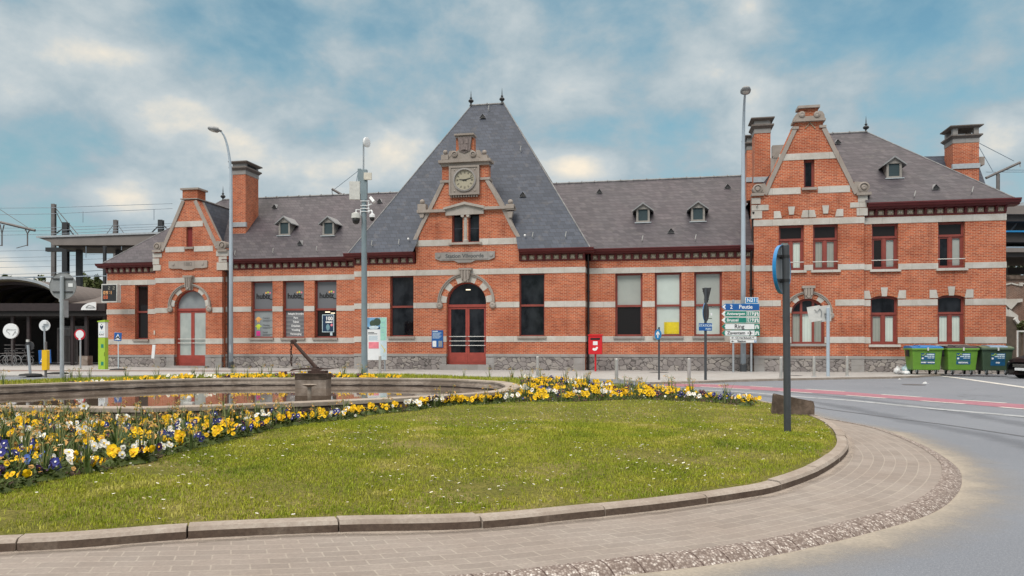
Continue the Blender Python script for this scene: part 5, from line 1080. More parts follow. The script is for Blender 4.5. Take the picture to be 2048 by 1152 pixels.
thin = lambda x, y: (kerbgap(x, y) > .05 + .16 * (np.sin(x * 5.1 + 2 * np.sin(y * 3.7)) * .5 + .5) * gb.uniform(0, 1.2, np.shape(x))) & (np.sin(x * 1.35 + 1.1) * np.sin(y * 1.9 + x * .5) + gb.normal(0, .22, np.shape(x)) < .86)
near = sample(46000, (-5.2, 5.8, 5.0, 11.5), 11, lambda x, y: notbed(x, y) & patch(x, y) & thin(x, y) & (x > -y * .75 - .3))
mid = sample(16000, (-9.5, 6.2, 9, 18), 12, lambda x, y: notbed(x, y))
far = sample(9000, (-19, 6, 18, 30.5), 13, lambda x, y: ~in_bed(x, y))
tag(blades('lawn_grass', near + mid, BLADE, .011, .034, .0058, 5, .8), 'short uneven green lawn around the pond dotted with daisies', 'grass', kind='stuff')
tag(blades('far_grass', far, BLADE, .05, .12, .012, 6), 'rough grass strip on the far side of the pond', 'grass', kind='stuff')
def daisies():
    pts = sample(2600, (-5.0, 5.8, 5.2, 16), 21, lambda x, y: notbed(x, y) & (np.sin(x * 1.9 + 2) * np.sin(y * 1.3 + x * .6) + gb.normal(0, .55, np.shape(x)) > .15)); m = MB()
    for x, y in pts:
        r = rnd.uniform(.008, .016); z = gz(x, y) + rnd.uniform(.03, .055); tx, ty = rnd.uniform(-.4, .4), rnd.uniform(-.6, .1)
        m.cur = 0; m.add([(x + r * math.cos(k * math.pi / 3), y + r * math.sin(k * math.pi / 3), z + r * (tx * math.cos(k * math.pi / 3) + ty * math.sin(k * math.pi / 3))) for k in range(6)], [(0, 1, 2, 3, 4, 5)]); m.cur = 1; m.add([(x + r * .3 * math.cos(k * math.pi / 2), y + r * .3 * math.sin(k * math.pi / 2), z + .002) for k in range(4)], [(0, 1, 2, 3)])
    return m.obj('daisies', [PWHI, PYEL])
tag(daisies(), 'tiny white daisies sprinkled through the lawn', 'daisies', kind='stuff')

# ---- pansies and daffodil clumps, each plant on its own
def flower(m, c, r, nrm, mi, ci, seed):
    """One pansy: five rounded, slightly cupped petals round a dark or yellow eye."""
    g = random.Random(seed); n = Vector(nrm).normalized(); a = n.cross(Vector((0, 0, 1)) if abs(n.z) < .9 else Vector((1, 0, 0))).normalized(); b = n.cross(a); c = Vector(c)
    for k, (ang, s_) in enumerate(((-90, .95), (-20, .85), (200, .85), (55, .9), (125, .9))):
        m.cur = mi; d = a * math.cos(R(ang)) + b * -math.sin(R(ang)); t = n.cross(d); cup = g.uniform(.0, .35); pts = []
        for f, wd in ((.05, .10), (.5, .50), (.85, .52), (1.05, .22)): pts.append((f, wd))
        vs = [c + d * r * .03 + n * (.002 * k)]
        for f, wd in pts[1:]:
            z = n * (r * (cup * f * f - .1) + .002 * k)
            vs += [c + d * r * f * s_ + t * r * wd * s_ + z, c + d * r * f * s_ - t * r * wd * s_ + z]
        m.add(vs, [(0, 1, 2), (1, 3, 4, 2), (3, 5, 6, 4)])
    m.cur = ci; m.add([c + n * .011 + a * r * .26 * math.cos(q * 1.2566) + b * r * .26 * math.sin(q * 1.2566) for q in range(5)], [(0, 1, 2, 3, 4)])
def pansy(mats, n, seed, f=.75):
    n = max(2, int(n * f))
    g = random.Random(seed); m = MB(); ml = [PLEAF, mats[0], mats[1]]
    for i in range(34):
        a = g.uniform(0, 6.283); l = g.uniform(.04, .09); r0 = g.uniform(0, .13); z0 = g.uniform(.005, .075); d = Vector((math.cos(a), math.sin(a), g.uniform(.1, .8))).normalized(); t = Vector((-math.sin(a), math.cos(a), 0)) * l * .26; p = Vector((math.cos(a) * r0, math.sin(a) * r0, z0)); m.cur = 0
        m.add([p, p + d * l * .5 + t, p + d * l, p + d * l * .5 - t], [(0, 1, 2, 3)])
    m.cur = 0; nn_ = 11; m.add([(0, 0, .05)] + [((.05 + .015 * (k_ % 2)) * math.cos(k_ * 6.283 / nn_), (.05 + .015 * (k_ % 2)) * math.sin(k_ * 6.283 / nn_), .04) for k_ in range(nn_)] + [(.13 * (.8 + .3 * (k_ % 3) / 2) * math.cos(k_ * 6.283 / nn_), .13 * (.8 + .3 * (k_ % 3) / 2) * math.sin(k_ * 6.283 / nn_), -.01) for k_ in range(nn_)], [(0, 1 + k_, 1 + (k_ + 1) % nn_) for k_ in range(nn_)] + [(1 + k_, 1 + nn_ + k_, 1 + nn_ + (k_ + 1) % nn_, 1 + (k_ + 1) % nn_) for k_ in range(nn_)])   # low cushion of leaves
    for i in range(n):
        a = g.uniform(0, 6.283); q = g.uniform(.02, .15); z = g.uniform(.06, .135); r = g.uniform(.028, .046)
        m.cur = 0; m.add([(math.cos(a) * q * .5 - .003, math.sin(a) * q * .5, .0), (math.cos(a) * q * .5 + .003, math.sin(a) * q * .5, .0), (math.cos(a) * q, math.sin(a) * q, z + .004)], [(0, 1, 2)])
        flower(m, (math.cos(a) * q, math.sin(a) * q, z), r, (g.gauss(0, .45), g.uniform(-1.3, -.1), g.uniform(.15, .9)), 1, 2, seed * 31 + i)
    me = bpy.data.meshes.new('pansy'); me.from_pydata(m.v, [], m.f); [me.materials.append(q) for q in ml]; me.polygons.foreach_set('material_index', m.m); me.update(); return me
EYE = petal('dark_pansy_eye', (.05, .012, .03))
kinds = dict(yellow=[pansy((PYEL, PORA), 9, s) for s in range(1, 6)], white=[pansy((PWHI, PYEL), 7, s) for s in range(11, 14)], blue=[pansy((PBLU, PWHI), 6, s) for s in range(21, 24)], purple=[pansy((PPUR, PORA), 6, s) for s in range(31, 34)], lightblue=[pansy((PLBL, EYE), 4, 41)], amber=[pansy((PYEL, EYE), 7, s) for s in range(51, 53)])
PL = dict(yellow=('yellow pansy plant in full bloom in the flower bed beside the pond', 'yellow pansies'), white=('white pansy plant with yellow eyes in the flower bed beside the pond', 'white pansies'), blue=('deep blue pansy plant in the flower bed beside the pond', 'deep blue pansies'), purple=('dark purple pansy plant with orange eyes in the pond flower bed', 'dark purple pansies'), lightblue=('pair of light blue pansies at the near left edge of the bed', 'light blue pansies'), amber=('yellow pansy plant with dark eyes in the pond flower bed', 'dark eyed yellow pansies'))
PICK = ['yellow'] * 11 + ['white'] * 4 + ['blue'] * 2 + ['purple'] * 3 + ['amber'] * 5
kinds2 = dict(yellow=[pansy((PYEL, PORA), 10, s, 1) for s in range(61, 65)], white=[pansy((PWHI, PYEL), 7, s, 1) for s in range(71, 73)], blue=[pansy((PBLU, PWHI), 8, s, 1) for s in range(81, 83)], purple=[pansy((PPUR, PORA), 9, s, 1) for s in range(91, 93)], amber=[pansy((PYEL, EYE), 9, s, 1) for s in range(95, 97)])   # fuller plants of the right and far beds
placed = []
def place(pts, mind, n):
    out = []
    for x, y in pts:
        if len(out) >= n: break
        if all((x - a) ** 2 + (y - b) ** 2 > mind ** 2 for a, b in out): out.append((x, y))
    return out
vis = lambda x, y: (np.abs(x) < y * .70 + .3)
offwall = lambda x, y: (np.hypot(x - IC.x, y - IC.y) > pr(np.arctan2(y - IC.y, x - IC.x)) + .75) | (x < -6.6) | (x > -1.6)
ptsL = place(sample(2600, (-9, 0, 5.4, 16), 31, lambda x, y: inpoly(x, y, bedL) & vis(x, y) & offwall(x, y)), .25, 108)
ptsR = place(sample(2000, (-1, 5.6, 14, 24), 32, lambda x, y: inpoly(x, y, bedR)), .38, 86)
ptsF = place(sample(900, (-16, 1, 18, 25), 33, lambda x, y: far_bed(x, y) & (x > -.60 * y) & (x < -.15 * y) & (np.hypot(x - IC.x, y - IC.y) < pr(np.arctan2(y - IC.y, x - IC.x)) + .75)), .34, 52)
def put(me, name, x, y, lab, cat, grp, s, dz=0.0):
    o = bpy.data.objects.new(name, me); col.objects.link(o); o.location = (x, y, gz(x, y) + .015 + dz); o.rotation_euler = (0, 0, rnd.uniform(-.9, .9)); o.scale = (s, s, s); return tag(o, lab, cat, grp)
edge = [Vector(p) for p in bedL[2:12]]
front = []                                        # a close row of blooms along the lawn edge of the near bed
for a, b in zip(edge, edge[1:]):
    k = max(1, int((b - a).length / .30))
    for i in range(k): q = a + (b - a) * (i + rnd.uniform(.1, .6)) / k; nrm_ = Vector((IC.x - q.x, IC.y - q.y)).normalized(); front.append((q.x + nrm_.x * rnd.uniform(.10, .24), q.y + nrm_.y * rnd.uniform(.10, .24), True))
for x, y, fr in [(x, y, False) for x, y in ptsL + ptsR + ptsF] + front:
    k = rnd.choice(PICK if not fr else ['yellow'] * 6 + ['white', 'purple', 'blue'])
    if y < 13 and not fr: k = rnd.choice(['yellow'] * 8 + ['white'] * 5 + ['blue'] * 4 + ['purple'] * 3 + ['amber'] * 3)
    if y > 18 and x < -2: k = rnd.choice(['yellow'] * 6 + ['white', 'purple'])
    put(rnd.choice((kinds2 if y > 13.5 else kinds)[k]), 'pansy_plant', x, y, PL[k][0], 'pansy', PL[k][1], rnd.uniform(.85, 1.2) * (1.12 if y > 13.5 else 1.0))
p = g2(80, 945, bz); put(kinds['lightblue'][0], 'pansy_plant', p[0], p[1], PL['lightblue'][0], 'pansy', None, 1.2)
def daffodil(seed, nl, heads, hh=(.22, .40)):
    g = random.Random(seed); m = MB()
    for i in range(nl):
        a = g.uniform(0, 6.283); l = g.uniform(*hh); bend = g.uniform(.02, .16); wd = g.uniform(.005, .009); r0 = g.uniform(0, .06); d = Vector((math.cos(a), math.sin(a), 0)); t = Vector((-d.y, d.x, 0)); p = d * r0; m.cur = 0; vs = []
        for f in (0, .35, .7, 1): c = p + d * bend * f * f + Vector((0, 0, l * (f - .12 * f * f))); ww_ = wd * (1 - f ** 3 * .85); vs += [c - t * ww_, c + t * ww_]
        m.add(vs, [(0, 1, 3, 2), (2, 3, 5, 4), (4, 5, 7, 6)])
    for i in range(heads):
        a = g.uniform(0, 6.283); l = g.uniform(hh[0] + .06, hh[1] + .04); d = Vector((math.cos(a), math.sin(a), 0)); m.cur = 1; base = d * .02; top = base + Vector((0, 0, l)) + d * .03; e_ = top + d * .05 + Vector((0, 0, -.015)); m.tube([base, base + Vector((0, 0, l * .6)), top, top + d * .03 + Vector((0, 0, .006)), e_], .0032, 4, False)
        m.cur = 2
        for k in range(6): t = Vector((g.uniform(-1, 1), g.uniform(-1, 1), g.uniform(-1.1, .2))) * .028; u_ = Vector((g.uniform(-1, 1), g.uniform(-1, 1), g.uniform(-1, 1))) * .014; m.add([e_, e_ + t + u_, e_ + t * 1.3 - u_], [(0, 1, 2)])
    me = bpy.data.meshes.new('daffodil_clump'); me.from_pydata(m.v, [], m.f); [me.materials.append(q) for q in (LEAF, plain('pale_straw_stem', (.30, .30, .12), .6) if 'x' not in MATS else None, WITHER)]; me.polygons.foreach_set('material_index', m.m); me.update(); return me
dk = [daffodil(s, 13 + s % 4, 3, (.18, .34)) for s in range(1, 6)]; dk2 = [daffodil(s, 8, 3, (.18, .32)) for s in range(6, 9)]; dkf = [daffodil(s, 8, 2, (.22, .42)) for s in range(10, 13)]
dl = place(sample(1500, (-9, 0, 5.8, 16), 41, lambda x, y: inpoly(x, y, bedL) & vis(x, y) & offwall(x, y)), .28, 104); dr_ = place(sample(900, (-1, 5.6, 14, 24), 42, lambda x, y: inpoly(x, y, bedR)), .62, 34)
df = place(sample(600, (-16, 3, 18, 27), 43, lambda x, y: (y > 19) & vis(x, y)), .75, 34)
for x, y in dl: put(rnd.choice(dk), 'daffodil_clump', x, y, 'clump of upright daffodil leaves with withered blooms in the near bed', 'daffodil', 'daffodil clumps in the near bed', rnd.uniform(.8, 1.15))
rowp = [p for p in pc if p.y < 17 and p.x > -9.2]
for i in range(0, len(rowp), 4):
    p = rowp[i]; d = Vector((p.x - IC.x, p.y - IC.y, 0)).normalized(); q = p + d * rnd.uniform(.18, .40); put(rnd.choice(dk2), 'daffodil_clump', q.x, q.y, 'clump of spent daffodils growing against the outer pond wall', 'daffodil', 'daffodil clumps along the pond wall', rnd.uniform(.75, 1.05))
for x, y in dr_: put(rnd.choice(dkf), 'daffodil_clump', x, y, 'sparse clump of spent daffodils among the pansies of the far right bed', 'daffodil', 'daffodil clumps in the right bed', rnd.uniform(.9, 1.3))
for x, y in df: put(rnd.choice(dkf), 'daffodil_clump', x, y, 'sparse clump of daffodil leaves in the grass behind the pond', 'daffodil', 'daffodil clumps behind the pond', rnd.uniform(.9, 1.3))
m = MB(); g = random.Random(5)                    # one late white daffodil stands up in the near bed
m.cur = 0; m.tube([(0, 0, 0), (0, -.01, .30), (.01, -.04, .345)], .004, 5, False); m.cur = 1
for k in range(6):
    a = k * math.pi / 3; d = Vector((math.cos(a), -.25, math.sin(a) * .7)); t = Vector((-math.sin(a), 0, math.cos(a))) * .024; c = Vector((.01, -.05, .35)); m.add([c, c + d * .045 + t, c + d * .085, c + d * .045 - t], [(0, 1, 2, 3)])
m.cur = 2; m.lathe([(.012, 0), (.018, -.03)], (.01, -.052, .35), 8, 'y'); p = g2(172, 860, bz); tag(m.obj('daffodil', [LEAF, PWHI, PYEL], loc=(p[0], p[1], gz(*p))), 'single large white daffodil standing above the left flower bed', 'daffodil')
def loose_pansies():
    m = MB(); mats = [PYEL, PORA, PWHI, PBLU, PPUR, PLBL, WITHER, EYE]; pts = sample(620, (-9, 5.6, 5.4, 24), 61, lambda x, y: in_bed(x, y) & vis(x, y))
    for i, (x, y) in enumerate(pts):
        k = rnd.choice([(0, 1)] * 6 + [(2, 0)] * 6 + [(3, 2)] * 2 + [(4, 1)] * 3 + [(6, 6)] * 5 + [(0, 7)] * 2); flower(m, (x, y, gz(x, y) + rnd.uniform(.04, .13)), rnd.uniform(.016, .033), (rnd.gauss(0, .6), rnd.uniform(-1.2, .3), rnd.uniform(.15, 1)), k[0], k[1], i)
    return m.obj('loose_pansies', mats)
tag(loose_pansies(), 'scattered small pansy blooms filling the gaps of the beds', 'pansies', kind='stuff')
gc = sample(8500, (-9, 5.6, 5.4, 24), 51, lambda x, y: in_bed(x, y) & vis(x, y)); tag(blades('bed_greenery', gc, PLEAF, .02, .085, .016, 8, .9, 2), 'low green leaves covering the soil between the pansies', 'ground cover', kind='stuff')
# concrete block at the island's edge and the old post sign in the lawn
p = gnd(1582, 832, .10); cb = MB(); cb.prism([(-.335, -.06), (.37, -.16), (.38, .14), (.36, .215), (-.28, .335), (-.30, .32)], -.13, .13); tag(cb.obj('concrete_block', CONCM, loc=(p[0], p[1], .16), bevel=.02), 'tilted dark mossy concrete block sunk in the lawn edge', 'concrete block').rotation_euler = (0, 0, R(-10))
# ================================================================== street furniture
FB = -PHI                                         # turned square to the facade
def board(parent, name, x0, x1, z0, z1, y0, y1, mat, r=0.0, bevel=.006):
    m = MB()
    if r:
        P = []
        for cx, cz, a0 in ((x1 - r, z1 - r, 0), (x0 + r, z1 - r, 90), (x0 + r, z0 + r, 180), (x1 - r, z0 + r, 270)): P += [(cx + r * math.cos(R(a0 + 22.5 * k)), cz + r * math.sin(R(a0 + 22.5 * k))) for k in range(5)]
        m.prism(P, y0, y1); return m.obj(name, mat, parent)
    m.box(x0, x1, y0, y1, z0, z1); return m.obj(name, mat, parent, bevel=bevel)
def pole(parent, h, r, mat, name='pole', z0=-.05, x=0, y=0): m = MB(); m.lathe([(r, z0), (r, h), (r * .9, h + .015), (0, h + .018)], (x, y, 0), 16); return m.obj(name, mat, parent, smooth=False)
def disc(m, r, y0, y1, cx=0, cz=0, seg=36): m.lathe([(0, y0), (r, y0), (r, y1), (0, y1)], (cx, 0, cz), seg, 'y')
# --- steel bollards along the pavement
bo = [(1075, 753, 'left of the red post box'), (1233, 765, 'right of the red post box'), (1378, 763, 'just left of the station square sign post'), (1562, 757, 'just left of the dark post in the lawn'), (1628, 753, 'between the dark lawn post and the grey sign panels'), (1694, 752, 'right of the grey sign panels'), (760, 749, 'in front of the poster stand')]
proto = None
for x, y, lab in bo:
    p = gnd(x, y, PZ)
    if proto is None:
        proto = thing('bollard', '', 'bollard', p, 0, 'steel bollards along the pavement'); m = MB(); m.lathe([(.062, -.05), (.062, .80), (.055, .835), (.03, .85), (0, .853)], seg=18); proto_p = m.obj('post', STEEL, proto, smooth=False); m = MB(); m.lathe([(.11, 0), (.11, .012), (.063, .02)], seg=18); proto_f = m.obj('base_plate', GALV, proto); b_ = proto
    else:
        b_ = proto.copy(); col.objects.link(b_); b_.location = p
        for ch in (proto_p, proto_f): q = ch.copy(); col.objects.link(q); q.parent = b_
    b_['label'] = 'short steel bollard ' + lab
# --- street lamps
def lamp(name, lab, base, h, r0, arm, head_rz, grp):
    t = thing(name, lab, 'street lamp', base, 0, grp)
    m = MB(); n = 8; pts = [(0, 0, -.05), (0, 0, h * .45), (0, 0, h * .80)]; rs = [r0, r0 * .86, r0 * .66]
    for i in range(1, n + 1): f = i / n; pts.append((arm[0] * f ** 1.7, arm[1] * f ** 1.7, h * .80 + (h * .20) * math.sin(f * math.pi / 2 * .95))); rs.append(r0 * (.66 - .30 * f))
    m.tube(pts, rs, 14); m.obj('pole', LAMPG, t, smooth=True); m = MB(); m.lathe([(r0 * 1.25, 0), (r0 * 1.25, .35), (r0 * 1.02, .40)], seg=14); m.obj('pole_base', POSTDK, t)
    m = MB(); m.box(-.06, .06, -r0 - .008, -r0 + .02, .9, 1.35); m.obj('service_door', GALV, t)
    e_ = Vector(pts[-1]); d = Vector((arm[0], arm[1], 0)).normalized(); q = MB(); q.lathe([(.07, -.12), (.10, 0), (.24, .10), (.25, .30), (.19, .52), (.10, .62), (0, .64)], seg=16, axis='x'); q.xf(Matrix.Scale(.62, 4, (0, 0, 1)) )
    q.xf(Matrix.Translation(e_) @ Matrix.Rotation(math.atan2(d.y, d.x), 4, 'Z') @ Matrix.Rotation(R(-8), 4, 'Y')); hd = q.obj('lamp_head', SIGNG, t, smooth=True)
    q = MB(); q.ball((.30, 0, -.075), .19, 14, 8, (1.2, .95, .45)); q.xf(Matrix.Translation(e_) @ Matrix.Rotation(math.atan2(d.y, d.x), 4, 'Z') @ Matrix.Rotation(R(-8), 4, 'Y')); q.obj('lens', LTGREY, hd, smooth=True); return t
lamp('street_lamp', 'tall grey street lamp curving left in front of the brick chimney', (*at(462, 42.2)[:2], PZ), 13.5, .125, (-.55, -.25), 0, 'tall street lamps by the station')
lamp('street_lamp', 'tall street lamp rising behind the stacked direction signs', (*at(1486.5, 37.0)[:2], PZ), 13.6, .135, (-.22, -1.0), 0, 'tall street lamps by the station')
# --- camera and antenna mast
p = (*at(729, 35.8)[:2], PZ); t = thing('camera_mast', 'tall blue grey mast with antenna dish, boxes and dome cameras', 'camera mast', p)
hz = lambda y: CH - (y - HY) / F * 35.8 - PZ
hx = lambda x: (x - 729) / F * 35.8
m = MB(); m.tube([(0, 0, -.05), (-.01, 0, 4), (-.02, 0, hz(400))], [.155, .14, .125], 16); m.box(-.16, .13, -.12, .12, hz(400), hz(340)); m.obj('pole', MASTG, t)
m = MB(); m.tube([(hx(727), 0, hz(345)), (hx(727), 0, hz(278))], .04, 8); m.obj('antenna_rod', GALV, t)
m = MB(); m.lathe([(.0, .12), (.12, .10), (.22, .02), (.245, -.06), (.24, -.09), (.15, -.11), (0, -.115)], seg=24, axis='x'); m.xf(Matrix.Translation((hx(732), -.02, hz(285))) @ Matrix.Rotation(R(-25), 4, 'Z') @ Matrix.Rotation(R(180), 4, 'Z')); m.obj('antenna_dish', WHITE, t, smooth=False)
board(t, 'antenna_panel', hx(700), hx(721), hz(400), hz(364), -.16, .0, LTGREY); board(t, 'radio_box', hx(729), hx(744.5), hz(361), hz(347), -.20, -.10, CREAM); board(t, 'bracket_box', hx(716), hx(722.5), hz(364), hz(338), -.1, .04, MASTG)
m = MB(); m.tube([(hx(738), -.1, hz(402)), (hx(738), -.1, hz(427))], .03, 6); 
for y in (403, 412, 418, 424): m.box(hx(722), hx(740), -.16, -.02, hz(y) - .015, hz(y) + .015)
m.obj('bracket', WHITE, t)
def dome(cx, cy, ztop, r, mb):
    c = MB(); c.lathe([(r * .55, 0), (r, -.04), (r * 1.06, -r * 1.25), (r * .98, -r * 1.35)], (cx, cy, ztop), 18); o = c.obj('camera', LTGREY if mb else WHITE, t); d = MB(); d.lathe([(r * .86, -r * 1.3), (r * .86, -r * 1.8), (r * .66, -r * 2.35), (r * .3, -r * 2.62), (0, -r * 2.66)], (cx, cy, ztop), 18); d.obj('dome', BLACKM, o, smooth=True); return o
dome(hx(714), -.22, hz(427), .21, True); dome(hx(746), -.2, hz(429), .135, False)
m = MB(); m.tube([(hx(722), -.1, hz(432)), (hx(722), -.1, hz(420)), (hx(714), -.2, hz(421)), (hx(714), -.22, hz(428))], .035, 8); m.obj('camera_arm', WHITE, t); m = MB(); m.tube([(hx(738), -.1, hz(423)), (hx(744), -.15, hz(422)), (hx(746), -.2, hz(425)), (hx(746), -.2, hz(430))], .04, 8); m.obj('camera_arm', WHITE, t)
m = MB(); m.box(-.17, .17, -.09, .09, -.07, .07); m.xf(Matrix.Translation((hx(746), -.15, hz(401))) @ Matrix.Rotation(R(50), 4, 'Y') @ Matrix.Rotation(R(-20), 4, 'Z')); m.obj('bullet_camera', WHITE, t, bevel=.02); m = MB(); m.tube([(hx(738), -.1, hz(411)), (hx(745), -.13, hz(409))], .03, 6); m.obj('camera_arm', WHITE, t)
# --- poster stand in front of the left range
p = (*at(748, 37.6)[:2], PZ); t = thing('poster_stand', 'white free standing notice board with photo, map and mint green column', 'notice board', p, FB)
k = 37.6 / F; X = lambda x: (x - 748) * k; Zz = lambda y: CH - (y - HY) * k - PZ
for a in (726, 770): pole(t, Zz(640), .035, GALV, 'leg', x=X(a), y=.06)
board(t, 'panel', X(722), X(775), Zz(720), Zz(635), -.03, .03, WHITE); board(t, 'photo', X(722.5), X(761.5), Zz(658.5), Zz(635.5), -.036, -.0301, plain('photo_sky_print', (.16, .34, .55), .4, 0, .3, 4), bevel=0)
m = MB(); m.cur = 0; m.ball((X(746), -.037, Zz(647)), .17, 12, 8, (1, .02, 1)); m.ball((X(755), -.037, Zz(644)), .20, 12, 8, (1, .02, 1)); m.box(X(722.5), X(728), -.04, -.037, Zz(658), Zz(636)); m.cur = 1; m.ball((X(748), -.040, Zz(655)), .27, 12, 6, (1, .02, .32)); m.cur = 2; m.box(X(728), X(761), -.0385, -.0372, Zz(658.4), Zz(654)); m.obj('photo', [plain('photo_tree_print', (.045, .075, .05), .5), PALEB, NAVY], t)
board(t, 'mint_column', X(762), X(774.5), Zz(681), Zz(635.5), -.036, -.0301, MINT, bevel=0); board(t, 'pink_notice', X(737), X(758.5), Zz(697), Zz(684), -.036, -.0301, PINKP, bevel=0)
board(t, 'map_print', X(762), X(774.5), Zz(719), Zz(682), -.036, -.0301, PALEB, bevel=0)
m = MB(); m.box(X(736), X(749), -.034, -.031, Zz(665.8), Zz(664.4)); m.box(X(736), X(755), -.034, -.031, Zz(668.4), Zz(667)); m.obj('printed_lines', GREYI, t); m = MB()
for i in range(7): m.box(X(737), X(757 - (i % 3)), -.034, -.031, Zz(672 + i * 1.4) - .006, Zz(672 + i * 1.4) + .006)
for i in range(3): m.box(X(764), X(772 - i), -.0385, -.036, Zz(645 + i * 10) - .012, Zz(645 + i * 10) + .012)
m.obj('printed_lines', plain('pale_blue_ink', (.30, .48, .60), .5), t); m = MB(); m.prism([(X(764), Zz(689)), (X(773), Zz(702)), (X(773), Zz(704)), (X(764), Zz(691))], -.039, -.0361); m.prism([(X(769), Zz(705)), (X(772), Zz(696)), (X(772.6), Zz(696.5)), (X(769.8), Zz(706))], -.039, -.0361); m.obj('map_print', YELP, t)
# --- blue notice board on the wall beside the entrance
a0, a1 = A(863.5, .75), A(886, .75); z0, z1 = Z(875, 695, .75), Z(875, 660.5, .75); t = thing('wall_notice', 'blue wall notice with two white sheets left of the entrance door', 'notice board', (0, D0, 0), FB)
y = -.76; board(t, 'panel', a0, a1, z0, z1, y, y + .05, BLUE); board(t, 'sheet', a0 + .05, a0 + .26, z0 + .04, z0 + .36, y - .006, y - .0005, WHITE, bevel=0); board(t, 'sheet', a1 - .25, a1 - .04, z0 + .04, z0 + .36, y - .006, y - .0005, SIGNG, bevel=0); m = MB(); m.box(a0 + .05, a0 + .34, y - .004, y - .0005, z1 - .085, z1 - .035)
for i in range(6): m.box(a0 + .05, a1 - .08 - .06 * (i % 3), y - .004, y - .0005, z1 - .16 - .055 * i, z1 - .138 - .055 * i)
m.obj('printed_lines', PALEB, t)
# --- red post box
p = (*at(1191, 37.4)[:2], PZ); t = thing('post_box', 'bright red post box on a slim red post against the wall', 'post box', p, FB); pole(t, 1.0, .045, RED)
k = 37.4 / F; zb = (742 - 708) * k; zt = (742 - 669) * k; m = MB(); m.box(-.34, .34, -.20, .20, zb, zt - .04); m.obj('box', RED, t, bevel=.02); m = MB(); m.prism([(-.235, zt - .045), (-.235, zt - .02), (.235, zt + .03), (.235, zt - .045)], -.37, .37, axis='x'); m.obj('lid', RED, t, bevel=.01)
m = MB(); m.box(-.24, .24, -.212, -.198, zt - .26, zt - .14); m.obj('slot', DKINT, t); m = MB(); m.box(-.26, .26, -.225, -.198, zt - .16, zt - .135); m.obj('slot_hood', RED, t); board(t, 'collection_notice', -.11, .12, zt - .52, zt - .33, -.208, -.1995, WHITE, bevel=0)
m = MB(); pts = arc_pts(-.02, zb + .30, .13, .12, R(200), R(350), 10); o_ = [(px * .45 - .01 + (pz - zb - .3) * .2, zb + .30 + (pz - zb - .3) * .35 + .05) for px, pz in pts]; m.prism(pts + o_[::-1], -.208, -.1995); m.lathe([(.05, -.2), (.05, -.208), (0, -.209)], (.09, 0, zb + .33), 10, 'y'); m.obj('horn_emblem', WINK, t)
# --- blue arrow sign on a thin pole
p = gnd(1318, 759.5, PZ); t = thing('mandatory_sign', 'small round blue cycle path sign on a thin dark pole', 'road sign', p, R(-62)); pole(t, 2.0, .035, POSTDK); k = p[1] / F; zc = CH - (669 - HY) * k - PZ; m = MB(); m.cur = 0; disc(m, .20, -.055, -.04, 0, zc); o = m.obj('sign_plate', BLUEB, t); m = MB(); m.prism([(-.03, zc - .13), (.03, zc - .13), (.03, zc + .02), (.10, zc - .03), (.10, zc + .04), (0, zc + .14), (-.10, zc + .04), (-.10, zc - .03), (-.03, zc + .02)], -.06, -.0551); m.obj('arrow', WINK, t)
# --- station square sign post
p = gnd(1411, 760, PZ); k = p[1] / F; t = thing('sign_post', 'dark sign post with a street name plate and two sign backs', 'sign post', p); zz = lambda y: (760 - y) * k
pole(t, zz(576), .05, POSTDK); m = MB(); c_t = [(-.22, zz(576)), (.22, zz(575)), (.05, zz(605)), (-.03, zz(606))]; m.prism([(q[0] * .8 + .06, q[1]) for q in c_t], .04, .06); m.box(-.1, .16, .02, .045, zz(584), zz(582)); m.box(-.05, .14, .02, .045, zz(600), zz(598)); m.obj('yield_sign_back', SIGNDK, t)
m = MB(); m.lathe([(0, .05), (.35, .05), (.35, .065), (0, .065)], (0, 0, 0), 36, 'y'); m.xf(Matrix.Translation((.085, .02, zz(624.5))) @ Matrix.Rotation(R(58), 4, 'Z')); o = m.obj('round_sign_back', SIGNDK, t); m = MB(); m.lathe([(.35, .062), (.362, .062), (.362, .08), (.35, .08)], seg=36, axis='y'); m.xf(Matrix.Translation((.085, .02, zz(624.5))) @ Matrix.Rotation(R(58), 4, 'Z')); m.obj('sign_rim', BLUEB, o); m = MB(); m.box(.19, .25, -.02, -.012, zz(631), zz(626)); m.obj('sticker', WHITE, o)
for y in (613, 637): m = MB(); m.box(-.08, .24, -.01, .02, zz(y) - .012, zz(y) + .012); m.obj('clamp', SIGNDK, t)
o = board(t, 'name_plate', -.27, .23, zz(661.5), zz(646.5), -.075, -.055, BLUE, r=.02); text(o, 'STATION', .115, (-.01, -.078, zz(651.5)), PALEB, bold=.003, sx=1.05); text(o, 'PLEIN', .085, (.09, -.078, zz(658)), PALEB, bold=.003)
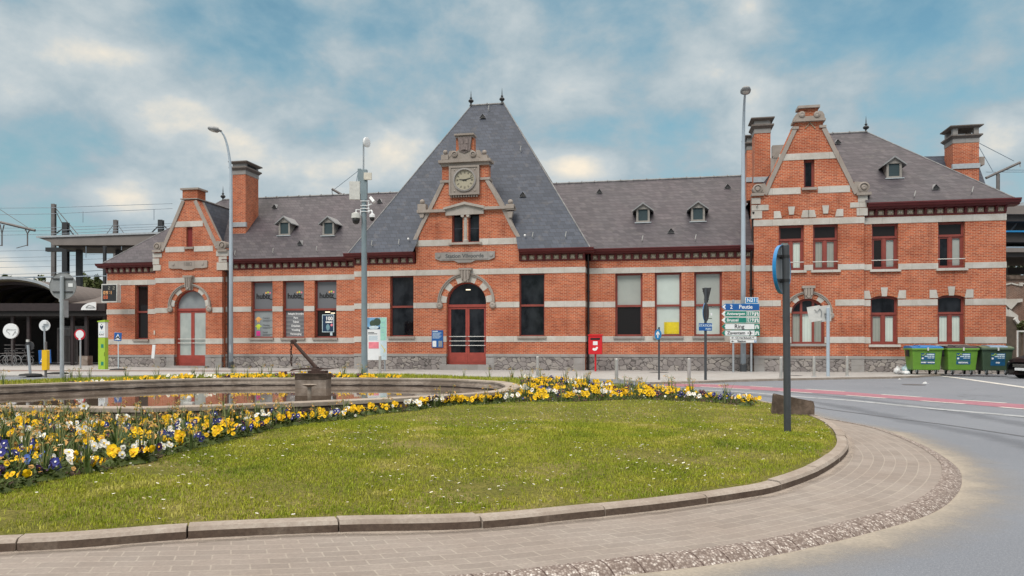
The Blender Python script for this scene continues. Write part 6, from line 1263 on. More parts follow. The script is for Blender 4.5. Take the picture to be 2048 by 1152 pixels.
# --- direction signs
p = (*at(1485, 36.3)[:2], PZ); k = 36.3 / F; t = thing('direction_signs', 'stack of blue, green and white Dutch direction signs on two grey posts', 'direction sign', p, R(2)); X = lambda x: (x - 1485) * k; Zz = lambda y: CH - (y - HY) * k - PZ
for x in (1467, 1503.5): pole(t, Zz(600), .05, GALV, 'post', x=X(x), y=.05)
def dirsign(x0, x1, y0, y1, mat, rim, body, tm, size, tx, arrow=True, end=None, al='LEFT', tip=None):
    za, zb = Zz(y1), Zz(y0); h = zb - za; m = MB(); tipw = h * .55 if arrow else 0
    P = [(X(x0), (za + zb) / 2), (X(x0) + tipw, za), (X(x1), za), (X(x1), zb), (X(x0) + tipw, zb)] if arrow else rect(X(x0), X(x1), za, zb)
    m.prism(P, -.035, .0); o = m.obj('sign_board', rim, t); cz = (za + zb) / 2; e_ = .022
    P2 = [(X(x0) + tipw * 1.05, za + e_), (X(x1) - e_, za + e_), (X(x1) - e_, zb - e_), (X(x0) + tipw * 1.05, zb - e_), (X(x0) + .05, cz)] if arrow else rect(X(x0) + e_, X(x1) - e_, za + e_, zb - e_)
    MB().prism(P2, -.040, -.0351).obj('sign_face', mat, o)
    if arrow:
        q = MB(); aw = h * .5; q.prism([(X(x0) + .03, cz), (X(x0) + aw + .03, za + .03), (X(x0) + aw + .03, za + .10), (X(x0) + aw * .55 + .05, cz), (X(x0) + aw + .03, zb - .10), (X(x0) + aw + .03, zb - .03)], -.044, -.0401); q.obj('arrow', tip or WINK, o)
    if end: q = MB(); q.box(X(end[0]), X(x1) - e_, -.043, -.0401, za + e_, zb - e_); q.obj('sign_face', end[1], o)
    for b_, xx, s_ in body: text(o, b_, s_, (X(xx), -.0445, cz), tm, 'lettering', al, bold=.004)
    return o, cz
def motorway(o, x, cz, col_=WINK):
    q = MB()
    for kx in (-1, 1): q.prism([(X(x) + kx * .012, cz + .09), (X(x) + kx * .055, cz + .09), (X(x) + kx * .105, cz - .10), (X(x) + kx * .04, cz - .10)], -.048, -.0435)
    q.box(X(x) - .10, X(x) + .10, -.048, -.0435, cz + .01, cz + .035); q.obj('motorway_symbol', col_, o)
dirsign(1490, 1516.5, 594.5, 607, BLUEB, WINK, [('N211', 1493, .25)], WINK, .25, 0, arrow=False)
dirsign(1442.5, 1518.5, 607.5, 620.5, BLUE, BLUEB, [('2', 1459, .27), ('Peutie', 1477, .27)], WINK, .2, 0)
for y, nm in ((621.5, 'Antwerpen'), (634.3, 'Brussel')):
    o, cz = dirsign(1442.5, 1519, y, y + 12.2, GREEN, WINK, [(nm, 1452.5, .20), ('E19', 1494.2, .21)], WINK, .2, 0); motorway(o, 1513, cz); q = MB(); q.prism(rect(X(1492.5), X(1508.5), cz - .115, cz + .115), -.043, -.0401, [rect(X(1492.5) + .012, X(1508.5) - .012, cz - .103, cz + .103)]); q.obj('route_box', WINK, o)
o, cz = dirsign(1442.5, 1519.5, 647.2, 659.4, WHITE, GREEN, [('Ring', 1468, .28)], BLK, .2, 0, end=(1508.5, GREEN), tip=GREEN); motorway(o, 1513.5, cz)
o, cz = dirsign(1442.5, 1520, 660.2, 672, WHITE, GREEN, [('Zaventem', 1453.5, .22)], BLK, .2, 0, end=(1509, GREEN), tip=GREEN); motorway(o, 1514, cz)
q = MB(); q.prism([(X(1495), cz - .012), (X(1495), cz + .012), (X(1504), cz + .012), (X(1506), cz), (X(1504), cz - .012)], -.045, -.0401); q.prism([(X(1498), cz + .11), (X(1500), cz + .11), (X(1502.5), cz), (X(1500), cz - .11), (X(1498), cz - .11), (X(1500), cz)], -.0465, -.0402); q.prism([(X(1495), cz + .05), (X(1497), cz), (X(1495), cz - .05)], -.0475, -.0403); q.obj('plane_symbol', BLK, o)
for y, nm, x0, x1 in ((672.6, 'CC Het Bolwerk', 1459, 1513), (679.4, 'Station', 1459.5, 1513.5)):
    o, cz = dirsign(x0, x1, y, y + 6.4, WHITE, LTGREY, [(nm, 1470 if nm[0] == 'C' else 1474, .115 if nm[0] == 'C' else .15)], GREYI if nm[0] == 'C' else BLK, .1, 0, arrow=False, end=(1508.5, BLUEB) if nm == 'Station' else None)
    q = MB(); xx = X(1462.5); q.box(xx, xx + .13, -.044, -.0401, cz - .012, cz + .012); q.prism([(xx - .02, cz), (xx + .045, cz - .045), (xx + .045, cz + .045)], -.044, -.0402); q.obj('arrow', BLK, o)
    if nm == 'Station': text(o, 'P', .12, (X(1510.7), -.0475, cz), WINK, bold=.004)
    else: q = MB(); q.prism(arc_pts(X(1506), cz, .05, .05, R(-60), R(200), 12) + arc_pts(X(1506), cz, .025, .025, R(200), R(-60), 12), -.044, -.0401); q.obj('mask_symbol', GREYI, o)
# --- back of two angled sign panels
p = gnd(1656, 752.5, PZ); k = p[1] / F; zz = lambda y: (752.5 - y) * k; t = thing('road_sign', 'two tilted grey sign panels seen from behind on a pale post', 'road sign', p); pole(t, zz(616), .068, LAMPG)
def tilted(x0, x1, y0, y1, rz, rot, nm):
    m = MB(); w_ = (x1 - x0) * k; h = (y1 - y0) * k; m.box(-w_ / 2, w_ / 2, -.02, .02, -h / 2, h / 2); m.xf(Matrix.Translation((((x0 + x1) / 2 - 1656) * k, .10, zz((y0 + y1) / 2))) @ Matrix.Rotation(R(rz), 4, 'Z') @ Matrix.Rotation(R(rot), 4, 'Y')); return m.obj(nm, LTGREY, t)
tilted(1621, 1643, 612, 642, -14, -9, 'left_panel') if False else None
o = tilted(1618.5, 1643, 612, 643, -14, -9, 'sign_panel'); o = tilted(1640, 1664, 611, 643, 10, -5, 'sign_panel')
m = MB(); m.tube([((1630 - 1656) * k, .05, zz(619)), ((1634 - 1656) * k, .0, zz(623)), ((1639 - 1656) * k, .0, zz(617)), ((1643 - 1656) * k, .0, zz(622)), ((1642 - 1656) * k, .0, zz(634))], .02, 5); m.box((1651 - 1656) * k, (1656 - 1656) * k, .0, .06, zz(634), zz(628)); m.box((1650 - 1656) * k, 0, -.02, .06, zz(628), zz(626)); m.obj('bracket', SIGNG, t)
# --- dark post with a round sign, in the lawn
p = gnd(1575, 857, .20); p = (p[0], p[1], gz(p[0], p[1]) - .02); k = p[1] / F; t = thing('lawn_sign_post', 'thick anthracite post with a round blue rimmed sign seen from behind', 'road sign', p, 0, None, (0, R(-.55))); h = (857 - 482) * k; pole(t, h, .050, POSTDK)
rz_ = R(53); Mx = Matrix.Translation((-.045, .065, h - .335)) @ Matrix.Rotation(rz_, 4, 'Z')
m = MB(); m.lathe([(0, 0), (.33, 0), (.345, -.03), (.35, -.03), (.335, .012), (0, .012)], seg=48, axis='y'); m.xf(Mx); o = m.obj('sign_back', SIGNG, t); m = MB(); m.lathe([(.335, .012), (.352, -.036), (.358, -.034), (.352, .016), (.34, .02), (0, .02)], seg=48, axis='y'); m.xf(Mx); m.obj('sign_rim', BLUEB, o)
for dz in (-.165, .18): m = MB(); m.box(-.29, .29, -.035, -.005, dz - .014, dz + .014); m.box(-.07, .07, -.075, -.0, dz - .025, dz + .025); m.xf(Mx); m.obj('mounting_rail', BLACKM, o); m = MB(); m.lathe([(.056, -.02), (.056, .02)], (0, 0, h - .335 + dz), 14); m.obj('clamp', BLACKM, t)
m = MB(); m.box(.10, .16, -.006, -.001, -.16, -.09); m.xf(Mx); m.obj('sticker', WHITE, o)
# --- wheeled refuse containers
def bin_(px, py, mat, lid, lab, word, colr2=None, faded=False):
    p = gnd(px, py, PZ); t = thing('wheeled_bin', lab, 'refuse container', p, R(-9), 'large wheeled refuse containers'); hw, z0, z1 = .63, .20, 1.13
    m = MB(); m.frust(-hw + .07, hw - .07, -.42, .40, z0, -hw, hw, -.52, .52, z1); m.obj('body', mat, t, bevel=.035); m = MB(); m.box(-hw - .035, hw + .035, -.56, .55, z1 - .02, z1 + .055); m.box(-hw + .0, hw - .0, -.575, -.55, z1 - .03, z1 + .04); m.obj('rim', mat, t, bevel=.015)
    m = MB(); m.prism([(-.55, z1 + .055), (-.54, z1 + .09), (-.2, z1 + .155), (.35, z1 + .175), (.53, z1 + .13), (.55, z1 + .055)], -hw - .02, hw + .02, axis='x'); l = m.obj('lid', lid, t, bevel=.015)
    m = MB(); m.prism([(-.50, z1 + .10), (-.45, z1 + .14), (-.15, z1 + .185), (.33, z1 + .20), (.33, z1 + .17), (-.4, z1 + .08)], -.30, .42, axis='x'); m.obj('lid_flap', colr2 or lid, l); m = MB(); m.box(-.03, .03, -.60, -.56, z1 - .05, z1 + .09); m.obj('latch', LTGREY, t)
    for sx in (-1, 1):
        m = MB(); m.box(sx * (hw + .03) - .05, sx * (hw + .03) + .05, -.12, .12, z1 - .32, z1 - .03); m.lathe([(.05, 0), (.05, .07), (0, .075)], (sx * (hw + (.03 if sx > 0 else -.1)), 0, z1 - .14), 10, 'x'); m.obj('trunnion', BLACKM, t)
        for y_ in (-.36, .34):
            m = MB(); m.lathe([(.0, -.03), (.055, -.03), (.095, -.024), (.10, -.012), (.10, .012), (.095, .024), (.055, .03), (0, .03)], (sx * (hw - .24), y_ - .03, .10), 18, 'x'); wl = m.obj('castor', RUBBER, t); m = MB(); m.prism([(y_ - .12, z0 + .02), (y_ + .08, z0 + .02), (y_, .08), (y_ - .05, .08)], sx * (hw - .24) - .045, sx * (hw - .24) - .035, axis='x'); m.prism([(y_ - .12, z0 + .02), (y_ + .08, z0 + .02), (y_, .08), (y_ - .05, .08)], sx * (hw - .24) + .035, sx * (hw - .24) + .045, axis='x'); m.lathe([(.03, -.05), (.03, .05)], (sx * (hw - .24), y_ - .03, .10), 10, 'x'); m.obj('castor_fork', ZINC, wl)
    Mt = Matrix.Rotation(math.atan2(.10, z1 - z0), 4, 'X'); yf = lambda z: -.42 - .10 * (z - z0) / (z1 - z0)
    def face(nm, x0, x1, za, zb, off, mt, par=t):
        m = MB(); m.add([(x0, yf(za) - off, za), (x1, yf(za) - off, za), (x1, yf(zb) - off, zb), (x0, yf(zb) - off, zb), (x0, yf(za) - off + .006, za), (x1, yf(za) - off + .006, za), (x1, yf(zb) - off + .006, zb), (x0, yf(zb) - off + .006, zb)], [(0, 1, 2, 3), (0, 4, 5, 1), (3, 2, 6, 7), (0, 3, 7, 4), (1, 5, 6, 2)]); return m.obj(nm, mt, par)
    L1 = face('label', -.26, .32, .64, .97, .008, LBLUE); L2 = face('label', -.26, .32, .47 if not faded else .42, .615, .008, LBLUE)
    def tx(b, s, x, z, mt, al='LEFT', bold=.004): o = text(L1, b, s, (x, yf(z) - .0095, z), mt, 'lettering', al, bold=bold); o.rotation_euler = (R(90) + math.atan2(.10, z1 - z0), 0, 0); return o
    pts = [(-.235, .905), (-.215, .865), (-.165, .862), (-.135, .89), (-.12, .93), (-.075, .94), (-.045, .91), (-.06, .87)]; m = MB()
    m.tube([(x_, yf(z_) - .010, z_) for x_, z_ in pts], .016, 6); m.obj('emblem', LGREEN, L1)
    for x0_, x1_, z0_, z1_ in ((-.01, .29, .875, .935), (-.11, .06, .80, .845), (.085, .16, .80, .845), (.18, .29, .80, .845), (.02, .17, .735, .768), (.19, .29, .735, .768)): face('label_mark', x0_, x1_, z0_, z1_, .010, PALEB, L1)
    q = face('label_mark', -.23, -.15, .70, .77, .010, WINK, L1); tx(word, .078 if len(word) < 12 else .068, .03, .545, WINK, 'CENTER', .005)
bin_(1846, 748.5, BING, BINB, 'bright green wheeled bin with a blue lid', 'PAPIER & KARTON')
bin_(1916, 749, BING, BINK, 'bright green wheeled bin with a black lid', 'RESTAFVAL')
bin_(1984, 749.5, BIND, BINGR, 'dark green wheeled bin with a faded lid nearest the black car', 'PMD', colr2=plain('faded_blue_flap', (.16, .25, .36), .5), faded=True)
def bag(px, py, r, mat, lab, sd, sq=(1, .9, .8)):
    p = gnd(px, py, PZ); g = random.Random(sd); m = MB(); m.ball((0, 0, 0), r, 18, 12, sq); ph = [(g.uniform(3, 9), g.uniform(0, 6), g.uniform(3, 9), g.uniform(0, 6)) for _ in range(5)]; nv = []
    for q in m.v:
        a = math.atan2(q[1], q[0]); e_ = q[2] / r; d = 1 + sum(.075 * math.sin(f * a + o) * math.cos(h * e_ + u) for f, o, h, u in ph); nv.append((q[0] * d, q[1] * d, max(q[2] * d, -r * sq[2] * .75)))
    m.v = nv; kz_ = r * sq[2] * .75; b_ = thing('rubbish_bag', lab, 'rubbish bag', (p[0], p[1] - .0, PZ + kz_)); m.obj('bag', mat, b_, smooth=True); n = MB(); zt_ = r * sq[2] * .85; n.lathe([(.05, zt_ - .06), (.022, zt_ + .02), (.06, zt_ + .09), (.045, zt_ + .10), (0, zt_ + .03)], (0, 0, 0), 9); n.obj('knot', mat, b_, smooth=True)
bag(1813, 747.5, .26, BAGB, 'pale blue plastic rubbish bag leaning on the blue lidded bin', 3); bag(1806, 746, .24, BAGG, 'grey rubbish bag behind the pale blue bag against the plinth', 8); bag(1795, 747.8, .17, BAGW, 'small white rubbish bag left of the grey bag', 4, (1, .9, 1)); bag(1802, 748.8, .13, BAGG, 'small dark crumpled bag lying before the white bag', 5, (1.2, 1, .8)); bag(1812, 749.2, .14, BAGW, 'small white crumpled bag in front of the blue bag', 6, (1.3, 1, .7))
def litter(px, py, w_, mat, lab, z=0.0):
    p = gnd(px, py, z); m = MB(); g = random.Random(px); m.prism([(-w_ / 2, 0), (-w_ * .2, -w_ * .2), (w_ / 2, -w_ * .1), (w_ * .4, w_ * .16), (-w_ * .1, w_ * .2)], .006, .012, axis='z'); m.prism([(-w_ * .3, .01), (w_ * .3, .012), (w_ * .1, w_ * .28), (-w_ * .2, w_ * .16)], -.02, .02); tag(m.obj('litter', mat, loc=p), lab, 'litter')
litter(1850, 767.3, .24, WINK, 'flattened white carton lying on the asphalt'); litter(1799, 759, .13, WINK, 'crumpled white paper on the road by the pavement kerb'); litter(1420, 739, .22, WINK, 'white plastic scrap on the pavement below the station square sign', PZ + .002); litter(1357, 673.5, .1, WINK, 'white scrap') if False else None

# ================================================================== black car at the right edge
cx_ = 13.5
p = gnd(2040, 757, .02); t = thing('parked_car', 'black parked car whose nose shows at the right edge', 'car', (p[0] + 2.28, p[1] + .60, .0), R(10))
def loft(m, secs):                                # cross sections from nose (-x) to tail
    n = len(secs[0]); o = len(m.v)
    for s_ in secs: m.v += s_
    for i in range(len(secs) - 1):
        for k in range(n): m.f.append((o + i * n + k, o + i * n + (k + 1) % n, o + (i + 1) * n + (k + 1) % n, o + (i + 1) * n + k)); m.m.append(m.cur)
    m.f.append(tuple(o + k for k in range(n))); m.f.append(tuple(o + (len(secs) - 1) * n + k for k in range(n))[::-1]); m.m += [m.cur, m.cur]
def sec(x, hw, zb, zm, zt, tw): return [(x, -hw * .92, zb), (x, -hw, zm * .55 + zb * .45), (x, -hw * .99, zm), (x, -tw, zt), (x, -tw * .5, zt + .025), (x, tw * .5, zt + .025), (x, tw, zt), (x, hw * .99, zm), (x, hw, zm * .55 + zb * .45), (x, hw * .92, zb)]
m = MB(); loft(m, [sec(-2.12, .62, .16, .50, .66, .50), sec(-2.05, .78, .14, .62, .78, .62), sec(-1.8, .88, .14, .72, .84, .70), sec(-1.2, .89, .20, .86, .98, .74), sec(-.85, .90, .20, .90, 1.03, .76), sec(0, .90, .20, .92, 1.04, .80), sec(1.2, .90, .22, .94, 1.05, .78), sec(1.9, .84, .26, .90, 1.0, .70), sec(2.05, .76, .32, .7, .8, .6)]); m.obj('body', CARP, t, smooth=True)
m = MB(); loft(m, [sec(-.95, .74, .98, 1.0, 1.02, .66), sec(-.15, .74, .98, 1.2, 1.44, .58), sec(.6, .74, .98, 1.24, 1.50, .58), sec(1.3, .74, .98, 1.2, 1.42, .56), sec(1.85, .7, .98, 1.02, 1.06, .5)]); m.obj('cabin_glass', GLASSD, t, smooth=True)
for sx, lx in ((-1.32, ''), (1.3, '')):
    for sy in (-.80, .80):
        m = MB(); m.lathe([(.0, -.10), (.20, -.10), (.31, -.085), (.325, 0), (.31, .085), (.2, .10), (0, .1)], (sx, sy, .31), 24, 'y'); wl = m.obj('wheel', RUBBER, t); m = MB(); m.lathe([(0, -.118), (.06, -.118), (.19, -.105), (.2, -.09)], (sx, sy, .31), 20, 'y'); m.obj('rim', CHROME, wl)
for sy in (-.60, .60): m = MB(); m.ball((-1.93, sy, .68), .17, 14, 8, (.9, 1.0, .48)); m.obj('headlight', LAMPGL, t, smooth=True); m = MB(); m.ball((-2.03, sy * 1.0, .38), .085, 10, 8, (.5, 1.3, .7)); m.obj('fog_lamp', BLACKM, t)
m = MB(); m.box(-2.135, -2.06, -.38, .38, .48, .62); m.obj('grille', BLACKM, t); m = MB(); m.box(-2.16, -2.13, -.26, .26, .34, .45); m.obj('number_plate', WHITE, t); m = MB()
for k_ in range(3): m.box(-2.145, -2.13, -.38, .38, .49 + .045 * k_, .50 + .045 * k_)
m.obj('grille_trim', CHROME, t)
for sy in (-1, 1): m = MB(); m.ball((-.62, sy * .98, 1.02), .11, 10, 8, (.6, 1, .8)); m.obj('wing_mirror', CARP, t, smooth=True)

# ================================================================== left side: shelter, signs, info pillar
# --- barrel roofed bicycle and platform shelter
SY = 48.0; t = thing('barrel_shelter', 'dark brown shelter with a barrel vaulted sheet metal roof left of the station', 'shelter', (*at(45, SY)[:2], PZ)); k = SY / F; X = lambda x: (x - 45) * k; Zz = lambda y: CH - (y - HY) * k - PZ
xc, rxv = X(15), X(122) - X(15); za, zt = Zz(604), Zz(557)
out = arc_pts(xc, za, rxv, zt - za, 0, math.pi, 30); inn = arc_pts(xc, za, rxv - .16, zt - za - .16, 0, math.pi, 30); m = MB(); m.prism(out + inn[::-1], 0, 16); m.obj('vault_lining', RIBR, t)
o2 = arc_pts(xc, za, rxv + .06, zt - za + .06, 0, math.pi, 30); m = MB(); m.prism(o2 + out[::-1], .02, 16.1); m.xf(Matrix.Identity(4)); m.obj('vault_roof', ROOFB, t); m = MB(); o3 = arc_pts(xc, za, rxv + .12, zt - za + .12, 0, math.pi, 30); o4 = arc_pts(xc, za, rxv - .05, zt - za - .05, 0, math.pi, 30); m.prism(o3 + o4[::-1], -.12, .03); m.obj('vault_edge', GALV, t)
for i in range(9): m = MB(); a_ = arc_pts(xc, za, rxv - .16, zt - za - .16, 0, math.pi, 24); b_ = arc_pts(xc, za, rxv - .34, zt - za - .34, 0, math.pi, 24); m.prism(a_ + b_[::-1], .7 + i * 1.7, .86 + i * 1.7); m.obj('vault_rib', BROWNM, t)
m = MB(); m.add([(X(110), .3, Zz(608)), (X(212), .3, Zz(608)), (X(205), 12, Zz(575) + .6), (X(70), 12, Zz(567) + 1.0), (X(100), 5, Zz(585))], [(0, 1, 2, 3, 4)]); m.obj('side_roof', ROOFB, t)
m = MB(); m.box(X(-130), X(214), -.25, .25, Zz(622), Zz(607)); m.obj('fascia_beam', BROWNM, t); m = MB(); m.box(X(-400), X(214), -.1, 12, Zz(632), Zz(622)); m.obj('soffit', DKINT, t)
m = MB(); m.prism(arc_pts(X(198), Zz(620.5), X(198) - X(168), Zz(604.5) - Zz(620.5), R(90), R(180), 12) + [(X(198), Zz(620.5))], -.34, -.26); so_ = m.obj('fan_sign', WHITE, t); m = MB(); m.tube([(X(178), -.35, Zz(615)), (X(184), -.35, Zz(611)), (X(192), -.35, Zz(613)), (X(196), -.35, Zz(616)), (X(178), -.35, Zz(616))], .025, 5); m.obj('emblem', SIGNG, so_)
for x in (-60, 20, 52, 140, 168, 205): m = MB(); m.box(X(x) - .09, X(x) + .09, .2, .38, 0, Zz(628)); m.obj('column', BROWNM, t)
m = MB(); m.box(X(168) - .28, X(168) + .28, -.1, .5, 0, .62); m.obj('column_base', CONC, t)
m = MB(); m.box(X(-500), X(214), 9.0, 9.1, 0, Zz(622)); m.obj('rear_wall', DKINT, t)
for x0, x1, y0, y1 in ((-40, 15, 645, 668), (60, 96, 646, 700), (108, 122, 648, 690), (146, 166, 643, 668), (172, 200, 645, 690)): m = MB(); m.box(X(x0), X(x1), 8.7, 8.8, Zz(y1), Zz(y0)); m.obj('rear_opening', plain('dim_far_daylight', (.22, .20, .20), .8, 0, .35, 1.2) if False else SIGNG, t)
# railings and gate bars inside
for x0, x1, y0, y1, n, nm in ((98, 139, 655, 730, 16, 'gate_bars'), (-10, 50, 690, 733, 0, 'low_screen')):
    m = MB()
    for i in range(n): m.tube([(X(x0 + (x1 - x0) * i / max(1, n - 1)), .9, 0), (X(x0 + (x1 - x0) * i / max(1, n - 1)), .9, Zz(y0))], .018, 5)
    if n: m.box(X(x0), X(x1), .86, .94, Zz(y0 + 3), Zz(y0)); m.box(X(x0), X(x1), .86, .94, .15, .2)
    else:
        for i in range(6): m.box(X(x0), X(x1), .86, .94, Zz(690 + i * 7.5) - .02, Zz(690 + i * 7.5) + .02)
    m.obj(nm, RAILST, t)
def bike(px, Y, lab, rz):
    p = at(px, Y); b = thing('bicycle', lab, 'bicycle', (p[0], p[1], PZ), R(rz), 'bicycles parked under the shelter'); 
    for xx in (-.52, .52): m = MB(); m.tube([(xx + .33 * math.cos(q * math.pi / 12), 0, .34 + .33 * math.sin(q * math.pi / 12)) for q in range(25)], .018, 5, False); m.obj('wheel', SIGNG, b)
    m = MB(); f = [((-.52, 0, .34), (-.12, 0, .30)), ((-.12, 0, .30), (-.28, 0, .85)), ((-.28, 0, .78), (.36, 0, .80)), ((-.12, 0, .30), (.38, 0, .72)), ((.36, 0, .95), (.52, 0, .34)), ((-.52, 0, .34), (-.26, 0, .76))]
    for a_, c in f: m.tube([a_, c], .018, 5)
    m.obj('frame', RAILST, b); m = MB(); m.box(-.38, -.16, -.06, .06, .86, .92); m.obj('saddle', BLACKM, b); m = MB(); m.tube([(.30, -.28, .98), (.37, 0, 1.0), (.30, .28, .98)], .015, 5); m.obj('handlebar', SIGNG, b)
bike(4, 47.2, 'dark bicycle leaning in the shelter at the left edge', 8); bike(20, 47.6, 'dark bicycle parked behind the round white shelter sign', -12); bike(36, 47.9, 'dark bicycle beside the grey shelter post', 20)
# round white sign hanging by the shelter
p = at(22, 46.5); t = thing('round_white_sign', 'round white sign with a swan like line drawing below the vault', 'sign', (p[0], p[1], PZ)); k = 46.5 / F; zc = CH - (662 - HY) * k - PZ; m = MB(); disc(m, 15.0 * k, -.06, .06, 0, zc); o = m.obj('plate', WHITE, t); m = MB(); m.tube([(-.20, -.07, zc + .10), (-.24, -.07, zc - .02), (-.12, -.07, zc - .10), (-.02, -.07, zc - .22)], .018, 5); m.tube([(.28 * math.cos(q / 10) * .6 + .18, -.07, zc - .15 + .12 * math.sin(q / 10 * 2.5)) for q in range(0, 20, 2)], .018, 5); m.obj('emblem', SIGNG, o); text(o, 'fietspunt', .16, (.10, -.064, zc + .08), SIGNG); pole(t, zc - .3, .03, RAILST, 'post', y=.1)
# --- grey post with a large round sign back
p = at(124, 28.5); t = thing('round_sign_post', 'grey post carrying a large round sign seen from behind', 'road sign', (p[0], p[1], .05)); k = 28.5 / F; zz = lambda y: CH - (y - HY) * k - .05; pole(t, zz(553), .075, GALV); m = MB(); m.lathe([(0, .06), (26 * k, .06), (26.8 * k, .04), (27 * k, .07), (26 * k, .09), (0, .09)], (0, 0, zz(572)), 48, 'y'); o = m.obj('sign_back', SIGNG, t)
for y in (557.5, 583.5): w_ = 20 * k; m = MB(); m.box(-w_, w_, .02, .075, zz(y) - .022, zz(y) + .022); m.obj('mounting_rail', SIGNDK, o)
m = MB(); m.box(11 * k, 20 * k, .045, .055, zz(573.5), zz(566.5)); m.obj('sticker', WHITE, o); m = MB(); m.box(-6 * k, -2.5 * k, .05, .5, zz(634), zz(600)); m.obj('side_plate', GALV, t)
# --- red ringed sign
p = gnd(161, 737.5, PZ); t = thing('no_vehicles_sign', 'round white sign with a broad red ring in front of the shelter', 'road sign', p); k = p[1] / F; zz = lambda y: (737.5 - y) * k; pole(t, zz(672), .045, GALV); m = MB(); disc(m, 11 * k, -.075, -.05, 0, zz(669)); o = m.obj('ring', SIGNRED, t); m = MB(); m.lathe([(0, -.082), (8 * k, -.082), (8 * k, -.0751), (0, -.0751)], (0, 0, zz(668.5)), 30, 'y'); m.box(-2.2 * k, 2.2 * k, -.081, -.0752, zz(680), zz(675)); m.obj('face', WHITE, o)
# --- small mirror sign on a leaning post, yellow marker with a crossing sign, white disc
p = gnd(61, 751, PZ); t = thing('leaning_sign', 'thin leaning post with a small round dark sign back', 'road sign', p); k = p[1] / F; m = MB(); m.tube([(0, 0, -.02), (-5 * k, 0, 61 * k)], .055, 10); m.obj('pole', GALV, t); m = MB(); m.lathe([(0, .06), (9 * k, .06), (9.4 * k, .08), (0, .085)], (-4 * k, 0, 59 * k), 30, 'y'); o = m.obj('sign_back', SIGNDK, t); m = MB(); m.box(-7.5 * k, -3 * k, -.05, .03, 67 * k, 72 * k); m.obj('cap_sign', LTGREY, t); m = MB(); m.lathe([(.45, 0), (.42, .06), (.2, .09), (0, .09)], seg=18); m.obj('rubber_foot', RUBBER, t)
def crossing(parent, cx, cz, half, y, k, tilt=0):
    m = MB(); m.box(-half, half, -.02, .0, -half * 1.08, half * 1.08); M_ = Matrix.Translation((cx, y, cz)) @ Matrix.Rotation(R(tilt), 4, 'Y'); m.xf(M_); o = m.obj('sign_face', BLUE, parent, bevel=.01); m = MB(); m.prism([(-half * .78, -half * .8), (half * .78, -half * .8), (0, half * .78)], -.026, -.0201); m.xf(M_); m.obj('triangle', WINK, o); m = MB(); m.lathe([(0, -.033), (half * .09, -.033), (half * .09, -.027), (0, -.027)], (0, 0, half * .22), 10, 'y'); m.prism([(-.02, half * .12), (.06, half * .08), (.08, -half * .2), (.16, -half * .62), (.09, -half * .62), (.02, -half * .25), (-.10, -half * .62), (-.17, -half * .62), (-.05, -half * .1)], -.033, -.0262); m.xf(M_); m.obj('walker', BLK, o)
p = gnd(91.5, 752.5, PZ); t = thing('yellow_marker', 'bright yellow marker sleeve on a grey bollard', 'marker post', p); k = p[1] / F; zz = lambda y: (752.5 - y) * k; pole(t, zz(684), .05, RAILST); board(t, 'sleeve', -5 * k, 5 * k, zz(740), zz(700), -.10, .10, YEL, r=.03)
p = gnd(90, 749, PZ); t = thing('crossing_sign', 'blue pedestrian crossing sign half hidden behind the yellow marker', 'road sign', p); k = p[1] / F; zz = lambda y: (749 - y) * k; crossing(t, 0, zz(713.5), 12.4 * k, 0, k, -3); m = MB(); m.tube([(0, .03, 0), (-2 * k, .03, zz(660)), (-5.5 * k, .03, zz(652))], .04, 8); m.obj('pole', GALV, t); m = MB(); m.lathe([(.45, 0), (.42, .06), (.2, .09), (0, .09)], (12 * k, .5, 0), 18); m.obj('rubber_foot', RUBBER, t); m = MB(); m.lathe([(0, -.03), (11 * k, -.03), (11 * k, 0), (0, 0)], (-3 * k, .1, zz(651)), 30, 'y'); m.box(-6 * k, 4 * k, -.05, .06, zz(648), zz(642)); m.obj('round_plate', WHITE, t)
p = gnd(236, 740, PZ); t = thing('crossing_sign', 'blue pedestrian crossing sign on a thin stand before the left window', 'road sign', p); k = p[1] / F; zz = lambda y: (740 - y) * k; crossing(t, 0, zz(673.5), 7.6 * k, 0, k, 4); m = MB(); m.tube([(0, .03, 0), (0, .03, zz(670))], .025, 8); m.obj('pole', PALEB, t); m = MB(); m.lathe([(.42, 0), (.38, .05), (.15, .08), (0, .08)], seg=18); m.obj('rubber_foot', RUBBER, t)
# --- lime green mobility pillar
p = gnd(206.5, 738.5, PZ); t = thing('mobility_pillar', 'lime green and white information pillar at the station corner', 'information pillar', p, R(-16)); k = p[1] / F; zz = lambda y: (738.5 - y) * k; hw = 8.3 * k
board(t, 'green_body', -hw, hw, 0, zz(675.5), -.12, .12, LIME); o = board(t, 'white_head', -hw, hw, zz(675), zz(644), -.11, .11, WHITE); m = MB(); m.prism([(-hw - .03, zz(644)), (hw + .03, zz(644)), (hw + .03, zz(640)), (-hw - .03, zz(642))], -.15, .15); m.obj('cap', LIME, t)
m = MB(); zc = zz(654); m.prism([(-.10, zc + .10), (0, zc + .02), (.10, zc + .10), (.10, zc - .02), (0, zc - .15), (-.10, zc - .02)], -.118, -.1101); m.prism([(-.035, zc + .14), (0, zc + .17), (.035, zc + .14), (0, zc + .10)], -.118, -.1102); m.obj('emblem', NAVY, o); text(o, 'MOBI', .14, (0, -.112, zz(664.5)), PALEB, bold=.003); text(o, 'PUNT', .14, (0, -.112, zz(669.5)), GREYI, bold=.002)
for y in (692, 727): m = MB(); m.box(-.03, .14, -.126, -.1201, zz(y) - .10, zz(y) + .10); m.obj('vent', plain('lime_vent', (.17, .27, .02), .5) if False else GREEN, t)
m = MB(); m.box(.19, .21, -.13, -.12, zz(712), zz(704)); m.obj('handle', BLK, t)
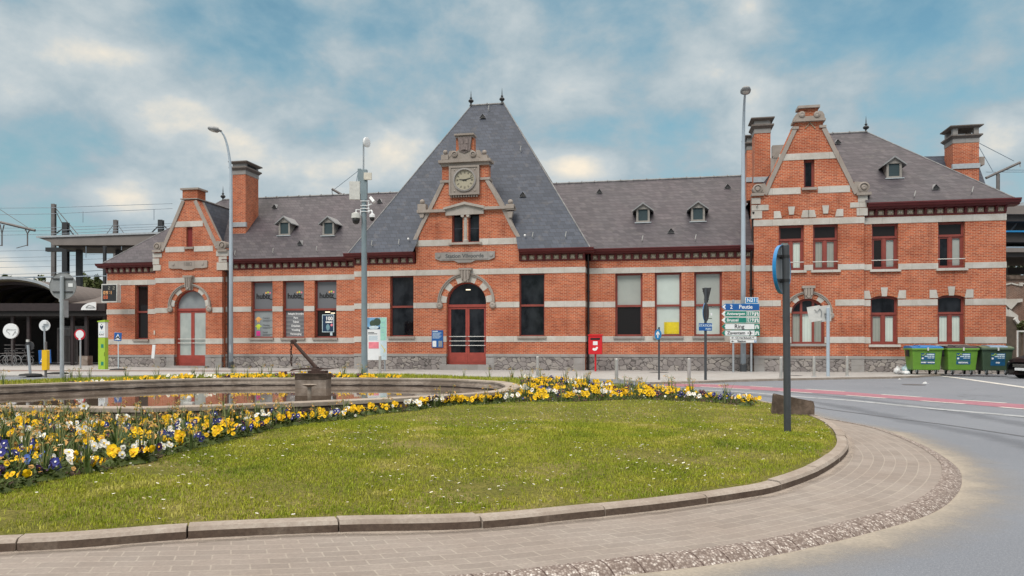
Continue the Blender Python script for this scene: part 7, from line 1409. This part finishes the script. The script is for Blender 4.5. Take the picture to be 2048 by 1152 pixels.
# --- LED clock display on the corner
Yd = 44.2; p = at(224, Yd); t = thing('led_display', 'square black digital display showing amber time on the left corner', 'digital display', p[:2] + (0,), FB); k = Yd / F; X = lambda x: (x - 224) * k; Zz = lambda y: CH - (y - HY) * k
m = MB(); m.prism(rect(X(207), X(241.5), Zz(604.5), Zz(569)), -.22, .08); m.obj('casing', LTGREY, t, bevel=.02); m = MB(); m.box(X(208.5), X(239.8), -.235, -.221, Zz(602.5), Zz(570.5)); m.obj('screen', BLACKM, t)
SEG = dict(zip('0123456789', ('abcdef', 'bc', 'abged', 'abgcd', 'fgbc', 'afgcd', 'afgedc', 'abc', 'abcdefg', 'abcdfg')))
def digit(par, ch, x, z, w_, h, mat):
    m = MB(); s = .032; S = dict(a=(x, x + w_, z + h - s, z + h), g=(x, x + w_, z + h / 2 - s / 2, z + h / 2 + s / 2), d=(x, x + w_, z, z + s), f=(x, x + s, z + h / 2, z + h), b=(x + w_ - s, x + w_, z + h / 2, z + h), e=(x, x + s, z, z + h / 2), c=(x + w_ - s, x + w_, z, z + h / 2))
    for q in SEG[ch]: a, b, c, d = S[q]; m.box(a, b, -.242, -.2355, c, d)
    m.obj('digit', mat, par)
for ch, x, y, mt in (('0', 211.3, 589, LEDA), ('9', 216.8, 589, LEDA), ('1', 227.8, 589, LEDA), ('0', 211.3, 598, LEDO), ('0', 216.8, 598, LEDO), ('2', 222, 580, LEDW), ('2', 232.5, 580, LEDW)): digit(t, ch, X(x), Zz(y), .115 if ch != '1' else .04, .19, mt)
m = MB(); m.box(X(223.7), X(224.8), -.242, -.2355, Zz(587.5), Zz(586.2)); m.box(X(223.7), X(224.8), -.242, -.2355, Zz(584.2), Zz(582.9)); m.obj('digit', LEDA, t); m = MB(); m.box(X(216), X(224), .08, .5, Zz(590), Zz(584)); m.obj('bracket', SIGNDK, t)
# --- white board leaning on the wall
p = (*at(307, 43.4)[:2], 0); k = 43.4 / F; t = MB(); t.box(-.09, .09, -.03, .03, -.40, .40); t.xf(Matrix.Rotation(R(5), 4, 'Y')); tag(t.obj('leaning_board', WHITE, loc=(p[0], p[1], CH - (703.5 - HY) * k), bevel=.008), 'narrow white board leaning in the corner by the left gable', 'board')

# ================================================================== beyond the station: railway, platforms, trees
def mast(px, Y, ytop, wpx, mat, lab, grp='railway masts behind the left end', z0=0.0, brace=True):
    p = at(px, Y); k = Y / F; h = CH - (ytop - HY) * k; t = thing('railway_mast', lab, 'railway mast', (p[0], p[1], z0), 0, grp); w_ = wpx * k / 2; m = MB(); m.box(-w_, w_, -w_, -w_ * .6, 0, h); m.box(-w_, w_, w_ * .6, w_, 0, h); m.box(-w_ * .3, w_ * .3, -w_ * .6, w_ * .6, 0, h); m.obj('column', mat, t)
    return t, h, k
t, h, k = mast(107.5, 70, 408, 7, RAILST, 'tall grey railway mast behind the round sign'); m = MB(); m.tube([(.1, 0, h - .3), (2.4, 0, h - 3.0)], .04, 5); m.tube([(.1, 0, h - .5), (1.0, 0, h - 2.2)], .04, 5); m.obj('stay', RAILST, t)
t, h, k = mast(131.5, 66, 445, 10, MASTBL, 'black railway mast through the platform canopy'); m = MB(); m.tube([(0, 0, h - .2), (1.9, 0, h - 2.6)], .06, 5); m.tube([(-.2, 0, h - .5), (-1.7, 0, h - 1.6)], .06, 5); m.box(-1.7, 1.4, -.2, .2, h - 2.6, h - 2.25); m.obj('cross_arm', MASTBL, t)
t, h, k = mast(209.5, 58, 492, 5, MASTBL, 'thin dark mast beside the digital display')
t, h, k = mast(231.5, 74, 440, 7, RAILST, 'grey railway mast left of the left gable'); m = MB(); m.tube([(.1, 0, h - .3), (1.2, 0, h - 1.9)], .03, 5); m.tube([(-.1, 0, h - .3), (-1.3, 0, h - 1.9)], .03, 5); m.tube([(-.1, 0, h - .3), (-.4, 0, h - 1.9)], .03, 5); m.obj('stay', RAILST, t)
t, h, k = mast(322, 68, 440, 9, MASTBL, 'black railway mast beside the left gable'); m = MB(); m.tube([(0, 0, h - .3), (1.4, 0, h - 1.5)], .06, 5); m.tube([(0, 0, h - .3), (-1.0, 0, h - 1.3)], .06, 5); m.box(-1.6, .8, -.2, .2, h - 1.55, h - 1.2); m.obj('cross_arm', MASTBL, t)
p = at(200, 62); k = 62 / F; t = thing('platform_canopy', 'long flat grey platform canopy behind the left end', 'platform canopy', (p[0], p[1], 0)); X = lambda x: (x - 200) * k; Zz = lambda y: CH - (y - HY) * k
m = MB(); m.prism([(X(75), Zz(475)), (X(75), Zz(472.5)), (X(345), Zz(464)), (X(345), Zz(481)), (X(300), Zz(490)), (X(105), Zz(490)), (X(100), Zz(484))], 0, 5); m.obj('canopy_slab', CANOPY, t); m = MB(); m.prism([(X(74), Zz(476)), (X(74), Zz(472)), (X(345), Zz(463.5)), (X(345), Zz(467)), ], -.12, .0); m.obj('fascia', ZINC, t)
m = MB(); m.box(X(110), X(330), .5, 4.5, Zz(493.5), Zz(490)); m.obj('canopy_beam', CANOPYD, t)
for x in (128, 210, 322): m = MB(); m.box(X(x) - .2, X(x) + .2, 2, 2.4, 0, Zz(490)); m.obj('column', MASTBL, t)
p = at(30, 56); k = 56 / F; t = thing('catenary_arm', 'dark overhead line arm with insulators in the sky at the left edge', 'catenary arm', (p[0], p[1], 0)); X = lambda x: (x - 30) * k; Zz = lambda y: CH - (y - HY) * k
m = MB(); m.tube([(X(-60), 0, Zz(430)), (X(70), 0, Zz(461))], .11, 6); m.tube([(X(-60), 0, Zz(380)), (X(62), 0, Zz(459))], .02, 5); m.obj('boom', RAILST, t)
for x in (4, 55): m = MB(); m.tube([(X(x - 4), 0, Zz(448 + x * .2)), (X(x), 0, Zz(468)), (X(x + 4), 0, Zz(449 + x * .2))], .05, 5); m.tube([(X(x), 0, Zz(466)), (X(x), 0, Zz(492))], .05, 5); m.tube([(X(x), 0, Zz(490)), (X(x - 22), 0, Zz(496))], .03, 5); m.obj('dropper', RAILST, t)
g = random.Random(4); i = 0
for ya, yb in ((414, 407), (427, 417), (454, 447), (460, 452), (468, 456), (500, 489), (514, 501), (521, 512), (533, 521), (547, 533), (552, 545)):
    Y = g.uniform(62, 78); a = at(-150, Y, y=ya + (ya - yb) * .45); b = at(345, Y, y=yb); m = MB(); m.tube([a, tuple((a[q] + b[q]) / 2 - (.15 if q == 2 else 0) for q in range(3)), b], .022, 4)
    tag(m.obj('overhead_wire', WIREM), 'thin overhead railway wire crossing the sky left of the station', 'overhead wire', 'overhead wires left of the station')
for x, ya, yb, Y in ((166, 423, 445, 68), (308, 418, 440, 68), (172, 493, 515, 60), (243, 493, 500, 60)):
    m = MB(); m.tube([at(x, Y, y=ya), at(x, Y, y=yb)], .03, 4); tag(m.obj('wire_dropper', WIREM), 'short vertical dropper hanging from the overhead wires on the left', 'wire dropper', 'wire droppers on the left')
def tree(px, Y, base_y, top_y, wpx, lab, mat, seed, grp=None, n=900, leaf=.16, z0=0.0):
    p = at(px, Y); k = Y / F; zt = CH - (top_y - HY) * k; zb = CH - (base_y - HY) * k; wd = wpx * k / 2; t = thing('tree', lab, 'tree', (p[0], p[1], z0), 0, grp); g = random.Random(seed); m = MB(); zc = (zt + zb) / 2; hz_ = (zt - zb) / 2
    m.tube([(0, 0, 0), (.1, 0, zb * .6), (0, .1, zc)], [.22, .17, .08], 8)
    cl = []
    for i in range(26):
        while True:
            q = Vector((g.uniform(-1, 1), g.uniform(-1, 1), g.uniform(-1, 1)))
            if .35 < q.length < 1.0: break
        c = Vector((q.x * wd * .85, q.y * wd * .85, zc + q.z * hz_ * .85)); cl.append((c, g.uniform(.16, .34) * min(wd, hz_) * 1.2))
        if i < 9: m.tube([(0, .05, zb * .6 + (zc - zb * .6) * g.uniform(.3, 1)), c * .6 + Vector((0, 0, zc * .4)), c], [.07, .045, .015], 5)
    m.obj('trunk', BARK, t); m = MB()
    for i in range(n):
        c, r = cl[g.randrange(len(cl))]; d = Vector((g.gauss(0, 1), g.gauss(0, 1), g.gauss(0, 1))).normalized() * r * g.uniform(.45, 1.1); q = c + d; a = Vector((g.gauss(0, 1), g.gauss(0, 1), g.gauss(0, 1))).normalized() * leaf * g.uniform(.6, 1.3); b = a.cross(Vector((g.gauss(0, 1), g.gauss(0, 1), g.gauss(0, 1)))).normalized() * leaf * .55; m.add([q - a, q + b, q + a, q - b], [(0, 1, 2, 3)])
    m.obj('crown', mat, t); return t
tree(180, 82, 600, 545, 56, 'bushy green tree between the shelter roof and the left corner', TREEL, 1, n=1800, leaf=.22)
tree(83, 90, 600, 548, 44, 'low green tree behind the round sign', TREEL, 2, n=900, leaf=.25); tree(8, 90, 590, 547, 34, 'small green treetop at the left edge', TREEL, 3, n=800, leaf=.25)
m = MB(); Y = 56
for x in (14, 68): m.tube([at(x, Y, y=575), at(x, Y, y=553)], .04, 5)
m.tube([at(-40, Y, y=557), at(212, Y, y=552)], .04, 5); tag(m.obj('platform_railing', WIREM), 'thin blue grey railing behind the barrel roof', 'railing')
# chimney-top catenary arms seen above the roofs
def rarm(px, py, qx, qy, Y, lab, stays, post=None):
    t = thing('catenary_arm', lab, 'catenary arm', (*at(px, Y)[:2], 0)); k = Y / F; X = lambda x: (x - px) * k; Zz = lambda y: CH - (y - HY) * k; m = MB(); m.tube([(X(px), 0, Zz(py)), (X(qx), 0, Zz(qy))], .12, 6); m.obj('boom', RAILST, t); m = MB()
    for a, b, c, d in stays: m.tube([(X(a), 0, Zz(b)), (X(c), 0, Zz(d))], .03, 5)
    m.obj('stay', WIREM, t)
    if post: m = MB(); m.tube([(X(post), 0, 0), (X(post), 0, Zz(py - 8))], .14, 6); m.obj('column', RAILST, t)
    m = MB(); m.tube([(X(qx), 0, Zz(qy)), (X(qx) + .02, 0, Zz(qy + 9))], .05, 5); m.obj('insulator', ZINC, t)
rarm(688, 392, 664, 378, 66, 'overhead line arm peeping over the left ridge', [(667, 380, 716, 342), (712, 366, 716, 345)])
rarm(1972, 356, 2040, 325, 62, 'grey overhead line arm beyond the rear chimney', [(2028, 322, 1958, 286), (1986, 343, 1950, 280), (1972, 344, 2120, 344), (2005, 340, 2120, 340)], post=1996)
# --- viaduct, ramp and canopies beyond the right corner
Y = 52; p = at(2060, Y); k = Y / F; X = lambda x: (x - 2060) * k; Zz = lambda y: CH - (y - HY) * k
t = thing('platform_canopy', 'stacked dark platform canopies on the right beyond the corner', 'platform canopy', (p[0], p[1], 0))
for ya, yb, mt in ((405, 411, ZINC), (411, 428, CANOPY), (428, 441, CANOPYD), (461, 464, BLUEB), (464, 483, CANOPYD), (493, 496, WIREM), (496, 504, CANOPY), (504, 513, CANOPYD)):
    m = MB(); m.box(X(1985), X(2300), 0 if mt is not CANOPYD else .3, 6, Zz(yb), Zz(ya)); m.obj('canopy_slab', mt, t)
m = MB(); m.tube([(X(2038), 1, Zz(461)), (X(2052), 1, Zz(442))], .06, 5); m.box(X(2026), X(2030), 1, 1.3, 0, Zz(513)); m.obj('canopy_strut', RAILST, t)
t = thing('brick_viaduct', 'dull brick railway viaduct with pale stone copings at the right edge', 'viaduct', (p[0], p[1], 0)); m = MB(); m.box(X(1995), X(2400), 1, 9, 0, Zz(556)); m.obj('wall', VIAD, t); m = MB(); m.box(X(1995), X(2400), .85, 9, Zz(556), Zz(548)); m.obj('coping', CONCM, t)
m = MB()
for x in (2026, 2060, 2094): m.box(X(x) - .12, X(x) + .12, .9, 1.1, Zz(570), Zz(563))
for q in range(6): m.prism([(X(2013 + 14 * q), Zz(566 + 3 * (q % 2))), (X(2026 + 14 * q), Zz(569 - 3 * (q % 2))), (X(2026 + 14 * q), Zz(566 - 3 * (q % 2))), (X(2013 + 14 * q), Zz(563 + 3 * (q % 2)))], .92, 1.05)
m.obj('corbel_table', STONE, t); m = MB()
m.prism([(X(2013), Zz(606)), (X(2019), Zz(604)), (X(2034), Zz(632)), (X(2028), Zz(641)), (X(2013), Zz(625))], .6, 1.05); m.prism([(X(2024), Zz(597)), (X(2060), Zz(596)), (X(2060), Zz(602)), (X(2050), Zz(604)), (X(2037), Zz(618)), (X(2028), Zz(610))], .75, 1.05); m.prism([(X(2034), Zz(617)), (X(2052), Zz(630)), (X(2052), Zz(645)), (X(2030), Zz(630))], .8, 1.04); m.obj('stone_trim', STONE, t)
t = thing('stair_ramp', 'brown stair flank sloping down behind the station corner', 'stairs', (p[0], p[1], 0)); m = MB(); m.prism([(X(1990), 0), (X(1990), Zz(632)), (X(2013), Zz(635)), (X(2062), Zz(700)), (X(2062), 0)], -.8, .4); m.obj('flank', plain('brown_stair_flank', (.085, .065, .05), .8, 0, .25, 3), t); m = MB(); m.prism([(X(2010), Zz(640)), (X(2014), Zz(636)), (X(2062), Zz(698)), (X(2058), Zz(703))], -1.0, -.8); m.obj('handrail', LTGREY, t)
p2 = at(2036, 41); k2 = 41 / F; t = thing('wire_fence', 'grey framed mesh fence panel behind the black car', 'fence', (p2[0], p2[1], 0)); m = MB(); w2 = lambda x: (x - 2036) * k2; z2 = lambda y: CH - (y - HY) * k2; m.prism(rect(w2(2033), w2(2120), .02, z2(661)), -.03, .03, [rect(w2(2036), w2(2117), .12, z2(664))]); m.obj('frame', LTGREY, t); m = MB()
for q in range(9): m.tube([(w2(2038 + 9 * q), 0, .1), (w2(2038 + 9 * q), 0, z2(662))], .012, 4)
m.obj('mesh', RAILST, t); p3 = at(2047, 44); tree(2046, 46, 668, 640, 22, 'dark shrub against the viaduct foot', TREEL, 9, n=260, leaf=.12)
tree(2030, 70, 555, 513, 40, 'grey green trees seen under the right canopy', TREEG, 12, n=700, leaf=.2); tree(2068, 72, 555, 512, 40, 'pale leafy treetop at the right edge under the canopy', TREEG, 13, n=700, leaf=.2)
m = MB(); p4 = at(2038, 60); m.box(-.9, .8, 0, .5, CH - (548 - HY) * 60 / F, CH - (535 - HY) * 60 / F); tag(m.obj('equipment_cabinet', DKINT, loc=(p4[0], p4[1], 0)), 'dark platform cabinet under the right canopy', 'cabinet')
# buildings across the square, behind the camera, so that panes and pond have something to mirror are outside the photograph and left out
